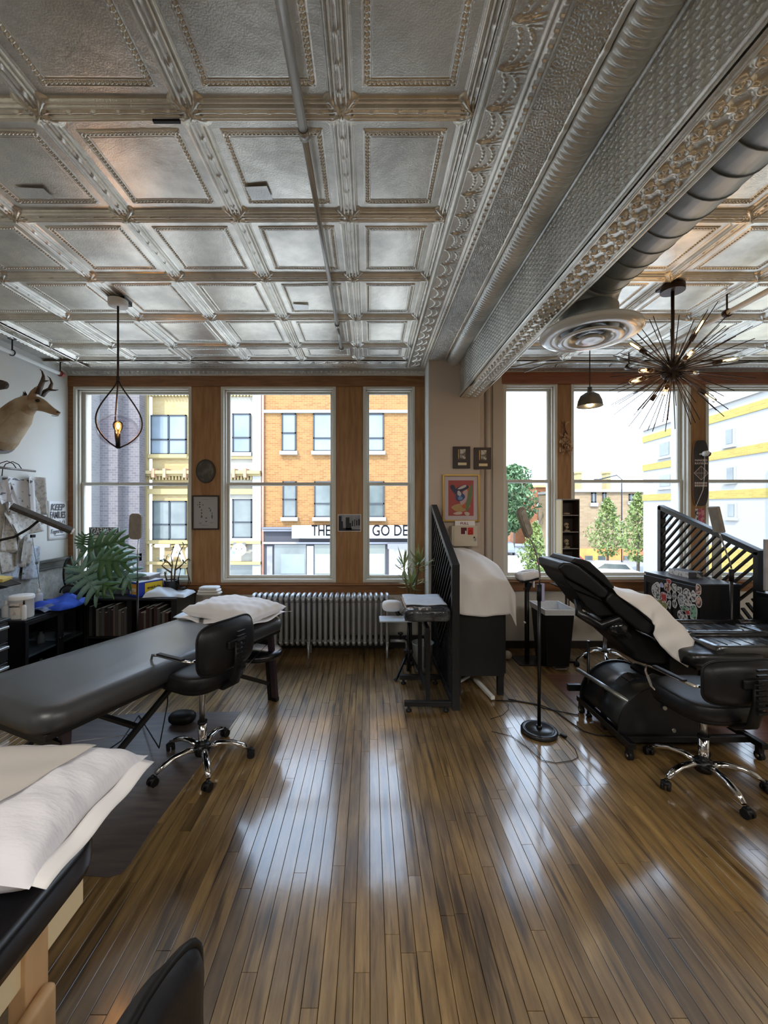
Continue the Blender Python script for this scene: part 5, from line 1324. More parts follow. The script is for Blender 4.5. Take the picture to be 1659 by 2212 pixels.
# ================================================================ LEFT SIDE FURNITURE
t = empty('glass_cabinet', (-3.23, 3.92, 0), 'low black cabinet with glass doors along the left wall', 'cabinet')
gx, gz0 = -2.95, .675
MB().box((XL + .02, 3.50, 0), (gx - .02, 3.53, gz0 - .02)).box((XL + .02, 4.28, 0), (gx - .02, 4.31, gz0 - .02)).box((XL + .02, 3.53, 0), (gx - .02, 4.28, .06)).box((XL + .02, 3.53, .06), (XL + .04, 4.28, gz0 - .02)).build('body', BLACK, t)
MB().box((XL + .01, 3.49, gz0 - .02), (gx, 4.32, gz0)).build('top', mat('cab_top', (.018, .019, .022), .32), t, bevel=.003)
MB().box((XL + .04, 3.53, .33), (gx - .03, 4.28, .35)).build('shelf', mat('glass_shelf', (.20, .23, .25), .25), t)
for k in (0, 1):
    ya, yb2 = 3.50 + k * .405, 3.905 + k * .405; m = MB(); w = .035
    m.box((gx - .02, ya, .03), (gx, ya + w, gz0 - .02)); m.box((gx - .02, yb2 - w, .03), (gx, yb2, gz0 - .02)); m.box((gx - .02, ya + w, .03), (gx, yb2 - w, .03 + w)); m.box((gx - .02, ya + w, gz0 - .02 - w), (gx, yb2 - w, gz0 - .02))
    d = m.build('door', BLACK, t, bevel=.002); MB().box((gx - .012, ya + w - .003, .03 + w - .003), (gx - .009, yb2 - w + .003, gz0 - .02 - w + .003)).build('pane', glassmat('dark_glass', (.75, .78, .8), .15), d)
    MB().sup((gx + .006, yb2 - .02 if k == 0 else ya + .02, .40), (.01, .008, .012), nu=10, nv=6).build('knob', BLACKM, d)
ir = random.Random(8)
for k in range(9):
    y = 3.60 + .075 * k; z = .06 if k % 2 else .35; h_ = ir.uniform(.06, .17); c_ = ir.choice(((.45, .45, .46), (.12, .12, .13), (.3, .28, .3), (.55, .52, .48)))
    q = MB().lathe([(0, 0), (.03, 0), (.032, .01), (.03, h_ * .7), (.015, h_ * .8), (.012, h_), (0, h_)], (-3.08 - .06 * (k % 3), y, z), 14).build('jar', mat('jar%d' % k, c_, .4))
    tag(q, '%s jar, %s nearest the camera on the %s shelf behind the glass doors' % ('tall' if h_ > .12 else 'small', ['', 'first', 'second', 'third', 'fourth', 'fifth'][k // 2 + 1], 'bottom' if k % 2 else 'upper'), 'jar', 'jars inside the glass-door cabinet')
o = MB().grid(lambda u, v: (-3.35 + .33 * u, 3.95 + .26 * v, .352 + .035 * math.sin(u * 4) * math.sin(v * 3)), 10, 8).build('folded_paper', PAPERB, thick=.002, loc=(-3.2, 4.0, .352)); tag(o, 'crumpled pale paper on the shelf behind the right glass door', 'paper')

t = empty('drawer_unit', (-3.08, 2.80, 0), 'black drawer unit with long silver handles at the left edge', 'cabinet')
MB().box((-3.44, 2.42, 0), (-2.78, 3.12, .78)).build('body', BLACK, t, bevel=.004)
MB().box((-3.45, 2.41, .78), (-2.75, 3.13, .80)).build('top', mat('unit_top', (.03, .035, .04), .3), t, bevel=.003)
for k in range(5):
    z = .02 + .152 * k; d = MB().box((-2.78, 2.43, z), (-2.76, 3.115, z + .142)).build('drawer', BLACK, t, bevel=.003)
    MB().box((-2.762, 2.60, z + .100), (-2.735, 3.10, z + .118)).build('handle', mat('alu_handle', (.60, .61, .62), .3, .8), d, bevel=.003)

t = empty('bookcase', (-2.52, 4.44, 0), 'low black bookcase of dim books under the left window', 'bookcase')
X0b, X1b, Y0b, Y1b, Hb = -2.98, -2.00, 4.24, 4.70, .70
MB().box((X0b, Y0b, 0), (X0b + .025, Y1b, Hb - .02)).box((X1b - .06, Y0b, 0), (X1b, Y1b, Hb - .02)).box((-2.52, Y0b, 0), (-2.47, Y1b, Hb - .02)).box((X0b, Y1b - .015, 0), (X1b, Y1b, Hb - .02)).box((X0b, Y0b, 0), (X1b, Y1b, .04)).box((X0b + .02, Y0b, .28), (X1b, Y1b, .30)).build('body', BLACK, t)
MB().box((X0b - .01, Y0b - .012, Hb - .022), (X1b + .005, Y1b, Hb)).build('top', mat('case_top', (.022, .023, .026), .3), t, bevel=.003)
BC = [mat('book%d' % k, c, .6) for k, c in enumerate(((.06, .06, .06), (.035, .012, .01), (.10, .095, .08), (.02, .02, .022), (.05, .045, .04), (.03, .012, .012), (.11, .09, .03)))]
BCN = ['grey', 'maroon', 'pale grey', 'black', 'brown-grey', 'dark red', 'olive yellow']; ORD = ['', 'first', 'second', 'third', 'fourth', 'fifth', 'sixth', 'seventh', 'eighth', 'ninth', 'tenth', 'eleventh', 'twelfth', 'thirteenth', 'fourteenth', 'fifteenth', 'sixteenth', 'seventeenth', 'eighteenth', 'nineteenth', 'twentieth']
for xa, xb in ((X0b + .05, -2.54), (-2.455, X1b - .08)):
    x = xa; bn = 0
    while x < xb - .02:
        w = ir.uniform(.016, .040); h_ = ir.uniform(.24, .335)
        if ir.random() < .12: x += .02; continue
        m_ = ir.choice(BC); bn += 1; q = empty('book', (x + w / 2, Y0b + .12, .30), '%s %s book, %s from the left in the %s bay of the low bookcase' % ('tall' if h_ > .29 else 'short', BCN[BC.index(m_)], ORD[bn], 'left' if xa < -2.6 else 'right'), 'book', 0, 'books in the low black bookcase')
        MB().box((x, Y0b + .02, .30), (x + w - .002, Y0b + .22, .30 + h_)).build('book_cover', m_, q, bevel=.002); MB().box((x + .002, Y0b + .021, .30 + h_), (x + w - .004, Y0b + .215, .30 + h_ + .001)).build('pages', WHITEP, q)
        x += w
# things on the bookcase
q = empty('file_box', (-2.60, 4.55, Hb), 'grey lidded archive box on the black bookcase, under the monstera leaves', 'box')
MB().box((-2.79, 4.44, Hb), (-2.40, 4.66, Hb + .085)).build('box_body', mat('grey_box', (.36, .36, .38), .6), q, bevel=.004)
MB().box((-2.80, 4.43, Hb + .07), (-2.39, 4.67, Hb + .185)).build('lid', mat('lid_grey', (.20, .20, .21), .5), q, bevel=.006)
MB().box((-2.80, 4.43, Hb + .186), (-2.39, 4.67, Hb + .20)).build('lid_top', mat('lid_light', (.62, .63, .66), .4), q, bevel=.003)
q = empty('film_box', (-2.40, 4.42, Hb), 'blue and yellow wrap carton lettered pro on the black bookcase', 'box')
th_ = R(-28); Mq = Matrix.Translation((-2.475, 4.33, Hb)) @ Matrix.Rotation(R(-28), 4, 'Z')
def lbx(a, b, nm, m_, **k):
    mb = MB().box(a, b); mb.v = [tuple(Mq @ Vector(v)) for v in mb.v]; return mb.build(nm, m_, q, **k)
BLU = mat('carton_blue', (.02, .05, .42), .4); YEL = mat('carton_yellow', (.80, .60, .03), .45)
lbx((-.09, -.03, .001), (.09, .25, .155), 'carton', BLU, bevel=.003)
lbx((-.062, -.0312, .025), (.062, -.0302, .135), 'front_label', mat('amber_label', (.70, .36, .06), .5))
lbx((.0902, .04, .02), (.0912, .24, .14), 'side_label', YEL); lbx((-.088, -.028, .1552), (.088, .248, .157), 'carton_top', mat('carton_top', (.70, .70, .72), .5))
text('pro', WHITEP, q, Mq @ Vector((0, -.0325, .078)), (PI / 2, 0, R(-28)), (.9, .9, 1)); text('str', BLACK, q, Mq @ Vector((.0925, .14, .085)), (PI / 2, 0, R(62)), (.75, 1, 1))
def bagf(u, v):
    x = -2.36 + .44 * u; y = 4.23 + .28 * v + .05 * math.sin(3 * u); f = (max(0, (1 - (2 * u - 1) ** 4) * (1 - (2 * v - 1) ** 4))) ** .5
    return (x, y, Hb + .006 + .085 * f * (.6 + .4 * math.sin(u * 6 + 1)) + .008 * math.sin(17 * u + 9 * v) * f)
o = MB().grid(bagf, 34, 20).grid(lambda u, v: (lambda p: (p[0], p[1], Hb + .004))(bagf(u, v)), 4, 4).build('white_bag', PAPERB, loc=(-2.15, 4.37, Hb)); tag(o, 'crumpled white and blue packet lying at the right end of the bookcase', 'packet')

# pot plant with bare branches, and hurricane glass
def pot(mb, c, r, h): return mb.lathe([(0, 0), (r * .8, 0), (r * .95, h * .6), (r, h * .95), (r * 1.03, h), (r * .9, h), (r * .88, h * .9), (0, h * .9)], c, 24)
pp = Vector((-2.22, 4.58, Hb)); q = empty('potted_plant', pp, 'small jade plant with bare twisting branches in a black pot on the bookcase', 'plant')
pot(MB(), pp, .078, .13).build('pot', mat('glossy_black_pot', (.015, .015, .018), .2), q)
br = MB(); lv = MB(); pr = random.Random(12)
def leafm(mb, c, d, ln, wd, up=Vector((0, 0, 1)), droop=.2):
    d = Vector(d).normalized(); a, b = frame_of(d, up); c = Vector(c)
    pts = []
    for i in range(5):
        u = i / 4; w = wd * math.sin(PI * min(.98, u * .92 + .06)); z = -droop * ln * u * u
        pc_ = c + d * (ln * u) + b * z; pts += [pc_ - a * w, pc_ + b * (-.15 * w), pc_ + a * w]
    mb.add(pts, [(i * 3 + j, i * 3 + j + 1, i * 3 + j + 4, i * 3 + j + 3) for i in range(4) for j in range(2)], True)
for k, pts in enumerate([[(0, 0, .12), (.0, 0, .22), (.01, 0, .30), (-.01, .01, .40), (.02, 0, .48)], [(.03, 0, .12), (.04, 0, .24), (.06, .0, .34), (.09, 0, .44), (.14, 0, .52)], [(0, 0, .21), (-.06, 0, .25), (-.11, .0, .29), (-.07, 0, .33), (-.05, 0, .40)], [(.0, 0, .28), (-.03, 0, .32), (-.08, 0, .36), (-.13, 0, .35)], [(-.05, 0, .12), (-.07, 0, .18), (-.075, 0, .22)], [(.04, 0, .24), (.10, -.01, .28), (.15, -.02, .33), (.19, 0, .37)]]):
    P3 = [pp + Vector(a) for a in pts]; br.tube(P3, [.010, .009, .007, .005, .004][:len(P3)], 7)
    for i in range(8):
        a = P3[-1 - (i % 2)]; leafm(lv, a, (pr.uniform(-1, 1), pr.uniform(-.6, .6), pr.uniform(-.5, 1)), pr.uniform(.03, .06), .010)
br.build('branches', STEM, q); lv.build('leaves', LEAF, q)
hp = Vector((-2.07, 4.55, Hb)); q = empty('hurricane_lantern', hp, 'clear glass hurricane candle holder with curly black stand beside the jade plant', 'candle holder')
MB().lathe([(.03, .05), (.05, .09), (.055, .15), (.045, .20), (.036, .24), (.040, .27)], hp, 24).build('glass', glassmat('lantern_glass', (.96, .98, .98), .12), q, thick=.002)
MB().lathe([(0, 0), (.04, 0), (.04, .006), (.008, .012), (.008, .04), (.03, .05), (0, .05)], hp, 18).build('base', BLACKM, q)
for s in (-1, 1): MB().tube([hp + Vector((0, 0, .02)), hp + Vector((s * .05, 0, .05)), hp + Vector((s * .075, 0, .10)), hp + Vector((s * .062, 0, .155)), hp + Vector((s * .058, 0, .17))], .004, 6).build('scroll', BLACKM, q)

# monstera
mp_ = Vector((-3.17, 4.52, .62)); q = empty('monstera', (-3.17, 4.52, 0), 'large monstera with split leaves in the corner by the left window', 'plant')
MB().lathe([(0, 0), (.12, 0), (.15, .24), (.155, .26), (.135, .26), (.13, .23), (0, .23)], (-3.17, 4.52, .44), 28).build('pot', mat('dark_pot', (.03, .03, .032), .5), q)
MB().box((-3.34, 4.36, 0), (-3.02, 4.66, .44)).build('pot_stand', BLACK, q, bevel=.004)
def monleaf(c, d, up, L_, W_, m_, name='leaf'):
    """heart-shaped leaf split into fingers; d = midrib direction, up = leaf normal"""
    d = Vector(d).normalized(); a = d.cross(Vector(up)).normalized(); n_ = a.cross(d).normalized(); c = Vector(c); mb = MB()
    P2 = lambda x, y: c + d * (y * L_) + a * (x * W_) - n_ * (.30 * L_ * y * y + .22 * W_ * x * x)
    mb.tube([P2(0, -.05), P2(0, .3), P2(0, .6), P2(0, .97)], [.007, .006, .004, .002], 6)
    NF = 6
    for s in (-1, 1):
        for k in range(NF):
            y0 = -.02 + k * .155; y1 = y0 + .158
            out = [.62, .95, 1.05, 1.0, .80, .48][k]; lift = [-.28, -.08, .06, .15, .20, .24][k]
            n2 = 9; vs = []
            for i in range(n2 + 1):
                u = i / n2; xx = out * u; yc2 = (y0 + y1) / 2 + lift * u ** 1.3 * 1.1
                hw = (.080 if u < .16 else .060 if u < .26 and k % 2 else .079 if u < .48 else .070) * (1 - max(0, u - .72) ** 1.5 * 4.2)
                hw = max(hw, .004)
                vs += [P2(s * xx, yc2 - hw), P2(s * xx, yc2 + hw)]
            mb.add(vs, [(2 * i, 2 * i + 1, 2 * i + 3, 2 * i + 2) for i in range(n2)], True)
    return mb.build(name, m_, q, thick=.0012)
st_ = MB(); base = Vector((-3.17, 4.52, .68))
for (px, py, Y), d, up, L_, W_, m_ in (((178, 1190, 4.45), (1, -.1, .38), (-.3, -1, .5), .46, .22, LEAF), ((196, 1210, 4.25), (.9, -.3, .10), (0, -1, .7), .42, .20, LEAF), ((236, 1215, 4.30), (.95, -.1, -.62), (.3, -1, .9), .36, .19, LEAF2),
                               ((172, 1228, 4.1), (.55, -.1, -.72), (.3, -1, .5), .36, .18, LEAF2), ((160, 1215, 4.3), (-.1, -.3, -.95), (-.2, -1, .2), .26, .12, LEAF2), ((178, 1180, 4.5), (.12, -.1, 1), (0, -1, .1), .14, .12, LEAF),
                               ((240, 1240, 4.35), (.9, -.2, -.1), (0, -1, 1.2), .30, .12, LEAF), ((190, 1240, 4.2), (.9, -.3, -.35), (.1, -1, .8), .33, .13, LEAF), ((225, 1195, 4.45), (.8, 0, .05), (0, -.6, 1), .30, .13, LEAF2)):
    c_ = aY(px, py, Y); monleaf(c_, d, up, L_, W_, m_)
    st_.tube([base, base * .5 + c_ * .5 + Vector((-.06, 0, .12)), c_], [.008, .006, .005], 6)
st_.build('stems', STEM, q)
# things on the glass cabinet
def lathe_thing(name, c, prof, m_, label, cat, n=24, extra=None):
    q = empty(name, c, label, cat); MB().lathe(prof, c, n).build('body', m_, q)
    return q
c = Vector((-3.07, 3.60, .675)); q = empty('white_tub', c, 'large white plastic tub with printed label on the glass-door cabinet', 'tub')
MB().lathe([(0, 0), (.084, 0), (.088, .01), (.088, .165), (.093, .168)], c, 36).build('tub', WHITEP, q)
MB().lathe([(.094, .165), (.094, .19), (.088, .197), (.07, .20), (0, .20)], c, 36).build('lid', WHITEP, q)
lm = MB(); lm.grid(lambda u, v: c + Vector((.0886 * math.sin(-.25 - 1.3 * u + 1.2), -.0886 * math.cos(-.25 - 1.3 * u + 1.2), .04 + .10 * v)), 14, 2); lm.build('label', mat('tub_label', (.75, .70, .64), .5, 0, (.55, .48, .42), 40, (1, 1, .5), detail=1, lo=.55, hi=.62), q)
text('tub', BLACK, q, c + Vector((.012, -.0895, .115)), (PI / 2, 0, R(6)), (.8, .9, 1))
def bottle(name, c, r, h, m_, label, cap=BLACKP, cat='bottle'):
    q = empty(name, c, label, cat); MB().lathe([(0, 0), (r, 0), (r * 1.03, .005), (r * 1.03, h * .62), (r * .85, h * .72), (r * .3, h * .76), (r * .3, h * .8)], c, 20).build('bottle', m_, q)
    MB().lathe([(r * .42, h * .78), (r * .42, h * .88), (r * .18, h), (0, h)], c, 14).build('cap', cap, q); return q
bottle('squeeze_bottle', Vector((-2.99, 3.53, .675)), .018, .165, WHITEP, 'slim white squeeze bottle with black cap left of the big white tub')
bottle('squeeze_bottle', Vector((-3.16, 3.55, .675)), .032, .16, mat('clear_plastic', (.55, .58, .62), .3), 'clear plastic bottle with pointed nozzle at the cabinet end', WHITEP)
q = bottle('wash_bottle', Vector((-3.26, 4.02, .675)), .034, .17, mat('pale_blue_plastic', (.62, .70, .80), .4), 'pale blue wash bottle with bent white spout near the wall', WHITEP)
cc = Vector((-3.26, 4.02, .675)); MB().tube([cc + Vector((0, 0, .15)), cc + Vector((0, 0, .205)), cc + Vector((-.015, 0, .222)), cc + Vector((-.07, 0, .228))], .005, 8).build('spout', WHITEP, q)
# blue jacket
def clothf(u, v):
    x = -3.22 + .34 * u + .04 * math.sin(5 * v); y = 3.80 + .50 * v; f = (max(0, (1 - (2 * u - 1) ** 4) * (1 - (2 * v - 1) ** 4))) ** .4
    return (x, y, .680 + (.055 + .022 * math.sin(u * 8 + v * 5) + .014 * math.sin(v * 19 - u * 7)) * f)
BLUC = mat('blue_cloth', (.02, .07, .55), .7, 0, (.03, .12, .70), 8, bump=.2, bscale=20)
q = empty('blue_garment', (-3.05, 4.05, .678), 'crumpled bright blue garment with grey trim on the glass-door cabinet', 'clothes')
MB().grid(clothf, 34, 34).build('fabric', BLUC, q, thick=.004)
MB().grid(lambda u, v: (-3.12 + .16 * u + .01 * math.sin(9 * v), 3.72 + .30 * v, .684 + .030 * math.sin(PI * u) + .008 * math.sin(14 * v)), 14, 18).build('grey_lining', mat('grey_lining', (.38, .46, .55), .7, 0, (.05, .08, .2), 9), q, thick=.004)
MB().tube([(-2.99, 3.86, .70), (-2.965, 4.0, .715), (-2.95, 4.12, .71), (-2.93, 4.24, .70)], [.010, .014, .012, .016], 8).build('white_hem', PAPER, q)
# dark bag behind
q = empty('black_bag', (-3.05, 4.36, .70), 'soft black bag with round handle slumped below the monstera', 'bag')
MB().sup((-3.05, 4.36, .765), (.20, .13, .065), .8, .8, 30, 14).build('bag', mat('black_nylon', (.015, .015, .018), .6, 0, bump=.3, bscale=12), q)
MB().tube([(-3.10 + .10 * math.cos(a), 4.22, .76 + .08 * math.sin(a)) for a in [k * PI / 10 for k in range(11)]], .008, 8).build('handle', BLACKP, q)
# black hoop near wall
o = MB().tube([(-3.46, 4.35 + .02 * math.cos(a), .93 + .16 * math.sin(a)) if False else (-3.40 + .0 * a, 4.62 + .085 * math.cos(a), .90 + .17 * math.sin(a)) for a in [k * PI / 12 for k in range(24)]], .010, 8, True).build('hoop', BLACKP, loc=(-3.4, 4.4, .69)); tag(o, 'thin black hoop leaning by the wall behind the monstera stems', 'hoop')

# black wall shelf with notepad, tape, arched case
q = empty('wall_shelf', (-3.38, 3.5, 1.03), 'tilted black desk tray on the left wall above the cabinet', 'shelf')
MB().add([(-3.52, 2.6, .98), (-3.52, 3.76, .98), (-3.20, 3.62, .935), (-3.20, 2.6, .935), (-3.52, 2.6, 1.13), (-3.52, 3.62, 1.13), (-3.21, 3.50, .965), (-3.21, 2.6, .965)], [(0,1,2,3),(7,6,5,4),(0,4,5,1),(1,5,6,2),(2,6,7,3),(3,7,4,0)]).build('tray', BLACK, q)
MB().add([(-3.50, 3.55, 1.0), (-3.50, 3.86, 1.0), (-3.16, 3.70, .95), (-3.16, 3.55, .95), (-3.50, 3.55, 1.008), (-3.50, 3.86, 1.008), (-3.16, 3.70, .958), (-3.16, 3.55, .958)], [(0,1,2,3),(7,6,5,4),(0,4,5,1),(1,5,6,2),(2,6,7,3),(3,7,4,0)]).build('leaf_shelf', BLACK, q)
o = MB().obox((-3.36, 3.70, .998), (.13, .16, .03), (0, R(8), .3)).build('yellow_pad', mat('yellow_pad', (.75, .55, .15), .7), bevel=.002, loc=(-3.36, 3.7, .985)); tag(o, 'yellow sticky notepad on the black wall tray', 'notepad')
q = empty('arched_case', (-3.32, 3.25, .80), 'black arched machine case standing on the drawer unit by the wall', 'case')
arc = [(.34, 0)] + [(.34 * math.cos(a) if math.cos(a) > 0 else .34 * math.cos(a), .085 + .08 * math.sin(a)) for a in [k * PI / 10 for k in range(11)]] + [(-.34, 0)]
MB().prism([(x, z) for x, z in arc], .12, Matrix.Translation((-3.26, 2.98, .80)) @ Matrix.Rotation(R(90), 4, 'Z') @ Matrix.Rotation(R(90), 4, 'X')).build('shell', BLACKP, q, bevel=.012)
q = empty('tape_dispenser', (-3.22, 3.42, .93), 'black tape holder with white roll end below the wall tray', 'tape')
MB().cyl((-3.22, 3.43, .93), (-3.40, 3.43, .93), .032, n=24).build('holder', BLACKP, q); MB().lathe([(.013, 0), (.021, 0), (.021, .008), (.013, .008), (.013, 0)], (-3.22, 3.428, .93), 20, Matrix.Rotation(R(60), 3, 'X')).build('tape_roll', WHITEP, q)
q = empty('blue_packet', (-3.1, 2.98, .80), 'pale blue plastic packet on the drawer unit at the left edge', 'packet')
MB().grid(lambda u, v: (-3.02 + .22 * u, 2.86 + .2 * v, .804 + .07 * (max(0, (1 - (2 * u - 1) ** 4) * (1 - (2 * v - 1) ** 4))) ** .5 + .006 * math.sin(u * 15 + v * 9)), 16, 14).grid(lambda u, v: (-3.02 + .22 * u, 2.86 + .2 * v, .802), 3, 3).build('packet', PAPERB, q)

# LED bar lamp on curved arm
q = empty('desk_lamp', (-2.72, 2.6, .80), 'black LED bar lamp on a curved arm in front of the wall sketches', 'lamp')
A = aY(24, 1093, 2.75); B = aY(155, 1147, 2.95); MB().bar(A, B, .055, .028, (0, -.5, 1)).build('bar_head', mat('brushed_black', (.02, .018, .018), .3, 0, (.06, .055, .05), 20, (1, 8, 8)), q, bevel=.003)
MB().bar(B, B + (B - A).normalized() * .012, .05, .022, (0, -.5, 1)).build('end_cap', WHITEP, q)
C_ = aY(83, 1125, 2.85); MB().tube([C_, aY(62, 1142, 2.83), aY(30, 1160, 2.8), aY(-5, 1168, 2.75), aY(-40, 1180, 2.7), aY(-60, 1260, 2.65), Vector((-2.72 - .0, 2.6, .80))], .0085, 8).build('arm', BLACKP, q)
MB().lathe([(0, 0), (.06, 0), (.06, .012), (0, .014)], (-2.82, 2.6, .80), 20).build('base', BLACKP, q)

# wall sketches
SK = [mat('tracing_paper', (.62, .61, .57), .7, 0, (.42, .43, .43), 34, (1, 1, 1), detail=6, lo=.52, hi=.58), mat('tracing_blue', (.55, .62, .70), .7, 0, (.40, .45, .53), 40, detail=7, lo=.52, hi=.58), mat('inked_paper', (.70, .71, .73), .7, 0, (.13, .14, .17), 22, (1, .3, 1), detail=4, lo=.56, hi=.585)]  # paper tones lowered to paint in the shade on this wall
sk = random.Random(21)
labs = ['uppermost inked sketch sheet under the wall lamp', 'narrow inked sketch strip hanging below the upper sheet', 'curled beige tracing sheet right of the upper sketch', 'wide tracing sheet behind the lamp bar', 'long tracing sheet hanging down beside the lamp arm', 'blue tinted tracing sheet at the lower left edge', 'pointed blue tinted sheet hanging lowest on the wall', 'rolled tracing tube in the middle of the wall sketches', 'shaded sheet behind the others at the left edge', 'small inked sheet at the left edge of the wall', 'creased sheet under the lamp arm', 'ragged sheet edge at the right of the cluster', 'pale sheet between arm and chair rail', 'lower folded sheet near the lamp cable']
for k, (px, py, w, h, ang, mi) in enumerate(((36, 1070, .30, .34, 5, 2), (18, 1078, .12, .30, -18, 2), (72, 1070, .20, .40, 4, 0), (52, 1118, .42, .30, -25, 0), (34, 1150, .30, .40, 10, 0), (16, 1215, .30, .30, 12, 1), (70, 1215, .20, .34, 8, 1), (46, 1185, .13, .36, 14, 0), (8, 1150, .25, .36, 3, 0), (6, 1060, .14, .24, -10, 2), (60, 1140, .32, .16, -12, 0), (80, 1100, .16, .12, 15, 0), (28, 1200, .22, .30, -8, 0), (62, 1190, .14, .24, 20, 0))):
    c_ = aX(px, py, XL + .02 + .006 * k); a0 = R(ang); ph = sk.uniform(0, 6); bow = sk.uniform(.02, .06)
    def pf(u, v, c_=c_, a0=a0, w=w, h=h, ph=ph, bow=bow, k=k):
        x_ = (u - .5) * w; z_ = (v - .5) * h; yy_ = x_ * math.cos(a0) - z_ * math.sin(a0); zz_ = x_ * math.sin(a0) + z_ * math.cos(a0)
        cur = bow * ((u - .5) * 2) ** 2 + .05 * (1 - v) * abs(math.sin(u * 3 + ph)) + .008 * math.sin(u * 9 + ph)
        return (XL + .006 + .0022 * k + max(0, cur), c_.y - yy_, c_.z + zz_)
    o = MB().grid(pf, 14, 14).build('sketch_sheet', SK[mi], thick=.0008, loc=(XL + .01, c_.y, c_.z)); tag(o, labs[k], 'paper', 'sketch sheets pinned on the left wall')
# small wall lamp (twin arcs, bar)
q = empty('picture_light', aX(20, 1020, XL + .02), 'grey wall light bar with twin wire arcs above the sketches', 'lamp')
A = aX(-6, 1010, XL + .17); B = aX(80, 1013, XL + .17); GRM = mat('grey_metal', (.20, .20, .20), .4, .5)
A = Vector((XL + .17, 3.55, aX(20, 1012, XL + .17).z)); B = Vector((XL + .17, 4.10, A.z)); MB().cyl(A, B, .011, n=10).build('bar', GRM, q)
MB().box((XL, 3.83, A.z - .125), (XL + .05, 3.93, A.z - .065)).build('mount', GRM, q, bevel=.003)
for dy in (0, .06):
    yb_ = 3.80 + dy; MB().tube([(XL + .03, yb_ + .02, A.z - .10), (XL + .05, yb_ + .01, A.z + .0), (XL + .07, yb_ + .02, A.z + .05), (XL + .11, yb_ + .05, A.z + .075), (XL + .15, yb_ + .07, A.z + .05), (XL + .17, yb_ + .08, A.z + .01)], .0045, 8).build('wire_arc', BLACKM, q)
o = MB().tube([aX(70, 1162, XL + .09), aX(74, 1190, XL + .10), aX(80, 1225, XL + .10), aX(88, 1285, XL + .12), aX(89, 1296, XL + .14)], .002, 6).build('cable', BLACKP, loc=aX(80, 1225, XL + .1)); tag(o, 'thin dark cable hanging down the sketches to the wash bottle', 'cable')
o = MB().obox(aX(71, 1158, XL + .09), (.02, .05, .03)).build('black_clip', BLACKP, bevel=.003, loc=aX(71, 1158, XL + .09)); tag(o, 'small black clip holding the cable on the sketches', 'clip')

# poster
p0 = aX(126, 1124, XL + .004); a = aX(103, 1083, XL + .004); b = aX(147, 1083, XL + .004); hz_ = (a.z - aX(103, 1169, XL + .004).z)
q = empty('wall_poster', p0, 'white poster reading KEEP FAMILIES Together on the left wall', 'poster')
ym, wy = (a.y + b.y) / 2, (b.y - a.y); zt_ = aX(125, 1082, XL).z; zb_ = aX(125, 1166, XL).z
MB().grid(lambda u, v: (XL + .002 + .004 * (1 - v) * u * (1 - u) * 2 + .002 * math.sin(v * 3), a.y + wy * u, zb_ + (zt_ - zb_) * v), 8, 10).build('sheet', mat('poster_paper', (.84, .86, .87), .7), q, thick=.0008)
INK = mat('grey_ink', (.10, .10, .12), .6)
def wtext(key, yc_, zc_, wdt, parent, m_=INK, x=None, hgt=None):
    me = TX[key].copy(); xs_ = [v.co.x for v in me.vertices]; ys_ = [v.co.y for v in me.vertices]; s_ = wdt / (max(xs_) - min(xs_)); sy_ = (hgt / (max(ys_) - min(ys_))) if hgt else s_
    yc_ -= (max(xs_) + min(xs_)) / 2 * s_
    return mobj('lettering', me, m_, parent, Vector((x or XL + .0085, yc_, zc_)) - parent.location, (PI / 2, 0, PI / 2), (s_, sy_, 1))
Hh = zt_ - zb_
wtext('keep', ym - .01, zt_ - Hh * .17, wy * .68, q, hgt=Hh * .17); wtext('fam', ym - .008, zt_ - Hh * .37, wy * .74, q, hgt=Hh * .18); wtext('tog', ym - .012, zt_ - Hh * .78, wy * .66, q, hgt=Hh * .14)
MB().box((XL + .008, a.y + wy * .3, zt_ - Hh * .888), (XL + .009, a.y + wy * .8, zt_ - Hh * .875)).build('underline', INK, q)
wb = MB()
for k in range(7): wb.obox((XL + .0085, a.y + wy * (.18 + .1 * k), zt_ - Hh * (.545 + .012 * (k % 2))), (.001, wy * .028, Hh * .085), (R(12 * (-1) ** k), 0, 0))
wb.build('half_hidden_word', INK, q)

# pronghorn head mount
DY = 3.88; FUR = mat('deer_fur', (.34, .23, .13), .85, 0, (.56, .45, .31), 7, bump=.4, bscale=55); FURL = mat('pale_fur', (.62, .52, .38), .9, 0, (.48, .38, .25), 9, bump=.5, bscale=50)
q = empty('mounted_antelope_head', aX(0, 930, XL), 'mounted pronghorn antelope head with forked black horns on the left wall', 'animal')
def D(px, py, dy=0): return aY(px, py, DY + dy)
sc_ = DY / 880
def skin(name, chain, m_, parent, root=0, sub=2):
    """chain: list of (point, rx, ry, parent index)"""
    me = bpy.data.meshes.new(name); base_ = parent.location
    me.from_pydata([Vector(c[0]) - base_ for c in chain], [(c[3], i) for i, c in enumerate(chain) if c[3] is not None], [])
    o = bpy.data.objects.new(name, me); COL.objects.link(o); o.parent = parent
    md = o.modifiers.new('skin', 'SKIN'); md.use_smooth_shade = True
    sv = me.skin_vertices[0].data if me.skin_vertices else None
    if sv is None:
        me.attributes
        bm_ = None
    for i, c in enumerate(chain):
        me.skin_vertices[0].data[i].radius = (c[1], c[2]); 
    me.skin_vertices[0].data[root].use_root = True
    s_ = o.modifiers.new('sub', 'SUBSURF'); s_.levels = sub; s_.render_levels = sub
    me.materials.append(m_); return o
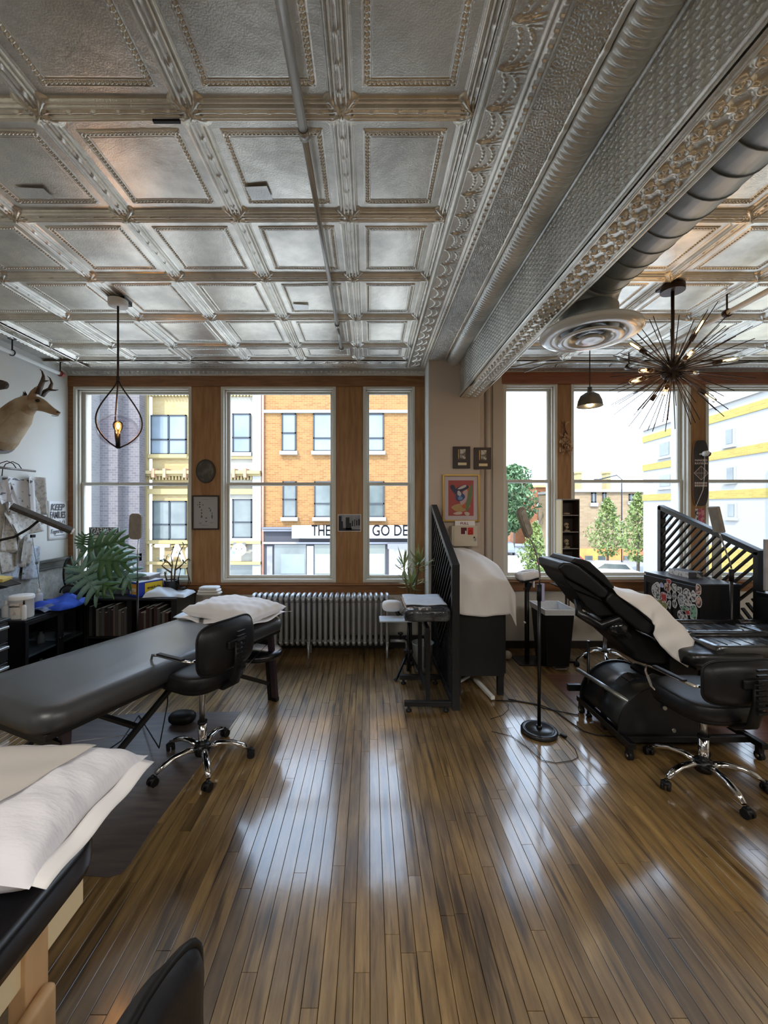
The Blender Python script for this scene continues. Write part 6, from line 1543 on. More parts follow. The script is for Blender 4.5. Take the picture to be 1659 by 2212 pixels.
def loft(rings, n=20):
    """rings: (centre, direction normal, r_up, r_side)"""
    mb = MB(); vs = []
    for i, (c_, ru, rd, rs_) in enumerate(rings):
        a_ = rings[max(i - 1, 0)][0]; b_ = rings[min(i + 1, len(rings) - 1)][0]; d_ = (b_ - a_).normalized(); side = Vector((0, 1, 0)); up_ = side.cross(d_); up_ = up_ if up_.z > 0 else -up_; up_.normalize()
        for k in range(n):
            t_ = 2 * PI * k / n; s_ = math.sin(t_); vs.append(c_ + side * math.cos(t_) * rs_ + up_ * s_ * (ru if s_ > 0 else rd))
    fs = [(i * n + k, i * n + (k + 1) % n, (i + 1) * n + (k + 1) % n, (i + 1) * n + k) for i in range(len(rings) - 1) for k in range(n)]
    mb.add(vs, fs, True); o_ = len(mb.v) - len(vs); mb.f += [tuple(o_ + k for k in range(n)), tuple(o_ + (len(rings) - 1) * n + k for k in range(n))]; mb.sm += [True, True]
    return mb
m_ = sc_
rings = [(D(-12, 962), 20 * m_, 20 * m_, 18 * m_), (D(-8, 955), 40 * m_, 38 * m_, 34 * m_), (D(10, 928), 36 * m_, 35 * m_, 31 * m_), (D(28, 905), 31 * m_, 30 * m_, 26 * m_), (D(46, 885), 27 * m_, 25 * m_, 22 * m_), (D(62, 872), 20 * m_, 19 * m_, 19 * m_), (D(76, 868), 15.5 * m_, 19 * m_, 16 * m_),
         (D(90, 874), 13 * m_, 15 * m_, 12.5 * m_), (D(102, 881), 9.5 * m_, 10.5 * m_, 9 * m_), (D(114, 888), 6.8 * m_, 8 * m_, 7 * m_), (D(123, 892), 6 * m_, 6.5 * m_, 6 * m_), (D(128.5, 893), 3 * m_, 4 * m_, 3.5 * m_)]
hd = loft(rings, 24).build('head_and_neck', FUR, q)
md = hd.modifiers.new('s', 'SUBSURF'); md.levels = 1; md.render_levels = 1
loft([(D(4, 958, -.02), 6 * m_, 8 * m_, 10 * m_), (D(12, 946, -.02), 18 * m_, 20 * m_, 29 * m_), (D(30, 925, -.02), 18 * m_, 20 * m_, 25 * m_), (D(46, 905, -.02), 16 * m_, 18 * m_, 22 * m_), (D(58, 892, -.02), 8 * m_, 10 * m_, 16 * m_)], 20).build('throat_patch', FURL, q)
MB().sup(D(73, 877, -.045), (.045, .03, .034), nu=18, nv=10).build('cheek', FURL, q)
MB().sup(D(81, 866, -.066), (.016, .010, .012), nu=14, nv=10).build('eye', mat('eye', (.01, .006, .004), .08), q)
MB().sup(D(81, 865, -.060), (.024, .010, .017), nu=14, nv=8).build('eye_socket', BROWNF, q)
MB().sup(D(126, 891, 0), (.013, .024, .012), nu=14, nv=8).build('nose', BROWNF, q)
MB().tube([D(112, 898, -.03), D(120, 899, -.028), D(127, 898, -.01)], .003, 6).build('mouth', BROWNF, q)
for dy, (p1, p2, p3) in ((-.07, ((64, 868), (58, 856), (77, 836))), (.07, ((70, 862), (68, 850), (80, 834)))):
    c0, c1, c2 = D(*p1, dy * .7), D(*p2, dy), D(*p3, dy * 1.3)
    MB().tube([c0, c0.lerp(c2, .35), c0.lerp(c2, .7), c2], [.018, .034, .026, .004], 12, sq=.35).build('ear', FUR, q)
HORN = mat('horn', (.03, .018, .012), .45, 0, (.09, .055, .03), 12, bump=.3, bscale=40)
for dy, pts, pr_ in ((-.05, ((82, 852), (87, 836), (93, 822), (94, 812), (91, 802), (86, 797)), ((93, 824), (100, 823), (106, 822))), (.06, ((90, 855), (99, 845), (108, 840), (112, 828), (108, 817), (102, 812)), ((108, 842), (118, 843), (126, 842)))):
    P3 = [D(a_, b_, dy) for a_, b_ in pts]; h_ = MB().tube(P3, [.030, .027, .024, .015, .009, .003], 12, sq=.6).build('horn', HORN, q)
    MB().tube([D(a_, b_, dy) for a_, b_ in pr_], [.020, .012, .003], 10, sq=.6).build('prong', HORN, h_)
mn = MB(); mr = random.Random(2)
for k in range(90):
    u = k / 90; c_ = D(18 + 40 * u, 893 - 42 * u + 8 * math.sin(u * 3), mr.uniform(-.02, .02)); mn.tube([c_, c_ + Vector((-.02 + mr.uniform(-.01, .01), mr.uniform(-.01, .01), .030 + mr.uniform(0, .015)))], [.006, .001], 4)
mn.build('mane', mat('dark_mane', (.04, .022, .014), .9), q)
o = MB().cyl((XL, DY, D(0, 935).z), (XL + .03, DY, D(0, 935).z), .20, n=32).build('wall_plaque', BROWNF, q)
# second mount only its muzzle
q = empty('mounted_muzzle', aY(0, 832, 3.2), 'dark animal muzzle of another wall mount cut off at the left edge', 'animal')
a_ = aY(-60, 835, 3.2); loft([(Vector((XL + .01, 3.2, a_.z)), .08, .08, .07), (aY(-60, 833, 3.2), .07, .07, .06), (aY(-20, 831, 3.2), .05, .05, .045), (aY(5, 831, 3.2), .036, .036, .034), (aY(13, 832, 3.2), .028, .03, .028), (aY(16, 833, 3.2), .012, .015, .014)], 16).build('muzzle', mat('dark_fur', (.03, .028, .025), .7, 0, (.08, .07, .06), 20, bump=.3, bscale=50), q)
MB().sup(aY(11, 828, 3.165), (.008, .008, .006), nu=10, nv=6).build('nostril', WHITEP if False else BROWNF, q)

# window sign, mirrored lettering
sgY = YF + .045; a = aY(193, 1139, sgY); b = aY(257, 1246, sgY); q = empty('window_sign', ((a.x + b.x) / 2, sgY, b.z), 'grey and cream speakeasy sign seen from behind in the left window', 'sign')
q.location = ((a.x + b.x) / 2, sgY, b.z)
MB().box((a.x, sgY - .003, b.z), (b.x, sgY + .003, a.z)).build('plate', mat('sign_cream', (.62, .66, .50), .6), q)
SG = mat('sign_slate', (.10, .105, .11), .5); zt1 = aY(0, 1156, sgY).z; zb1 = aY(0, 1234, sgY).z
MB().box((a.x, sgY - .005, zt1), (b.x, sgY - .003, a.z)).box((a.x, sgY - .005, b.z), (b.x, sgY - .003, zb1)).box((b.x - .008, sgY - .005, zb1), (b.x, sgY - .003, zt1)).box((a.x, sgY - .005, zb1), (a.x + .008, sgY - .003, zt1)).build('border', SG, q)
for key, zc_, hh_, ww in (('speak', (zt1 + a.z) / 2, .075, .92), ('spec', (zb1 + b.z) / 2, .042, .8)):
    me = TX[key].copy(); xs_ = [v.co.x for v in me.vertices]; ys_ = [v.co.y for v in me.vertices]
    mobj('lettering', me, WHITEP, q, Vector((q.location.x, sgY - .0058, zc_)) - Vector(q.location), (PI / 2, 0, 0), (-(b.x - a.x) * ww / (max(xs_) - min(xs_)), hh_ / (max(ys_) - min(ys_)), 1))
xm = b.x - .05
for zc_ in (.28, .20): MB().tube([(xm + .025 * math.cos(t_) * (1 - t_ / 9), sgY - .006, b.z + zc_ + .025 * math.sin(t_) * (1 - t_ / 9)) for t_ in [k * .5 for k in range(14)]], .003, 5).build('scroll', SG, q)

# LED floor lamp, left
def round_rect(hx, hy, r, n=6):
    return [(cx_ * (hx - r) + r * math.cos(R(a0 + 90 * k / n)), cy_ * (hy - r) + r * math.sin(R(a0 + 90 * k / n))) for cx_, cy_, a0 in ((1, 1, 0), (-1, 1, 90), (-1, -1, 180), (1, -1, 270)) for k in range(n + 1)]
LY = 3.95; h0 = aY(295, 1137, LY); q = empty('led_floor_lamp', (aY(297, 0, LY).x, LY, 0), 'slim LED floor lamp with round-cornered panel seen from behind, by the left window', 'lamp')
WRAP = mat('wrapped_panel', (.20, .175, .145), .35, 0, (.28, .25, .21), 15, bump=.15, bscale=20)
Mx = Matrix.Translation(h0) @ Matrix.Rotation(R(2), 4, 'Y') @ Matrix.Rotation(R(90), 4, 'X')
MB().prism(round_rect(.060, .125, .04), .03, Mx).build('panel', WRAP, q, bevel=.006)
xb = q.location.x; MB().tube([(h0.x + .02, LY - .0, h0.z - .12), (xb, LY, h0.z - .25), (xb, LY, h0.z - .55)], .0045, 8).build('gooseneck', STEEL, q)
MB().cyl((xb, LY, h0.z - .53), (xb, LY, .02), .0105, n=12).build('pole', BLACKM, q)
MB().lathe([(0, .025), (.11, .025), (.12, .018), (.12, 0), (0, 0)], (xb, LY, 0), 28).build('base', BLACKM, q)

# pictures on the posts
OY = YF - .014; c_ = aY(445, 1018, OY); q = empty('oval_picture', c_, 'dark oval framed picture on the wooden post', 'picture')
rx_, rz_ = 21 * OY / 880, 25.5 * OY / 880
ov = lambda k, s=1: [(rx_ * s * math.cos(i * PI / 20), rz_ * s * math.sin(i * PI / 20)) for i in range(40)]
Mo = Matrix.Translation(c_) @ Matrix.Rotation(R(90), 4, 'X')
MB().prism(ov(0), .022, Mo).build('frame', mat('oval_dark', (.05, .042, .032), .4, .3), q, bevel=.006); MB().prism(ov(0, .84), .024, Mo).build('print', mat('oval_print', (.05, .045, .035), .4, 0, (.16, .15, .11), 14, detail=4, lo=.45, hi=.7), q)
def framed(name, x0, x1, y0, y1, Y, label, frame_m, mat_m, fw, depth=.02, cat='picture', matw=0, matm=None):
    a = aY(x0, y1, Y); b = aY(x1, y0, Y); q = empty(name, ((a.x + b.x) / 2, Y, a.z), label, cat); m = MB()
    m.box((a.x, Y - depth, a.z), (a.x + fw, Y, b.z)); m.box((b.x - fw, Y - depth, a.z), (b.x, Y, b.z)); m.box((a.x + fw, Y - depth, a.z), (b.x - fw, Y, a.z + fw)); m.box((a.x + fw, Y - depth, b.z - fw), (b.x - fw, Y, b.z))
    m.build('frame', frame_m, q, bevel=.003)
    if matw: MB().box((a.x + fw, Y - depth * .5, a.z + fw), (b.x - fw, Y - .001, b.z - fw)).build('mount', matm, q); fw += matw
    MB().box((a.x + fw, Y - depth * .5 - (.001 if matw else 0), a.z + fw), (b.x - fw, Y - .001, b.z - fw)).build('print', mat_m, q)
    return q, a, b, fw
GREYP = mat('grey_print', (.40, .385, .37), .35)
q, a, b, fw = framed('framed_print', 416, 474, 1070, 1144, YF - .014, 'framed botanical print with small specimens on the wooden post below the oval', BROWNF, GREYP, .016)
DKI = mat('faded_ink', (.09, .08, .07), .6); DKG = mat('faded_green', (.08, .11, .08), .6)
Wp, Hp = b.x - a.x, b.z - a.z; Yp = YF - .014 - .0108
def mark(u, v, ru, rv, m_=DKI): MB().prism([(ru * math.cos(i * PI / 5), rv * math.sin(i * PI / 5)) for i in range(10)], .0006, Matrix.Translation((a.x + Wp * u, Yp, b.z - Hp * v)) @ Matrix.Rotation(R(90), 4, 'X')).build('specimen', m_, q)
for u, v, ru, rv, mm in ((.28, .21, .010, .008, 0), (.28, .27, .008, .008, 0), (.28, .34, .012, .008, 0), (.20, .28, .006, .006, 0), (.40, .28, .008, .006, 0), (.35, .43, .008, .008, 0), (.35, .52, .007, .014, 0), (.35, .62, .009, .016, 0), (.64, .38, .012, .006, 1), (.68, .44, .007, .016, 1), (.74, .62, .008, .026, 1), (.74, .52, .005, .010, 1), (.52, .66, .011, .007, 0), (.52, .76, .010, .007, 0), (.3, .81, .018, .003, 0), (.72, .80, .02, .002, 0), (.45, .87, .05, .0015, 0), (.5, .12, .04, .0015, 0)): mark(u, v, ru, rv, DKG if mm else DKI)
# photograph taped on the post
a = aY(730, 1148, YF - .014); b = aY(780, 1111, YF - .014); q = empty('photograph', ((a.x + b.x) / 2, YF - .016, a.z), 'black and white street photograph taped to the wooden post', 'photograph')
MB().box((a.x, YF - .0165, a.z), (b.x, YF - .015, b.z)).build('paper', WHITEP, q); MB().box((a.x + .006, YF - .0172, a.z + .006), (b.x - .006, YF - .0166, b.z - .006)).build('print', mat('photo_grey', (.20, .20, .21), .3, 0, (.34, .34, .35), 12), q)
Wp, Hp = b.x - a.x, b.z - a.z; PB = mat('photo_black', (.02, .02, .022), .3)
def tower(u0, u1, v0, v1): MB().box((a.x + Wp * u0, YF - .0178, a.z + Hp * v0), (a.x + Wp * u1, YF - .0173, a.z + Hp * v1)).build('building', PB, q)
for z in ((.03, .16, .04, .9), (.16, .22, .04, .6), (.34, .50, .1, .82), (.50, .58, .1, .5), (.60, .66, .3, .62), (.70, .74, .3, .7), (.78, .84, .35, .65), (.87, .95, .35, .72), (.2, .6, .04, .2), (.6, .97, .05, .12)): tower(*z)
# ================================================================ CENTRE: STANDS, BIN, PLANT
q = empty('arm_stand', (.47, 3.52, 0), 'black two-footed stand with a plastic-wrapped armrest pad on top, left of the slatted screen', 'stand')
for y in (3.29, 3.80):
    b_ = MB().box((.285, y - .02, .045), (.66, y + .02, .085)).build('foot_bar', BLACKM, q, bevel=.004)
    for x in (.32, .62): MB().lathe([(0, 0), (.022, 0), (.024, .012), (.010, .018), (.009, .046), (0, .046)], (x, y, 0), 14).build('levelling_foot', BLACKP, b_)
    MB().box((.475 - .018, y - .018, .085), (.475 + .018, y + .018, .66)).build('upright', BLACKM, q, bevel=.003)
MB().box((.46, 3.31, .12), (.49, 3.78, .15)).build('lower_rail', BLACKM, q, bevel=.003)
MB().cyl((.475, 3.42, .30), (.475, 3.42, .74), .013, n=12).build('lift_rod', BLACKM, q); MB().sup((.50, 3.42, .70), (.02, .015, .015), nu=12, nv=8).build('knob', STEEL, q)
MB().bar((.30, 3.40, .715), (.65, 3.40, .715), .05, .02).bar((.475, 3.28, .66), (.475, 3.82, .66), .03, .03).build('head_plate', BLACKM, q)
WR = mat('clear_film', (.07, .075, .08), .14, 0, (.02, .02, .025), 14, bump=.9, bscale=22)
pd = MB().sup((.475, 3.52, .775), (.190, .27, .058), .35, .25, 44, 16); pd.build('wrapped_pad', WR, q)
MB().grid(lambda u, v: (.305 + .34 * u, 3.37 + .40 * v, .8375 + .003 * math.sin(u * 9) + .003 * math.sin(v * 15)), 16, 16).build('towel', mat('blue_towel', (.60, .68, .80), .7, 0, (.70, .76, .84), 12, bump=.2, bscale=25), q, thick=.002)
MB().box((.40, 3.268, .80), (.50, 3.30, .838)).build('tape_strip', mat('strip', (.55, .53, .50), .4, 0, (.1, .1, .12), 50, detail=1, lo=.5, hi=.55), q)

q = empty('tripod_stand', (.385, 3.98, 0), 'small black tripod stand with a blue pad and paper-wrapped rest, behind the armrest stand', 'stand')
MB().cyl((.385, 3.98, .13), (.385, 3.98, .56), .014, n=12).cyl((.385, 3.98, .05), (.385, 3.98, .30), .02, n=12).build('column', BLACKM, q)
MB().obox((.385, 3.98, .24), (.09, .05, .03)).build('clamp', BLACKM, q, bevel=.004)
for k, a_ in enumerate((3.9, 5.6, 1.4)): MB().tube([(.385, 3.98, .24), (.385 + .17 * math.cos(a_), 3.98 + .17 * math.sin(a_), .02), (.385 + .19 * math.cos(a_), 3.98 + .19 * math.sin(a_), .012)], [.012, .012, .017], 10).build('leg', BLACKM, q)
MB().box((.10, 3.86, .556), (.41, 4.04, .570)).build('blue_pad', PAPERB, q, bevel=.003)
MB().sup((.23, 4.08, .66), (.10, .07, .055), .7, .7, 24, 12).build('paper_wrapped_rest', PAPER, q); MB().bar((.30, 4.05, .57), (.26, 4.07, .64), .03, .03).build('rest_arm', BLACKM, q)

q = empty('waste_bin', (.545, 4.12, 0), 'round pale grey waste bin on the floor behind the armrest stand', 'bin')
MB().lathe([(0, 0), (.088, 0), (.108, .27), (.112, .275), (.112, .282), (.104, .282), (.085, .01), (0, .01)], (.545, 4.12, 0), 32).build('bin', mat('grey_bin', (.30, .33, .32), .4), q)

dp = Vector((.445, 4.42, .0)); q = empty('dracaena', dp, 'spiky dracaena plant between the window post and the slatted screen', 'plant')
MB().lathe([(0, 0), (.08, 0), (.10, .16), (.105, .17), (.09, .17), (.088, .15), (0, .15)], dp + Vector((0, -.1, .52)), 24).build('pot', mat('clay_pot', (.25, .12, .07), .8), q)
MB().lathe([(.0, .5), (.11, .5), (.11, .52), (0, .52)], dp + Vector((0, -.1, 0)), 20).cyl(dp + Vector((0, -.1, .02)), dp + Vector((0, -.1, .5)), .012, n=8).lathe([(0, 0), (.09, 0), (.09, .015), (0, .02)], dp + Vector((0, -.1, 0)), 20).build('plant_stand', BLACKM, q)
SPK = mat('dracaena_leaf', (.20, .30, .08), .4, 0, (.42, .48, .22), 10)
pr = random.Random(5)
for k, (ox, oz, n_, L_) in enumerate(((-.075, 1.02, 26, .20), (.085, 1.05, 26, .20), (0, .84, 28, .18))):
    hx = dp + Vector((ox, -.10, oz)); MB().tube([dp + Vector((ox * .2, -.1, .66)), dp + Vector((ox * .7, -.1, (oz + .66) / 2)), hx], [.012, .010, .008], 8).build('cane', STEM, q)
    for i in range(n_):
        a_ = i * 2.4; el = pr.uniform(-.5, 1.3); d_ = Vector((math.cos(a_) * math.cos(el), math.sin(a_) * math.cos(el) * .8, math.sin(el))); lm = MB()
        leafm(lm, hx + Vector((0, 0, pr.uniform(-.06, .02))), d_, L_ * pr.uniform(.7, 1.15), .013, droop=-.25 if el < .8 else .0); lm.build('leaf', SPK, q)

# ================================================================ COLUMN WALL
def plaque(x0, x1, y0, y1, label):
    Y = CYF; a = aY(x0, y1, Y); b = aY(x1, y0, Y); q = empty('award_plaque', ((a.x + b.x) / 2, Y, a.z), label, 'plaque')
    MB().box((a.x, Y - .022, a.z), (b.x, Y, b.z)).build('board', BROWNF, q, bevel=.003); W_, H_ = b.x - a.x, b.z - a.z
    MB().box((a.x + W_ * .40, Y - .0235, a.z + H_ * .42), (a.x + W_ * .72, Y - .022, a.z + H_ * .87)).build('emblem', mat('plaque_art', (.12, .09, .07), .4, 0, (.62, .58, .50), 28, detail=3, lo=.45, hi=.6), q)
    MB().box((a.x + W_ * .28, Y - .0235, a.z + H_ * .14), (a.x + W_ * .78, Y - .022, a.z + H_ * .26)).build('nameplate', mat('brass_plate', (.50, .42, .25), .35, .6), q)
    for k in range(7): MB().box((a.x + W_ * .29, Y - .023, a.z + H_ * (.42 + .066 * k)), (a.x + W_ * .345, Y - .022, a.z + H_ * (.46 + .066 * k))).build('side_mark', mat('mark_gold', (.45, .35, .2), .5) if k == 0 else GOLD, q)
plaque(978, 1015, 965, 1012, 'dark award plaque with brass nameplate, left of the pair on the column')
plaque(1023, 1060, 967, 1014, 'dark award plaque with brass nameplate, right of the pair on the column')
q, a, b, fw = framed('framed_artwork', 955, 1035, 1025, 1127, CYF, 'gold-framed abstract print with red ground and blue and green shapes', GOLD, mat('art_red', (.42, .075, .07), .45), .020, .03, matw=.045, matm=mat('mount_lilac', (.60, .52, .54), .6))
Wp, Hp = b.x - a.x, b.z - a.z; Ya = CYF - .0175
def blob(u, v, ru, rv, rot, col, k, squ=1.0):
    c_, s_ = math.cos(rot), math.sin(rot)
    pts = [(ru * math.cos(i * PI / 12) * (1 + .12 * math.sin(3 * i * PI / 12 + k)), rv * math.sin(i * PI / 12)) for i in range(24)]
    MB().prism([(x * c_ - y * s_, x * s_ + y * c_) for x, y in pts], .0004, Matrix.Translation((a.x + Wp * u, Ya - .0004 * k, b.z - Hp * v)) @ Matrix.Rotation(R(90), 4, 'X')).build('painted_shape', mat('art%d' % k, col, .45), q)
for k, (u, v, ru, rv, rot, col) in enumerate(((.50, .70, .10, .045, .1, (.48, .30, .12)), (.66, .48, .055, .13, -.25, (.55, .13, .04)), (.72, .50, .025, .15, -.2, (.16, .22, .10)), (.58, .48, .035, .09, -.3, (.58, .38, .40)), (.52, .30, .085, .03, .35, (.045, .04, .08)), (.54, .27, .05, .014, .4, (.6, .55, .55)),
                                           (.33, .34, .022, .06, .6, (.04, .045, .11)), (.27, .27, .025, .025, 0, (.03, .035, .07)), (.47, .47, .05, .05, 0, (.05, .08, .22)), (.48, .50, .025, .022, 0, (.16, .28, .50)), (.45, .40, .02, .03, .4, (.60, .55, .55)), (.42, .82, .05, .016, .1, (.62, .48, .40)), (.66, .83, .03, .02, -.3, (.62, .50, .42)))): blob(u, v, ru, rv, rot, col, k)
MB().box((a.x + .01, CYF - .024, a.z + .01), (b.x - .01, CYF - .0235, b.z - .01)).build('glazing', glassmat('picture_glass', (1, 1, 1), .06), q)
# sharps container
a = aY(980, 1180, CYF - .12); b = aY(1030, 1136, CYF - .12); BEI = mat('beige_metal', (.62, .54, .42), .45)
q = empty('sharps_container', ((a.x + b.x) / 2, CYF, a.z), 'beige wall-mounted sharps box with red biohazard sticker under the gold frame', 'container')
MB().box((a.x - .02, CYF - .12, a.z + .01), (b.x, CYF, b.z)).build('housing', BEI, q, bevel=.006); W_, H_ = b.x - a.x, b.z - a.z
dr_ = MB().box((a.x, CYF - .126, a.z), (b.x + .004, CYF - .12, b.z)).build('door', BEI, q, bevel=.003)
RED = mat('hazard_red', (.60, .03, .02), .4)
MB().box((a.x + W_ * .60, CYF - .1275, a.z + H_ * .57), (a.x + W_ * .84, CYF - .126, a.z + H_ * .92)).build('hazard_sticker', RED, dr_)
MB().box((a.x + W_ * .31, CYF - .1275, a.z + H_ * .60), (a.x + W_ * .56, CYF - .126, a.z + H_ * .92)).build('window', mat('dark_red_plastic', (.12, .02, .025), .3), dr_)
MB().box((a.x + W_ * .49, CYF - .1282, a.z + H_ * .60), (a.x + W_ * .54, CYF - .1275, a.z + H_ * .76)).build('fill_mark', WHITEP, dr_)
hz = MB(); hc = Vector((a.x + W_ * .72, CYF - .128, a.z + H_ * .68))
for k in range(3):
    an = PI / 2 + k * 2 * PI / 3; c_ = hc + Vector((math.cos(an) * .012, 0, math.sin(an) * .012)); hz.tube([c_ + Vector((math.cos(t_) * .011, 0, math.sin(t_) * .011)) for t_ in [an - 2.3 + j * .46 for j in range(11)]], .0022, 5)
hz.build('biohazard_symbol', BLACKP, dr_)
MB().cyl((a.x + W_ * .88, CYF - .134, a.z + H_ * .44), (a.x + W_ * .88, CYF - .126, a.z + H_ * .44), .008, n=12).build('lock', BROWNM, dr_); MB().obox((a.x + W_ * .92, CYF - .14, a.z + H_ * .33), (.012, .003, .03), (0, .3, 0)).build('key', STEEL, dr_)
a2 = aY(983, 1137, CYF - .05); b2 = aY(1026, 1125, CYF - .05)
q2 = empty('paper_notice', ((a2.x + b2.x) / 2, CYF - .05, b.z), 'white paper slip reading FULL standing behind the sharps box', 'paper')
MB().box((a2.x, CYF - .052, b.z), (b2.x, CYF - .050, b2.z)).build('slip', PAPER, q2)
text('full', mat('dark_red_ink', (.22, .02, .03), .5), q2, ((a2.x + b2.x) / 2 - .005, CYF - .0526, b.z + .022), (PI / 2, 0, 0), (.85, .75, 1))

# ================================================================ RIGHT BACKGROUND
# floor lamp with wrapped head
LX, LYY = 1.245, 2.98
q = empty('floor_lamp', (LX, LYY, 0), 'tall black floor lamp with wrapped gooseneck head, free-standing in mid-room', 'lamp')
MB().lathe([(0, .032), (.095, .032), (.098, .028), (.10, .032), (.124, .028), (.128, .020), (.128, .0), (0, 0)], (LX, LYY, 0), 44).build('base', mat('lamp_base', (.018, .018, .02), .28), q)
h1 = aY(1166, 1262, LYY); MB().cyl((LX, LYY, .03), (LX, LYY, .055), .02, n=14).cyl((LX, LYY, .03), (LX, LYY, h1.z), .0125, n=14).build('pole', BLACKM, q)
MB().cyl((LX, LYY, h1.z - .12), (LX, LYY, h1.z), .017, n=14).build('handle', BLACKP, q)
MB().obox((LX + .02, LYY, h1.z - .06), (.035, .01, .13)).build('label_tag', mat('lilac_tag', (.35, .35, .55), .5), q)
gp = [(1166, 1262), (1166, 1240), (1163, 1215), (1157, 1190), (1148, 1168), (1140, 1157)]
MB().tube([aY(x, y, LYY) for x, y in gp], .006, 10).build('gooseneck', STEEL, q)
A = aY(1119, 1098, LYY - .04); B = aY(1140, 1158, LYY + .02); ce = (A + B) / 2; dd = (B - A); hl = dd.length / 2; zx = dd.normalized(); yx = Vector((.55, -.8, .1)); xx = yx.cross(zx).normalized(); yx = zx.cross(xx).normalized()
Mr = Matrix(((xx.x, zx.x, yx.x, ce.x), (xx.y, zx.y, yx.y, ce.y), (xx.z, zx.z, yx.z, ce.z), (0, 0, 0, 1)))
MB().prism(round_rect(.045, hl, .03), .028, Mr).build('panel', WRAP, q, bevel=.006); MB().prism(round_rect(.03, hl * .8, .015), .003, Mr @ Matrix.Translation((0, 0, .028))).build('light_face', mat('film_reflect', (.45, .42, .36), .2, 0, (.25, .22, .18), 20), q)
# its cord
cp_ = [(1178, 1575), (1190, 1578), (1200, 1583), (1212, 1590), (1226, 1600), (1243, 1618), (1249, 1636), (1235, 1643), (1200, 1648), (1170, 1642), (1140, 1615), (1105, 1590), (1062, 1580)]
P3 = [aZ(x, y, .004) for x, y in cp_]; P3[0] = Vector((LX + .10, LYY, .034))
o = MB().tube(P3, .0022, 6).build('lamp_cord', BLACKP, loc=aZ(1200, 1648, .004)); tag(o, 'thin black cord looping from the floor lamp base across the boards', 'cord')
q = empty('inline_switch', aZ(1217, 1589, .006), 'small black inline switch on the lamp cord', 'switch'); MB().obox(aZ(1217, 1589, .010), (.022, .045, .016), (0, 0, .7)).build('switch_body', BLACKP, q, bevel=.004)
for pts, lb in ((((1098, 1510), (1130, 1516), (1166, 1522), (1200, 1536), (1232, 1560), (1262, 1580), (1290, 1588), (1330, 1592)), 'thick black power cable from under the black cabinet to the reclining chair'), (((1060, 1553), (1085, 1545), (1098, 1533), (1098, 1522), (1085, 1512)), 'thin cord curling by the foot of the slatted screen'), (((1070, 1513), (1115, 1514), (1160, 1522), (1175, 1530), (1250, 1545)), 'second black cable running beside the thick one')):
    o = MB().tube([aZ(x, y, .006) for x, y in pts], .0045 if 'thin' not in lb else .002, 8).build('power_cable', BLACKP, loc=aZ(*pts[2], .006)); tag(o, lb, 'cable')
o = MB().tube([aZ(300, 1545, .006), aZ(262, 1600, .006), aZ(225, 1625, .006), aZ(205, 1640, .006)], .004, 8).tube([aZ(300, 1545, .006), Vector((-1.35, 2.62, .10)), Vector((-1.36, 2.75, .32)), Vector((-1.38, 2.8, .5))], .004, 8).build('power_cable', BLACKP, loc=aZ(262, 1600, .006)); tag(o, 'black cables drooping from under the long table onto the dark mat', 'cable')
o = MB().sup((-1.42, 3.10, .05), (.10, .07, .045), .8, .8, 24, 10).build('foot_pedal', BLACKP, loc=(-1.42, 3.1, 0)); tag(o, 'black foot pedal on the floor under the long table', 'pedal')

q = empty('covered_stand', (1.69, 4.36, 0), 'black pole stand with its head wrapped in crumpled white paper, by the right windows', 'stand')
MB().box((1.56, 4.22, 0), (1.86, 4.50, .012)).build('base_plate', BLACKM, q, bevel=.003); MB().cyl((1.69, 4.36, .01), (1.69, 4.36, .86), .024, n=14).build('pole', BLACKM, q); MB().obox((1.70, 4.36, .80), (.05, .05, .10), (0, .4, 0)).build('bracket', BLACKM, q)
MB().bar((1.60, 4.34, .86), (1.78, 4.34, .90), .16, .02).build('head_plate', BLACKM, q)
mb = MB().sup((1.69, 4.34, .925), (.12, .09, .045), .6, .5, 32, 14, Euler((0, -.2, 0)).to_matrix()); rr_ = random.Random(4)
mb.v = [tuple(Vector(v) + Vector((rr_.uniform(-1, 1), rr_.uniform(-1, 1), rr_.uniform(-1, 1))) * .006) for v in mb.v]; mb.build('paper_wrap', PAPER, q)
MB().box((1.735, 4.30, .80), (1.75, 4.33, .88)).build('paper_tail', PAPER, q)
MB().sup((1.655, 4.335, .42), (.015, .02, .012), nu=10, nv=6).build('knob', WHITEP, q)
# floor grate mats and ball left of it
o = MB().sup((1.50, 4.42, .045), (.05, .05, .045), nu=20, nv=12).build('round_knob', mat('beige_ball', (.35, .30, .24), .5), loc=(1.5, 4.42, 0)); tag(o, 'small beige round thing on the floor behind the black cabinet', 'ball')
o = MB().tube([(1.27, 4.38, .66), (1.32, 4.40, .60), (1.335, 4.42, .48), (1.30, 4.44, .38), (1.27, 4.46, .30)], .008, 8).build('flex', WHITEP, loc=(1.3, 4.42, .5)); tag(o, 'white cord hanging behind the black cabinet', 'cord')

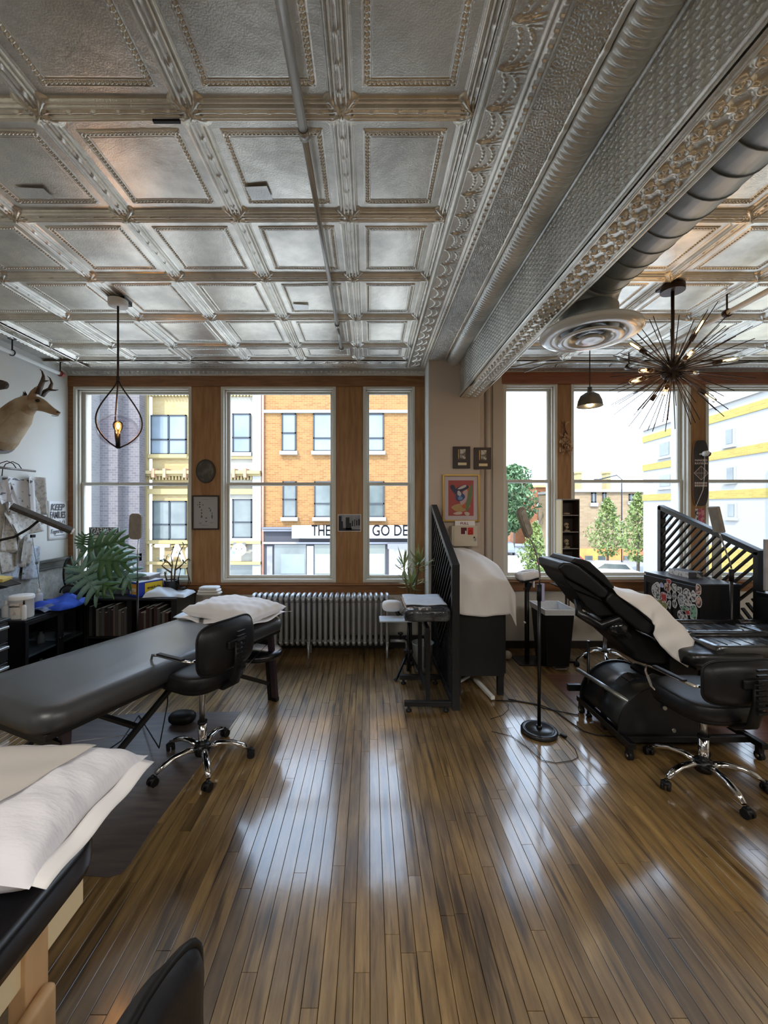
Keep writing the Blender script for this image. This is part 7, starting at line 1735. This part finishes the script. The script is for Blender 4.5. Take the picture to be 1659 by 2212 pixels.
q = empty('step_bin', (1.93, 4.30, 0), 'black plastic step bin lined with a white bag under the right windows', 'bin')
c_ = (1.93, 4.30); hb = .60
def trap(z, hx, hy): return [(c_[0] + sx * hx, c_[1] + sy * hy, z) for sx, sy in ((-1, -1), (1, -1), (1, 1), (-1, 1))]
m = MB(); m.add(trap(.02, .115, .15) + trap(hb, .15, .19), [(3, 2, 1, 0), (0, 1, 5, 4), (1, 2, 6, 5), (2, 3, 7, 6), (3, 0, 4, 7)]); m.build('body', BLACKP, q, bevel=.012)
m = MB(); m.add(trap(hb - .045, .153, .193) + trap(hb + .015, .162, .202) + trap(hb + .015, .148, .188) + trap(hb - .12, .13, .17), [(0, 1, 5, 4), (1, 2, 6, 5), (2, 3, 7, 6), (3, 0, 4, 7), (4, 5, 9, 8), (5, 6, 10, 9), (6, 7, 11, 10), (7, 4, 8, 11), (8, 9, 13, 12), (9, 10, 14, 13), (10, 11, 15, 14), (11, 8, 12, 15)]); m.build('bag_liner', mat('bag_white', (.68, .70, .72), .4, 0, bump=.5, bscale=18), q, bevel=.006)
MB().box((c_[0] - .06, 4.08, .015), (c_[0] + .06, 4.16, .03)).build('pedal', STEEL, q, bevel=.003)

# chrome stool behind the client chair
q = empty('chrome_stool', (2.42, 4.18, 0), 'chrome five-star stool base half hidden behind the reclining chair', 'stool')
for k in range(5):
    an = .5 + k * 2 * PI / 5; P_ = lambda r, z: (2.42 + math.cos(an) * r, 4.18 + math.sin(an) * r, z)
    lg = MB().tube([P_(.02, .17), P_(.10, .17), P_(.20, .13), P_(.27, .075)], [.02, .018, .016, .014], 10, sq=.7).build('leg', CHROME, q)
    w_ = MB(); cc_ = Vector(P_(.275, .026)); w_.cyl(cc_ + Vector((.02, 0, 0)), cc_ - Vector((.02, 0, 0)), .026, n=14).cyl(cc_, cc_ + Vector((0, 0, .05)), .008, n=8); w_.build('caster', BLACKP, lg)
MB().cyl((2.42, 4.18, .15), (2.42, 4.18, .50), .018, n=12).build('column', STEEL, q); MB().lathe([(0, 0), (.17, 0), (.185, .02), (.185, .05), (.16, .07), (0, .072)], (2.42, 4.18, .50), 30).build('seat', VINYLS, q)
# instrument tray with folded paper
q = empty('instrument_tray', (2.20, 4.36, 0), 'small tray stand with folded blue paper on top, left of the headrest', 'stand')
MB().cyl((2.12, 4.38, .02), (2.12, 4.38, .80), .012, n=10).cyl((2.15, 4.38, .02), (2.15, 4.38, .80), .007, n=10).build('post', BROWNM, q); MB().box((2.0, 4.24, .80), (2.28, 4.50, .812)).build('tray', BLACKM, q); MB().box((2.105, 4.30, 0), (2.17, 4.46, .02)).build('foot', BLACKM, q)
MB().grid(lambda u, v: (2.04 + .17 * u, 4.24 + .22 * v, .818 + .012 * u * (1 - u) + .006 * math.sin(v * 9)), 8, 10).build('folded_paper', PAPERB, q, thick=.004)
# power strip
o = MB().obox((2.72, 4.10, .026), (.24, .05, .045), (0, 0, -.1)).build('power_strip', mat('brown_black', (.03, .022, .02), .5), bevel=.005, loc=(2.72, 4.1, 0)); tag(o, 'dark power strip on the floor behind the reclining chair', 'power strip')
o = MB().tube([(2.62, 4.1, .006), (2.5, 4.05, .006), (2.35, 4.0, .006), (2.1, 4.05, .006)], .004, 6).build('power_cable', BLACKP, loc=(2.4, 4.03, 0)); tag(o, 'black flex of the power strip near the stool casters', 'cable')

# skull shelf on the post
SY = YF - .015; a = aY(1213, 1220, SY - .15); b = aY(1252, 1080, SY - .15); q = empty('wall_shelf', ((a.x + b.x) / 2, SY, a.z), 'tall narrow dark wood shelf with tiny skulls on the post between right windows', 'shelf')
DW = mat('dark_wood', (.028, .018, .013), .5, 0, (.045, .03, .02), 8); WDS = mat('grey_wood', (.38, .36, .34), .6); z0_, z1_ = a.z - .05, b.z; D0 = SY - .15
MB().box((a.x, D0, z0_), (a.x + .012, SY, z1_)).build('side_panel', PALE, q); MB().box((b.x - .012, D0, z0_), (b.x, SY, z1_)).build('side_panel', DW, q); MB().box((a.x + .012, SY - .01, z0_), (b.x - .012, SY, z1_)).build('back_panel', DW, q)  # left side panel made pale to paint in the light on it
MB().box((a.x, D0, z1_), (b.x, SY, z1_ + .012)).build('top_panel', WDS, q)
bone = mat('bone', (.42, .33, .22), .6)
for y_ in (1114, 1150, 1186, 1222):
    zs_ = aY(0, y_, D0).z; MB().box((a.x + .012, D0, zs_), (b.x - .012, SY - .01, zs_ + .008)).build('shelf_board', mat('shelf_edge', (.30, .22, .18), .5) if y_ == 1114 else DW, q)
    MB().box((a.x + .012, D0 - .001, zs_), (b.x - .012, D0, zs_ + .008)).build('shelf_edge', WDS, q)
for y_, lb in ((1150, 'tiny bone-coloured skull on the upper shelf of the narrow wall shelf'), (1186, 'tiny bone-coloured skull on the lower shelf of the narrow wall shelf')):
    zs_ = aY(0, y_, D0).z + .008; c_ = Vector((a.x + .085, D0 + .06, zs_)); s_ = empty('skull_figurine', c_, lb, 'figurine')
    MB().box(c_ + Vector((-.030, -.02, 0)), c_ + Vector((.030, .02, .014))).build('plinth', bone, s_, bevel=.002); MB().cyl(c_ + Vector((0, 0, .012)), c_ + Vector((0, 0, .035)), .010, n=10).build('stem', bone, s_)
    MB().sup(c_ + Vector((-.004, 0, .075)), (.028, .032, .026), nu=20, nv=12).build('cranium', bone, s_); MB().sup(c_ + Vector((-.004, -.018, .050)), (.018, .018, .018), .7, .7, 14, 8).build('jaw', bone, s_)
    for s in (-1, 1): MB().sup(c_ + Vector((-.004 + s * .011, -.028, .068)), (.007, .006, .008), nu=10, nv=6).build('eye_socket', BLACKP, s_)
    MB().sup(c_ + Vector((-.004, -.034, .056)), (.003, .004, .005), nu=8, nv=6).build('nose_hole', BLACKP, s_)
o = MB().sup((a.x + .085, D0 + .06, aY(0, 1114, D0).z + .014 + .008), (.04, .03, .012), nu=18, nv=8).build('small_shell', bone, loc=(a.x + .08, D0 + .06, aY(0, 1114, D0).z)); tag(o, 'flat pale trinket on the top shelf above the skulls', 'ornament')
# dried flowers
fp = aY(1219, 925, YF - .05); q = empty('dried_bouquet', fp, 'bunch of dried flowers hanging upside down on the post between right windows', 'flowers')
DRY = mat('dried_stem', (.16, .07, .04), .8); DRYF = mat('dried_flower', (.34, .19, .10), .85, 0, (.48, .32, .18), 20)
fr = random.Random(6); mb = MB(); fl = MB()
for k in range(34):
    e_ = fp + Vector((fr.uniform(-.055, .075), fr.uniform(-.05, .02), -fr.uniform(.08, .30))); mid = fp + Vector((fr.uniform(-.03, .03), fr.uniform(-.03, 0), -.08)); tp = fp + Vector((fr.uniform(-.04, .02), 0, fr.uniform(.0, .10)))
    mb.tube([tp, fp + Vector((fr.uniform(-.008, .008), -.01, 0)), mid, e_], [.0015, .002, .002, .0015], 5)
    for j in range(3): fl.sup(e_ + Vector((fr.uniform(-.015, .015), fr.uniform(-.015, .01), fr.uniform(-.02, .02))), (.010, .008, .013), nu=8, nv=6)
mb.build('stems', DRY, q); fl.build('flower_heads', DRYF, q); MB().tube([fp + Vector((.01, 0, 0)), fp + Vector((.02, 0, .05)), fp + Vector((.045, 0, .075)), fp + Vector((.07, .02, .07))], .003, 6).build('hanging_cord', PALE, q)
# skateboard deck
KY = YF - .015; c_ = aY(1513, 1022, KY - .02); q = empty('skateboard_deck', c_, 'black skateboard deck with white lettering and diamond hung on the right post', 'skateboard')
hw, hh_ = 16.5 * KY / 880, 71 * KY / 880
pts = []
for i in range(48):
    t_ = i / 48 * 2 * PI; X_ = math.cos(t_); Z_ = math.sin(t_); pts.append((hw * math.copysign(abs(X_) ** .45, X_) * (1 - .05 * math.cos(Z_ * 5)), hh_ * math.copysign(abs(Z_) ** .8, Z_)))
MB().prism(pts, .010, Matrix.Translation(c_) @ Matrix.Rotation(R(90), 4, 'X')).build('deck', mat('deck_black', (.030, .024, .022), .4, 0, (.06, .045, .04), 5), q, bevel=.003)
MB().prism([(x * 1.02, z * 1.01) for x, z in pts], .004, Matrix.Translation(c_ + Vector((0, .004, 0))) @ Matrix.Rotation(R(90), 4, 'X')).build('deck_edge', PINE, q)
WI = mat('white_ink', (.62, .52, .48), .5); yk = c_.y - .0105
text('nak', WI, q, (c_.x + .0, yk, c_.z + .148), (PI / 2, 0, 0), (.98, .7, 1)); text('rayg', WI, q, (c_.x + .0, yk, c_.z + .112), (PI / 2, 0, 0), (.82, .7, 1))
dm = MB(); ds = .082
cor = [Vector((c_.x, yk, c_.z + .0 + ds)), Vector((c_.x + ds, yk, c_.z)), Vector((c_.x, yk, c_.z - ds)), Vector((c_.x - ds, yk, c_.z))]
for i in range(4): dm.bar(cor[i], cor[(i + 1) % 4], .002, .008, (0, 0, 1)) if False else dm.tube([cor[i], cor[(i + 1) % 4]], .0038, 6)
for k in (-2, -1, 0, 1, 2): dm.tube([(c_.x + k * ds * .3, yk, c_.z + (ds - abs(k) * ds * .3)), (c_.x + k * ds * .3, yk, c_.z - (ds - abs(k) * ds * .3))], .0026, 5)
dm.tube([cor[1], cor[3]], .003, 5); dm.build('diamond_emblem', WI, q)
mb = MB()
for r_ in (0, 1):
    for k in range(6): mb.box((c_.x - .075 + k * .025, yk - .0005, c_.z - .128 - .030 * r_), (c_.x - .055 + k * .025, yk + .002, c_.z - .106 - .030 * r_))
mb.build('lower_lettering', WI, q)
# camera on the deck
k_ = aY(1524, 980, KY - .08); q = empty('security_camera', k_, 'small white security camera with its lead in front of the skateboard deck', 'camera')
MB().lathe([(0, -.03), (.022, -.028), (.030, -.01), (.030, .03), (.024, .035), (0, .036)], k_, 20, Matrix.Rotation(R(80), 3, 'Y')).build('body', WHITEP, q); MB().cyl(k_ + Vector((.030, -.004, -.005)), k_ + Vector((.044, -.006, -.008)), .024, n=18).build('lens', BLACKP, q)
MB().lathe([(0, 0), (.028, 0), (.028, .01), (.008, .016), (.008, .06), (0, .06)], k_ + Vector((-.02, .065, 0)), 16, Matrix.Rotation(R(90), 3, 'X')).build('mount', WHITEP, q)
MB().tube([k_ + Vector((-.01, 0, -.03)), k_ + Vector((-.01, .0, -.25)), k_ + Vector((-.03, .0, -.42)), k_ + Vector((-.09, .03, -.62))], .0025, 6).build('lead', WHITEP, q)
a = aY(1501, 1132, KY); b = aY(1521, 1099, KY); q = empty('small_poster', ((a.x + b.x) / 2, KY, a.z), 'small pink and white sticker below the skateboard deck', 'sticker')
MB().box((a.x, KY - .002, a.z), (b.x, KY, b.z)).build('sheet', mat('pink_print', (.45, .07, .12), .5, 0, (.65, .25, .28), 18, detail=2, lo=.5, hi=.55), q); MB().box((a.x, KY - .003, a.z + .02), (a.x + (b.x - a.x) * .33, KY - .002, b.z)).build('white_strip', mat('strip_bw', (.6, .6, .58), .5, 0, (.05, .05, .05), 30, detail=2, lo=.5, hi=.55), q)

# right gooseneck lamp standing by the sticker cabinet
RX_, RY_ = 2.79, 3.42; q = empty('floor_lamp', (2.80, 3.40, 0), 'black floor lamp with narrow wrapped head seen edge-on before the sticker cabinet', 'lamp')
bx_ = aY(1580, 1240, RY_); RX_ = bx_.x; q.location = (RX_, RY_, 0)
MB().lathe([(0, 0), (.12, 0), (.12, .02), (0, .026)], (RX_, RY_, 0), 28).build('base', BLACKM, q); MB().cyl((RX_, RY_, .02), (RX_, RY_, bx_.z + .03), .0125, n=12).build('pole', BLACKM, q); MB().cyl((RX_, RY_, bx_.z - .06), (RX_, RY_, bx_.z + .04), .018, n=12).build('handle', BLACKP, q)
MB().tube([aY(x, y, RY_) for x, y in ((1580, 1228), (1576, 1212), (1566, 1185), (1557, 1160), (1553, 1148))], .006, 10).build('gooseneck', STEEL, q)
A = aY(1541, 1094, RY_); B = aY(1554, 1150, RY_); MB().bar(A, B, .10, .030, (1, 0, 0)).build('panel', WRAP, q, bevel=.008)

# items on the right sill and monitor at the far right
a = aY(1650, 1275, 3.35); q = empty('grey_panel', (a.x + .2, 3.35, 0), 'grey smeared panel on a black desk cut off by the right edge', 'panel')
MB().box((a.x - .005, 3.33, a.z), (a.x + .5, 3.35, aY(0, 1165, 3.35).z)).build('panel', mat('smoky_panel', (.28, .27, .27), .3, 0, (.42, .40, .40), 5), q); MB().box((a.x - .01, 3.20, a.z - .05), (a.x + .55, 3.41, a.z - .02)).build('desk_top', BLACKM, q, bevel=.004); MB().box((a.x + .0, 3.22, 0), (a.x + .5, 3.40, a.z - .05)).build('desk_body', BLACK, q)
for x, y0_, y1_, cc2, lb in ((1540, 1118, 1138, (.55, .55, .52), 'small picture card leaning on the right window sill'), (1632, 1186, 1214, (.35, .37, .40), 'grey carton behind the right slatted screen')):
    a = aY(x, y1_, 4.70); z0_ = pz(1253) ; z0_ = z0_ if x < 1600 else z0_
    o = MB().box((a.x, 4.70, z0_ - .004), (a.x + .10, 4.715, aY(0, y0_, 4.7).z)).build('picture_card' if x < 1600 else 'carton', mat('card%d' % x, cc2, .6), bevel=.001, loc=(a.x, 4.7, z0_)); tag(o, lb, 'card')
# ================================================================ RECLINING CLIENT CHAIR
q = empty('tattoo_chair', (2.15, 3.05, 0), 'large black reclining client chair with barrel base in the right half', 'chair')
def prof(pts, Ym, y0, y1, name, m_, bevel=.02, parent=q, ox=0, oz=0, seg=3):
    P = [aY(x, y, Ym) for x, y in pts]; mb = MB(); n = len(P)
    ar = sum(P[i].x * P[(i + 1) % n].z - P[(i + 1) % n].x * P[i].z for i in range(n))
    if ar < 0: P = P[::-1]
    vs = [(p.x + ox, y0, p.z + oz) for p in P] + [(p.x + ox, y1, p.z + oz) for p in P]
    mb.add(vs, [tuple(range(n)), tuple(reversed(range(n, 2 * n)))] + [(i, n + i, n + (i + 1) % n, (i + 1) % n) for i in range(n)])
    return mb.build(name, m_, parent, bevel=bevel, seg=seg)
ZX = lambda ix, iy: (1200 + ix * 260 / 1659, 1190 + iy * 270 / 1723)
Yn = 2.88
hp = [ZX(*p) for p in ((28, 235), (110, 160), (215, 165), (330, 215), (560, 400), (745, 570), (690, 665), (610, 640), (400, 500), (180, 380))]
prof(hp, Yn, Yn, Yn + .40, 'headrest', VINYL, .018)
hp2 = [ZX(*p) for p in ((170, 150), (240, 90), (340, 105), (440, 140), (640, 320), (775, 480), (760, 520), (700, 505), (520, 350), (300, 190))]
prof(hp2, Yn + .10, Yn + .06, Yn + .42, 'head_cushion', VINYL, .016)
prof([ZX(*p) for p in ((110, 300), (200, 400), (640, 640), (700, 720), (520, 640), (280, 545), (180, 440))], Yn, Yn + .03, Yn + .37, 'headrest_shell', BLACKP, .010)
prof([ZX(*p) for p in ((280, 540), (700, 700), (900, 920), (640, 940), (480, 800), (420, 720))], Yn, Yn + .05, Yn + .35, 'back_shell', BLACKP, .015)
prof([ZX(*p) for p in ((710, 640), (760, 590), (850, 585), (1000, 720), (1200, 870), (1380, 1030), (1370, 1080), (1295, 1165), (1160, 1110), (1000, 980), (820, 830), (700, 700))], Yn, Yn, Yn + .46, 'backrest', VINYL, .022)
prof([ZX(*p) for p in ((710, 1040), (800, 1000), (1000, 1010), (1200, 1150), (1330, 1200), (1420, 1290), (1659, 1400), (1659, 1560), (1420, 1570), (1220, 1560), (1060, 1500), (1030, 1400), (860, 1250), (730, 1130))], 3.0, 2.98, 3.32, 'seat_shell', BLACKP, .03)
# arm tube
P3 = [aY(*ZX(*p), 2.92) for p in ((340, 690), (350, 790), (320, 860), (440, 930), (600, 1030), (700, 990), (860, 930), (930, 970))]
P3 = [P3[0] + Vector((0, .06, 0)), P3[1] + Vector((0, .03, 0))] + P3[2:]
MB().tube(P3, [.022, .024, .030, .032, .033, .030, .026, .022], 14).build('armrest', VINYLS, q)
MB().obox(aY(*ZX(345, 700), 2.98), (.035, .05, .07), (0, .2, 0)).build('arm_socket', BLACKP, q, bevel=.008)
MB().sup(aY(*ZX(850, 1060), 2.93), (.075, .05, .055), .9, .9, 24, 14).build('pivot_cover', mat('gloss_black', (.01, .01, .012), .12), q)
MB().obox(aY(*ZX(980, 1150), 2.93), (.06, .03, .035), (0, .8, 0)).build('adjust_lever', CHROME if False else BLACKM, q, bevel=.006)
# seat and leg pads
sb = MB().sup((2.45, 3.05, .60), (.27, .30, .055), .3, .28, 40, 12); sb.build('seat_cushion', VINYLS, q)
LEGV = mat('leg_vinyl', (.015, .017, .02), .25, 0, bump=.15, bscale=30, coat=1.0, crough=.2)
def legpad(x0, x1, y0, y1, z, nm):
    o_ = MB().sup(((x0 + x1) / 2, (y0 + y1) / 2, z), ((x1 - x0) / 2, (y1 - y0) / 2, .045), .3, .2, 40, 10).build(nm, LEGV, q)
    m = MB(); m.tube([(x0 + .01, y1 - .035, z + .045), (x1 - .01, y1 - .035, z + .045)], .026, 10); m.build('side_roll', VINYLS, o_)
    for k in range(1, 6):
        x = x0 + (x1 - x0) * k / 6; MB().tube([(x, y0 + .03, z + .043), (x, y1 - .07, z + .043)], .005, 6).build('seam', BLACKP, o_)
    return o_
legpad(2.38, 2.93, 2.78, 3.04, .655, 'leg_cushion'); legpad(2.96, 3.30, 2.78, 3.04, .655, 'leg_cushion')
legpad(2.42, 2.97, 3.10, 3.36, .66, 'leg_cushion'); legpad(3.0, 3.24, 3.10, 3.36, .66, 'leg_cushion')
MB().box((2.30, 2.86, .50), (3.2, 3.30, .55)).build('leg_frame', BLACKM, q, bevel=.006)
MB().box((2.18, 2.95, .12), (2.38, 3.20, .56)).build('lift_column', BLACKP, q, bevel=.01)
prof([(1378, 1448), (1390, 1442), (1402, 1446), (1480, 1480), (1480, 1500), (1440, 1492), (1382, 1458)], 3.05, 2.95, 3.15, 'lift_arm', BLACKM, .006)
# barrel base
br_ = MB(); n = 26; rb_, xc_, zc_ = .265, 1.965, .155; vs = []; fs = []
arc = [(math.cos(PI * k / n), math.sin(PI * k / n)) for k in range(n + 1)]
for y in (2.76, 3.24): vs += [(xc_ + rb_ * c_ * 1.02, y, zc_ + rb_ * s_) for c_, s_ in arc] 
w = n + 1; fs = [(k, k + 1, w + k + 1, w + k) for k in range(n)]; br_.add(vs, fs, True); br_.build('barrel_cover', mat('satin_black', (.035, .04, .045), .3, .7), q, thick=.004)
for y in (2.745, 3.245):
    P = [(xc_ + (rb_ + .012) * c_ * 1.02, zc_ + (rb_ + .012) * s_) for c_, s_ in arc] + [(xc_ - .27, .10), (xc_ + .36, .10), (xc_ + .33, .2)]
    P = [(xc_ + .40, .08)] + [(xc_ + (rb_ + .012) * c_ * 1.02, zc_ + (rb_ + .012) * s_) for c_, s_ in arc] + [(xc_ - .285, .08)]
    MB().prism(P, .012, Matrix.Translation((0, y + .012, 0)) @ Matrix.Rotation(R(90), 4, 'X')).build('end_plate', mat('matt_black_plate', (.008, .008, .010), .35), q, bevel=.002)
for x, z in ((xc_ + .02, .30), (xc_ + .08, .15)): MB().cyl((x, 2.728, z), (x, 2.746, z), .013, n=14).build('bolt', STEEL, q)
# foot pedal on the barrel
pp_ = [aY(*p, 2.98) for p in ((1322, 1496), (1330, 1484), (1345, 1470), (1356, 1463), (1366, 1464))]
mb = MB()
for i in range(4): mb.bar(pp_[i] + Vector((0, -.03, .02)), pp_[i + 1] + Vector((0, -.03, .02)), .10, .022, (0, 0, 1))
mb.build('foot_switch', BLACKP, q, bevel=.004)
# frame and wheels
for y in (2.74, 3.22): MB().box((1.70, y - .02, .075), (2.55, y + .02, .115)).build('frame_rail', BLACKM, q, bevel=.004)
for x in (1.70, 2.55): MB().box((x - .02, 2.62, .085), (x + .02, 3.30, .125)).build('cross_rail', BLACKM, q, bevel=.004)
for x, y in ((1.70, 2.66), (1.70, 3.26), (2.55, 2.66), (2.55, 3.26)):
    w_ = MB(); w_.cyl((x - .014, y, .028), (x + .014, y, .028), .028, n=16); w_.obox((x, y, .06), (.034, .03, .05)); o = w_.build('caster', BLACKP, q); MB().cyl((x - .018, y, .028), (x + .018, y, .028), .010, n=10).build('axle', STEEL, o)
bar_ = MB().cyl((1.675, 3.27, .345), (1.775, 2.76, .32), .016, n=14).build('push_bar', mat('satin_bar', (.35, .37, .38), .3, .8), q)
MB().box((1.715, 2.98, .02), (1.745, 3.02, .33)).build('bar_post', BLACKM, q, bevel=.003)
MB().obox((1.66, 3.30, .19), (.10, .03, .05)).build('side_bracket', BLACKM, q)
# side post seen before the pedal
pq = aY(1271, 1384, 3.2); MB().cyl((pq.x, 3.2, .0 + .01), (pq.x, 3.2, pq.z), .010, n=10).build('pedal_post', BLACKM, q)
o = MB().tube([(pq.x, 3.2, .02), (pq.x - .0, 3.18, .01)], .02, 12).build('post_foot', BLACKP, q)
o = MB().box((2.22, 2.80, .135), (2.62, 3.16, .155)).build('platform', mat('brown_plate', (.10, .055, .04), .4), q, bevel=.003)

# sheet over the chair
def L2(a, b, t_): return (a[0] + (b[0] - a[0]) * t_, a[1] + (b[1] - a[1]) * t_)
top = [(1322, 1269), (1345, 1276), (1378, 1283), (1404, 1289), (1424, 1300), (1446, 1324), (1468, 1348), (1486, 1366), (1500, 1384)]
low = [(1330, 1283), (1350, 1297), (1376, 1315), (1402, 1338), (1414, 1352), (1408, 1368), (1420, 1392), (1452, 1420), (1483, 1441)]
def poly_at(P, t_):
    t_ = max(0, min(.9999, t_)) * (len(P) - 1); i = int(t_); return L2(P[i], P[i + 1], t_ - i)
def shf(u, v):
    # v 0..0.45 near flap (low->top), then across the chair to the far side, then hang
    a_ = poly_at(low, u); b_ = poly_at(top, u); yn = Yn - .012
    wv = .009 * math.sin(u * 15 + v * 6) + .006 * math.sin(u * 31 - v * 11)
    if v < .4:
        t_ = v / .4; p = L2(a_, b_, t_ ** .85); P = aY(p[0], p[1], yn + .10 * t_ ** 2); P.y = yn + .10 * t_ ** 2 - .014 * (1 - t_) + wv * (1.2 - t_); return P
    t_ = (v - .4) / .6; P = aY(b_[0], b_[1], yn + .10); P.y = yn + .10 + .34 * t_; P.z += -.02 * t_ ** 2 + wv * .8 - (.18 * max(0, t_ - .8) / .2); P.x += .03 * t_; return P
o = MB().grid(shf, 46, 40).build('draped_sheet', COVER, thick=.002, loc=(1.95, 3.1, .8)); tag(o, 'translucent white sheet draped over the backrest of the reclining client chair', 'sheet')
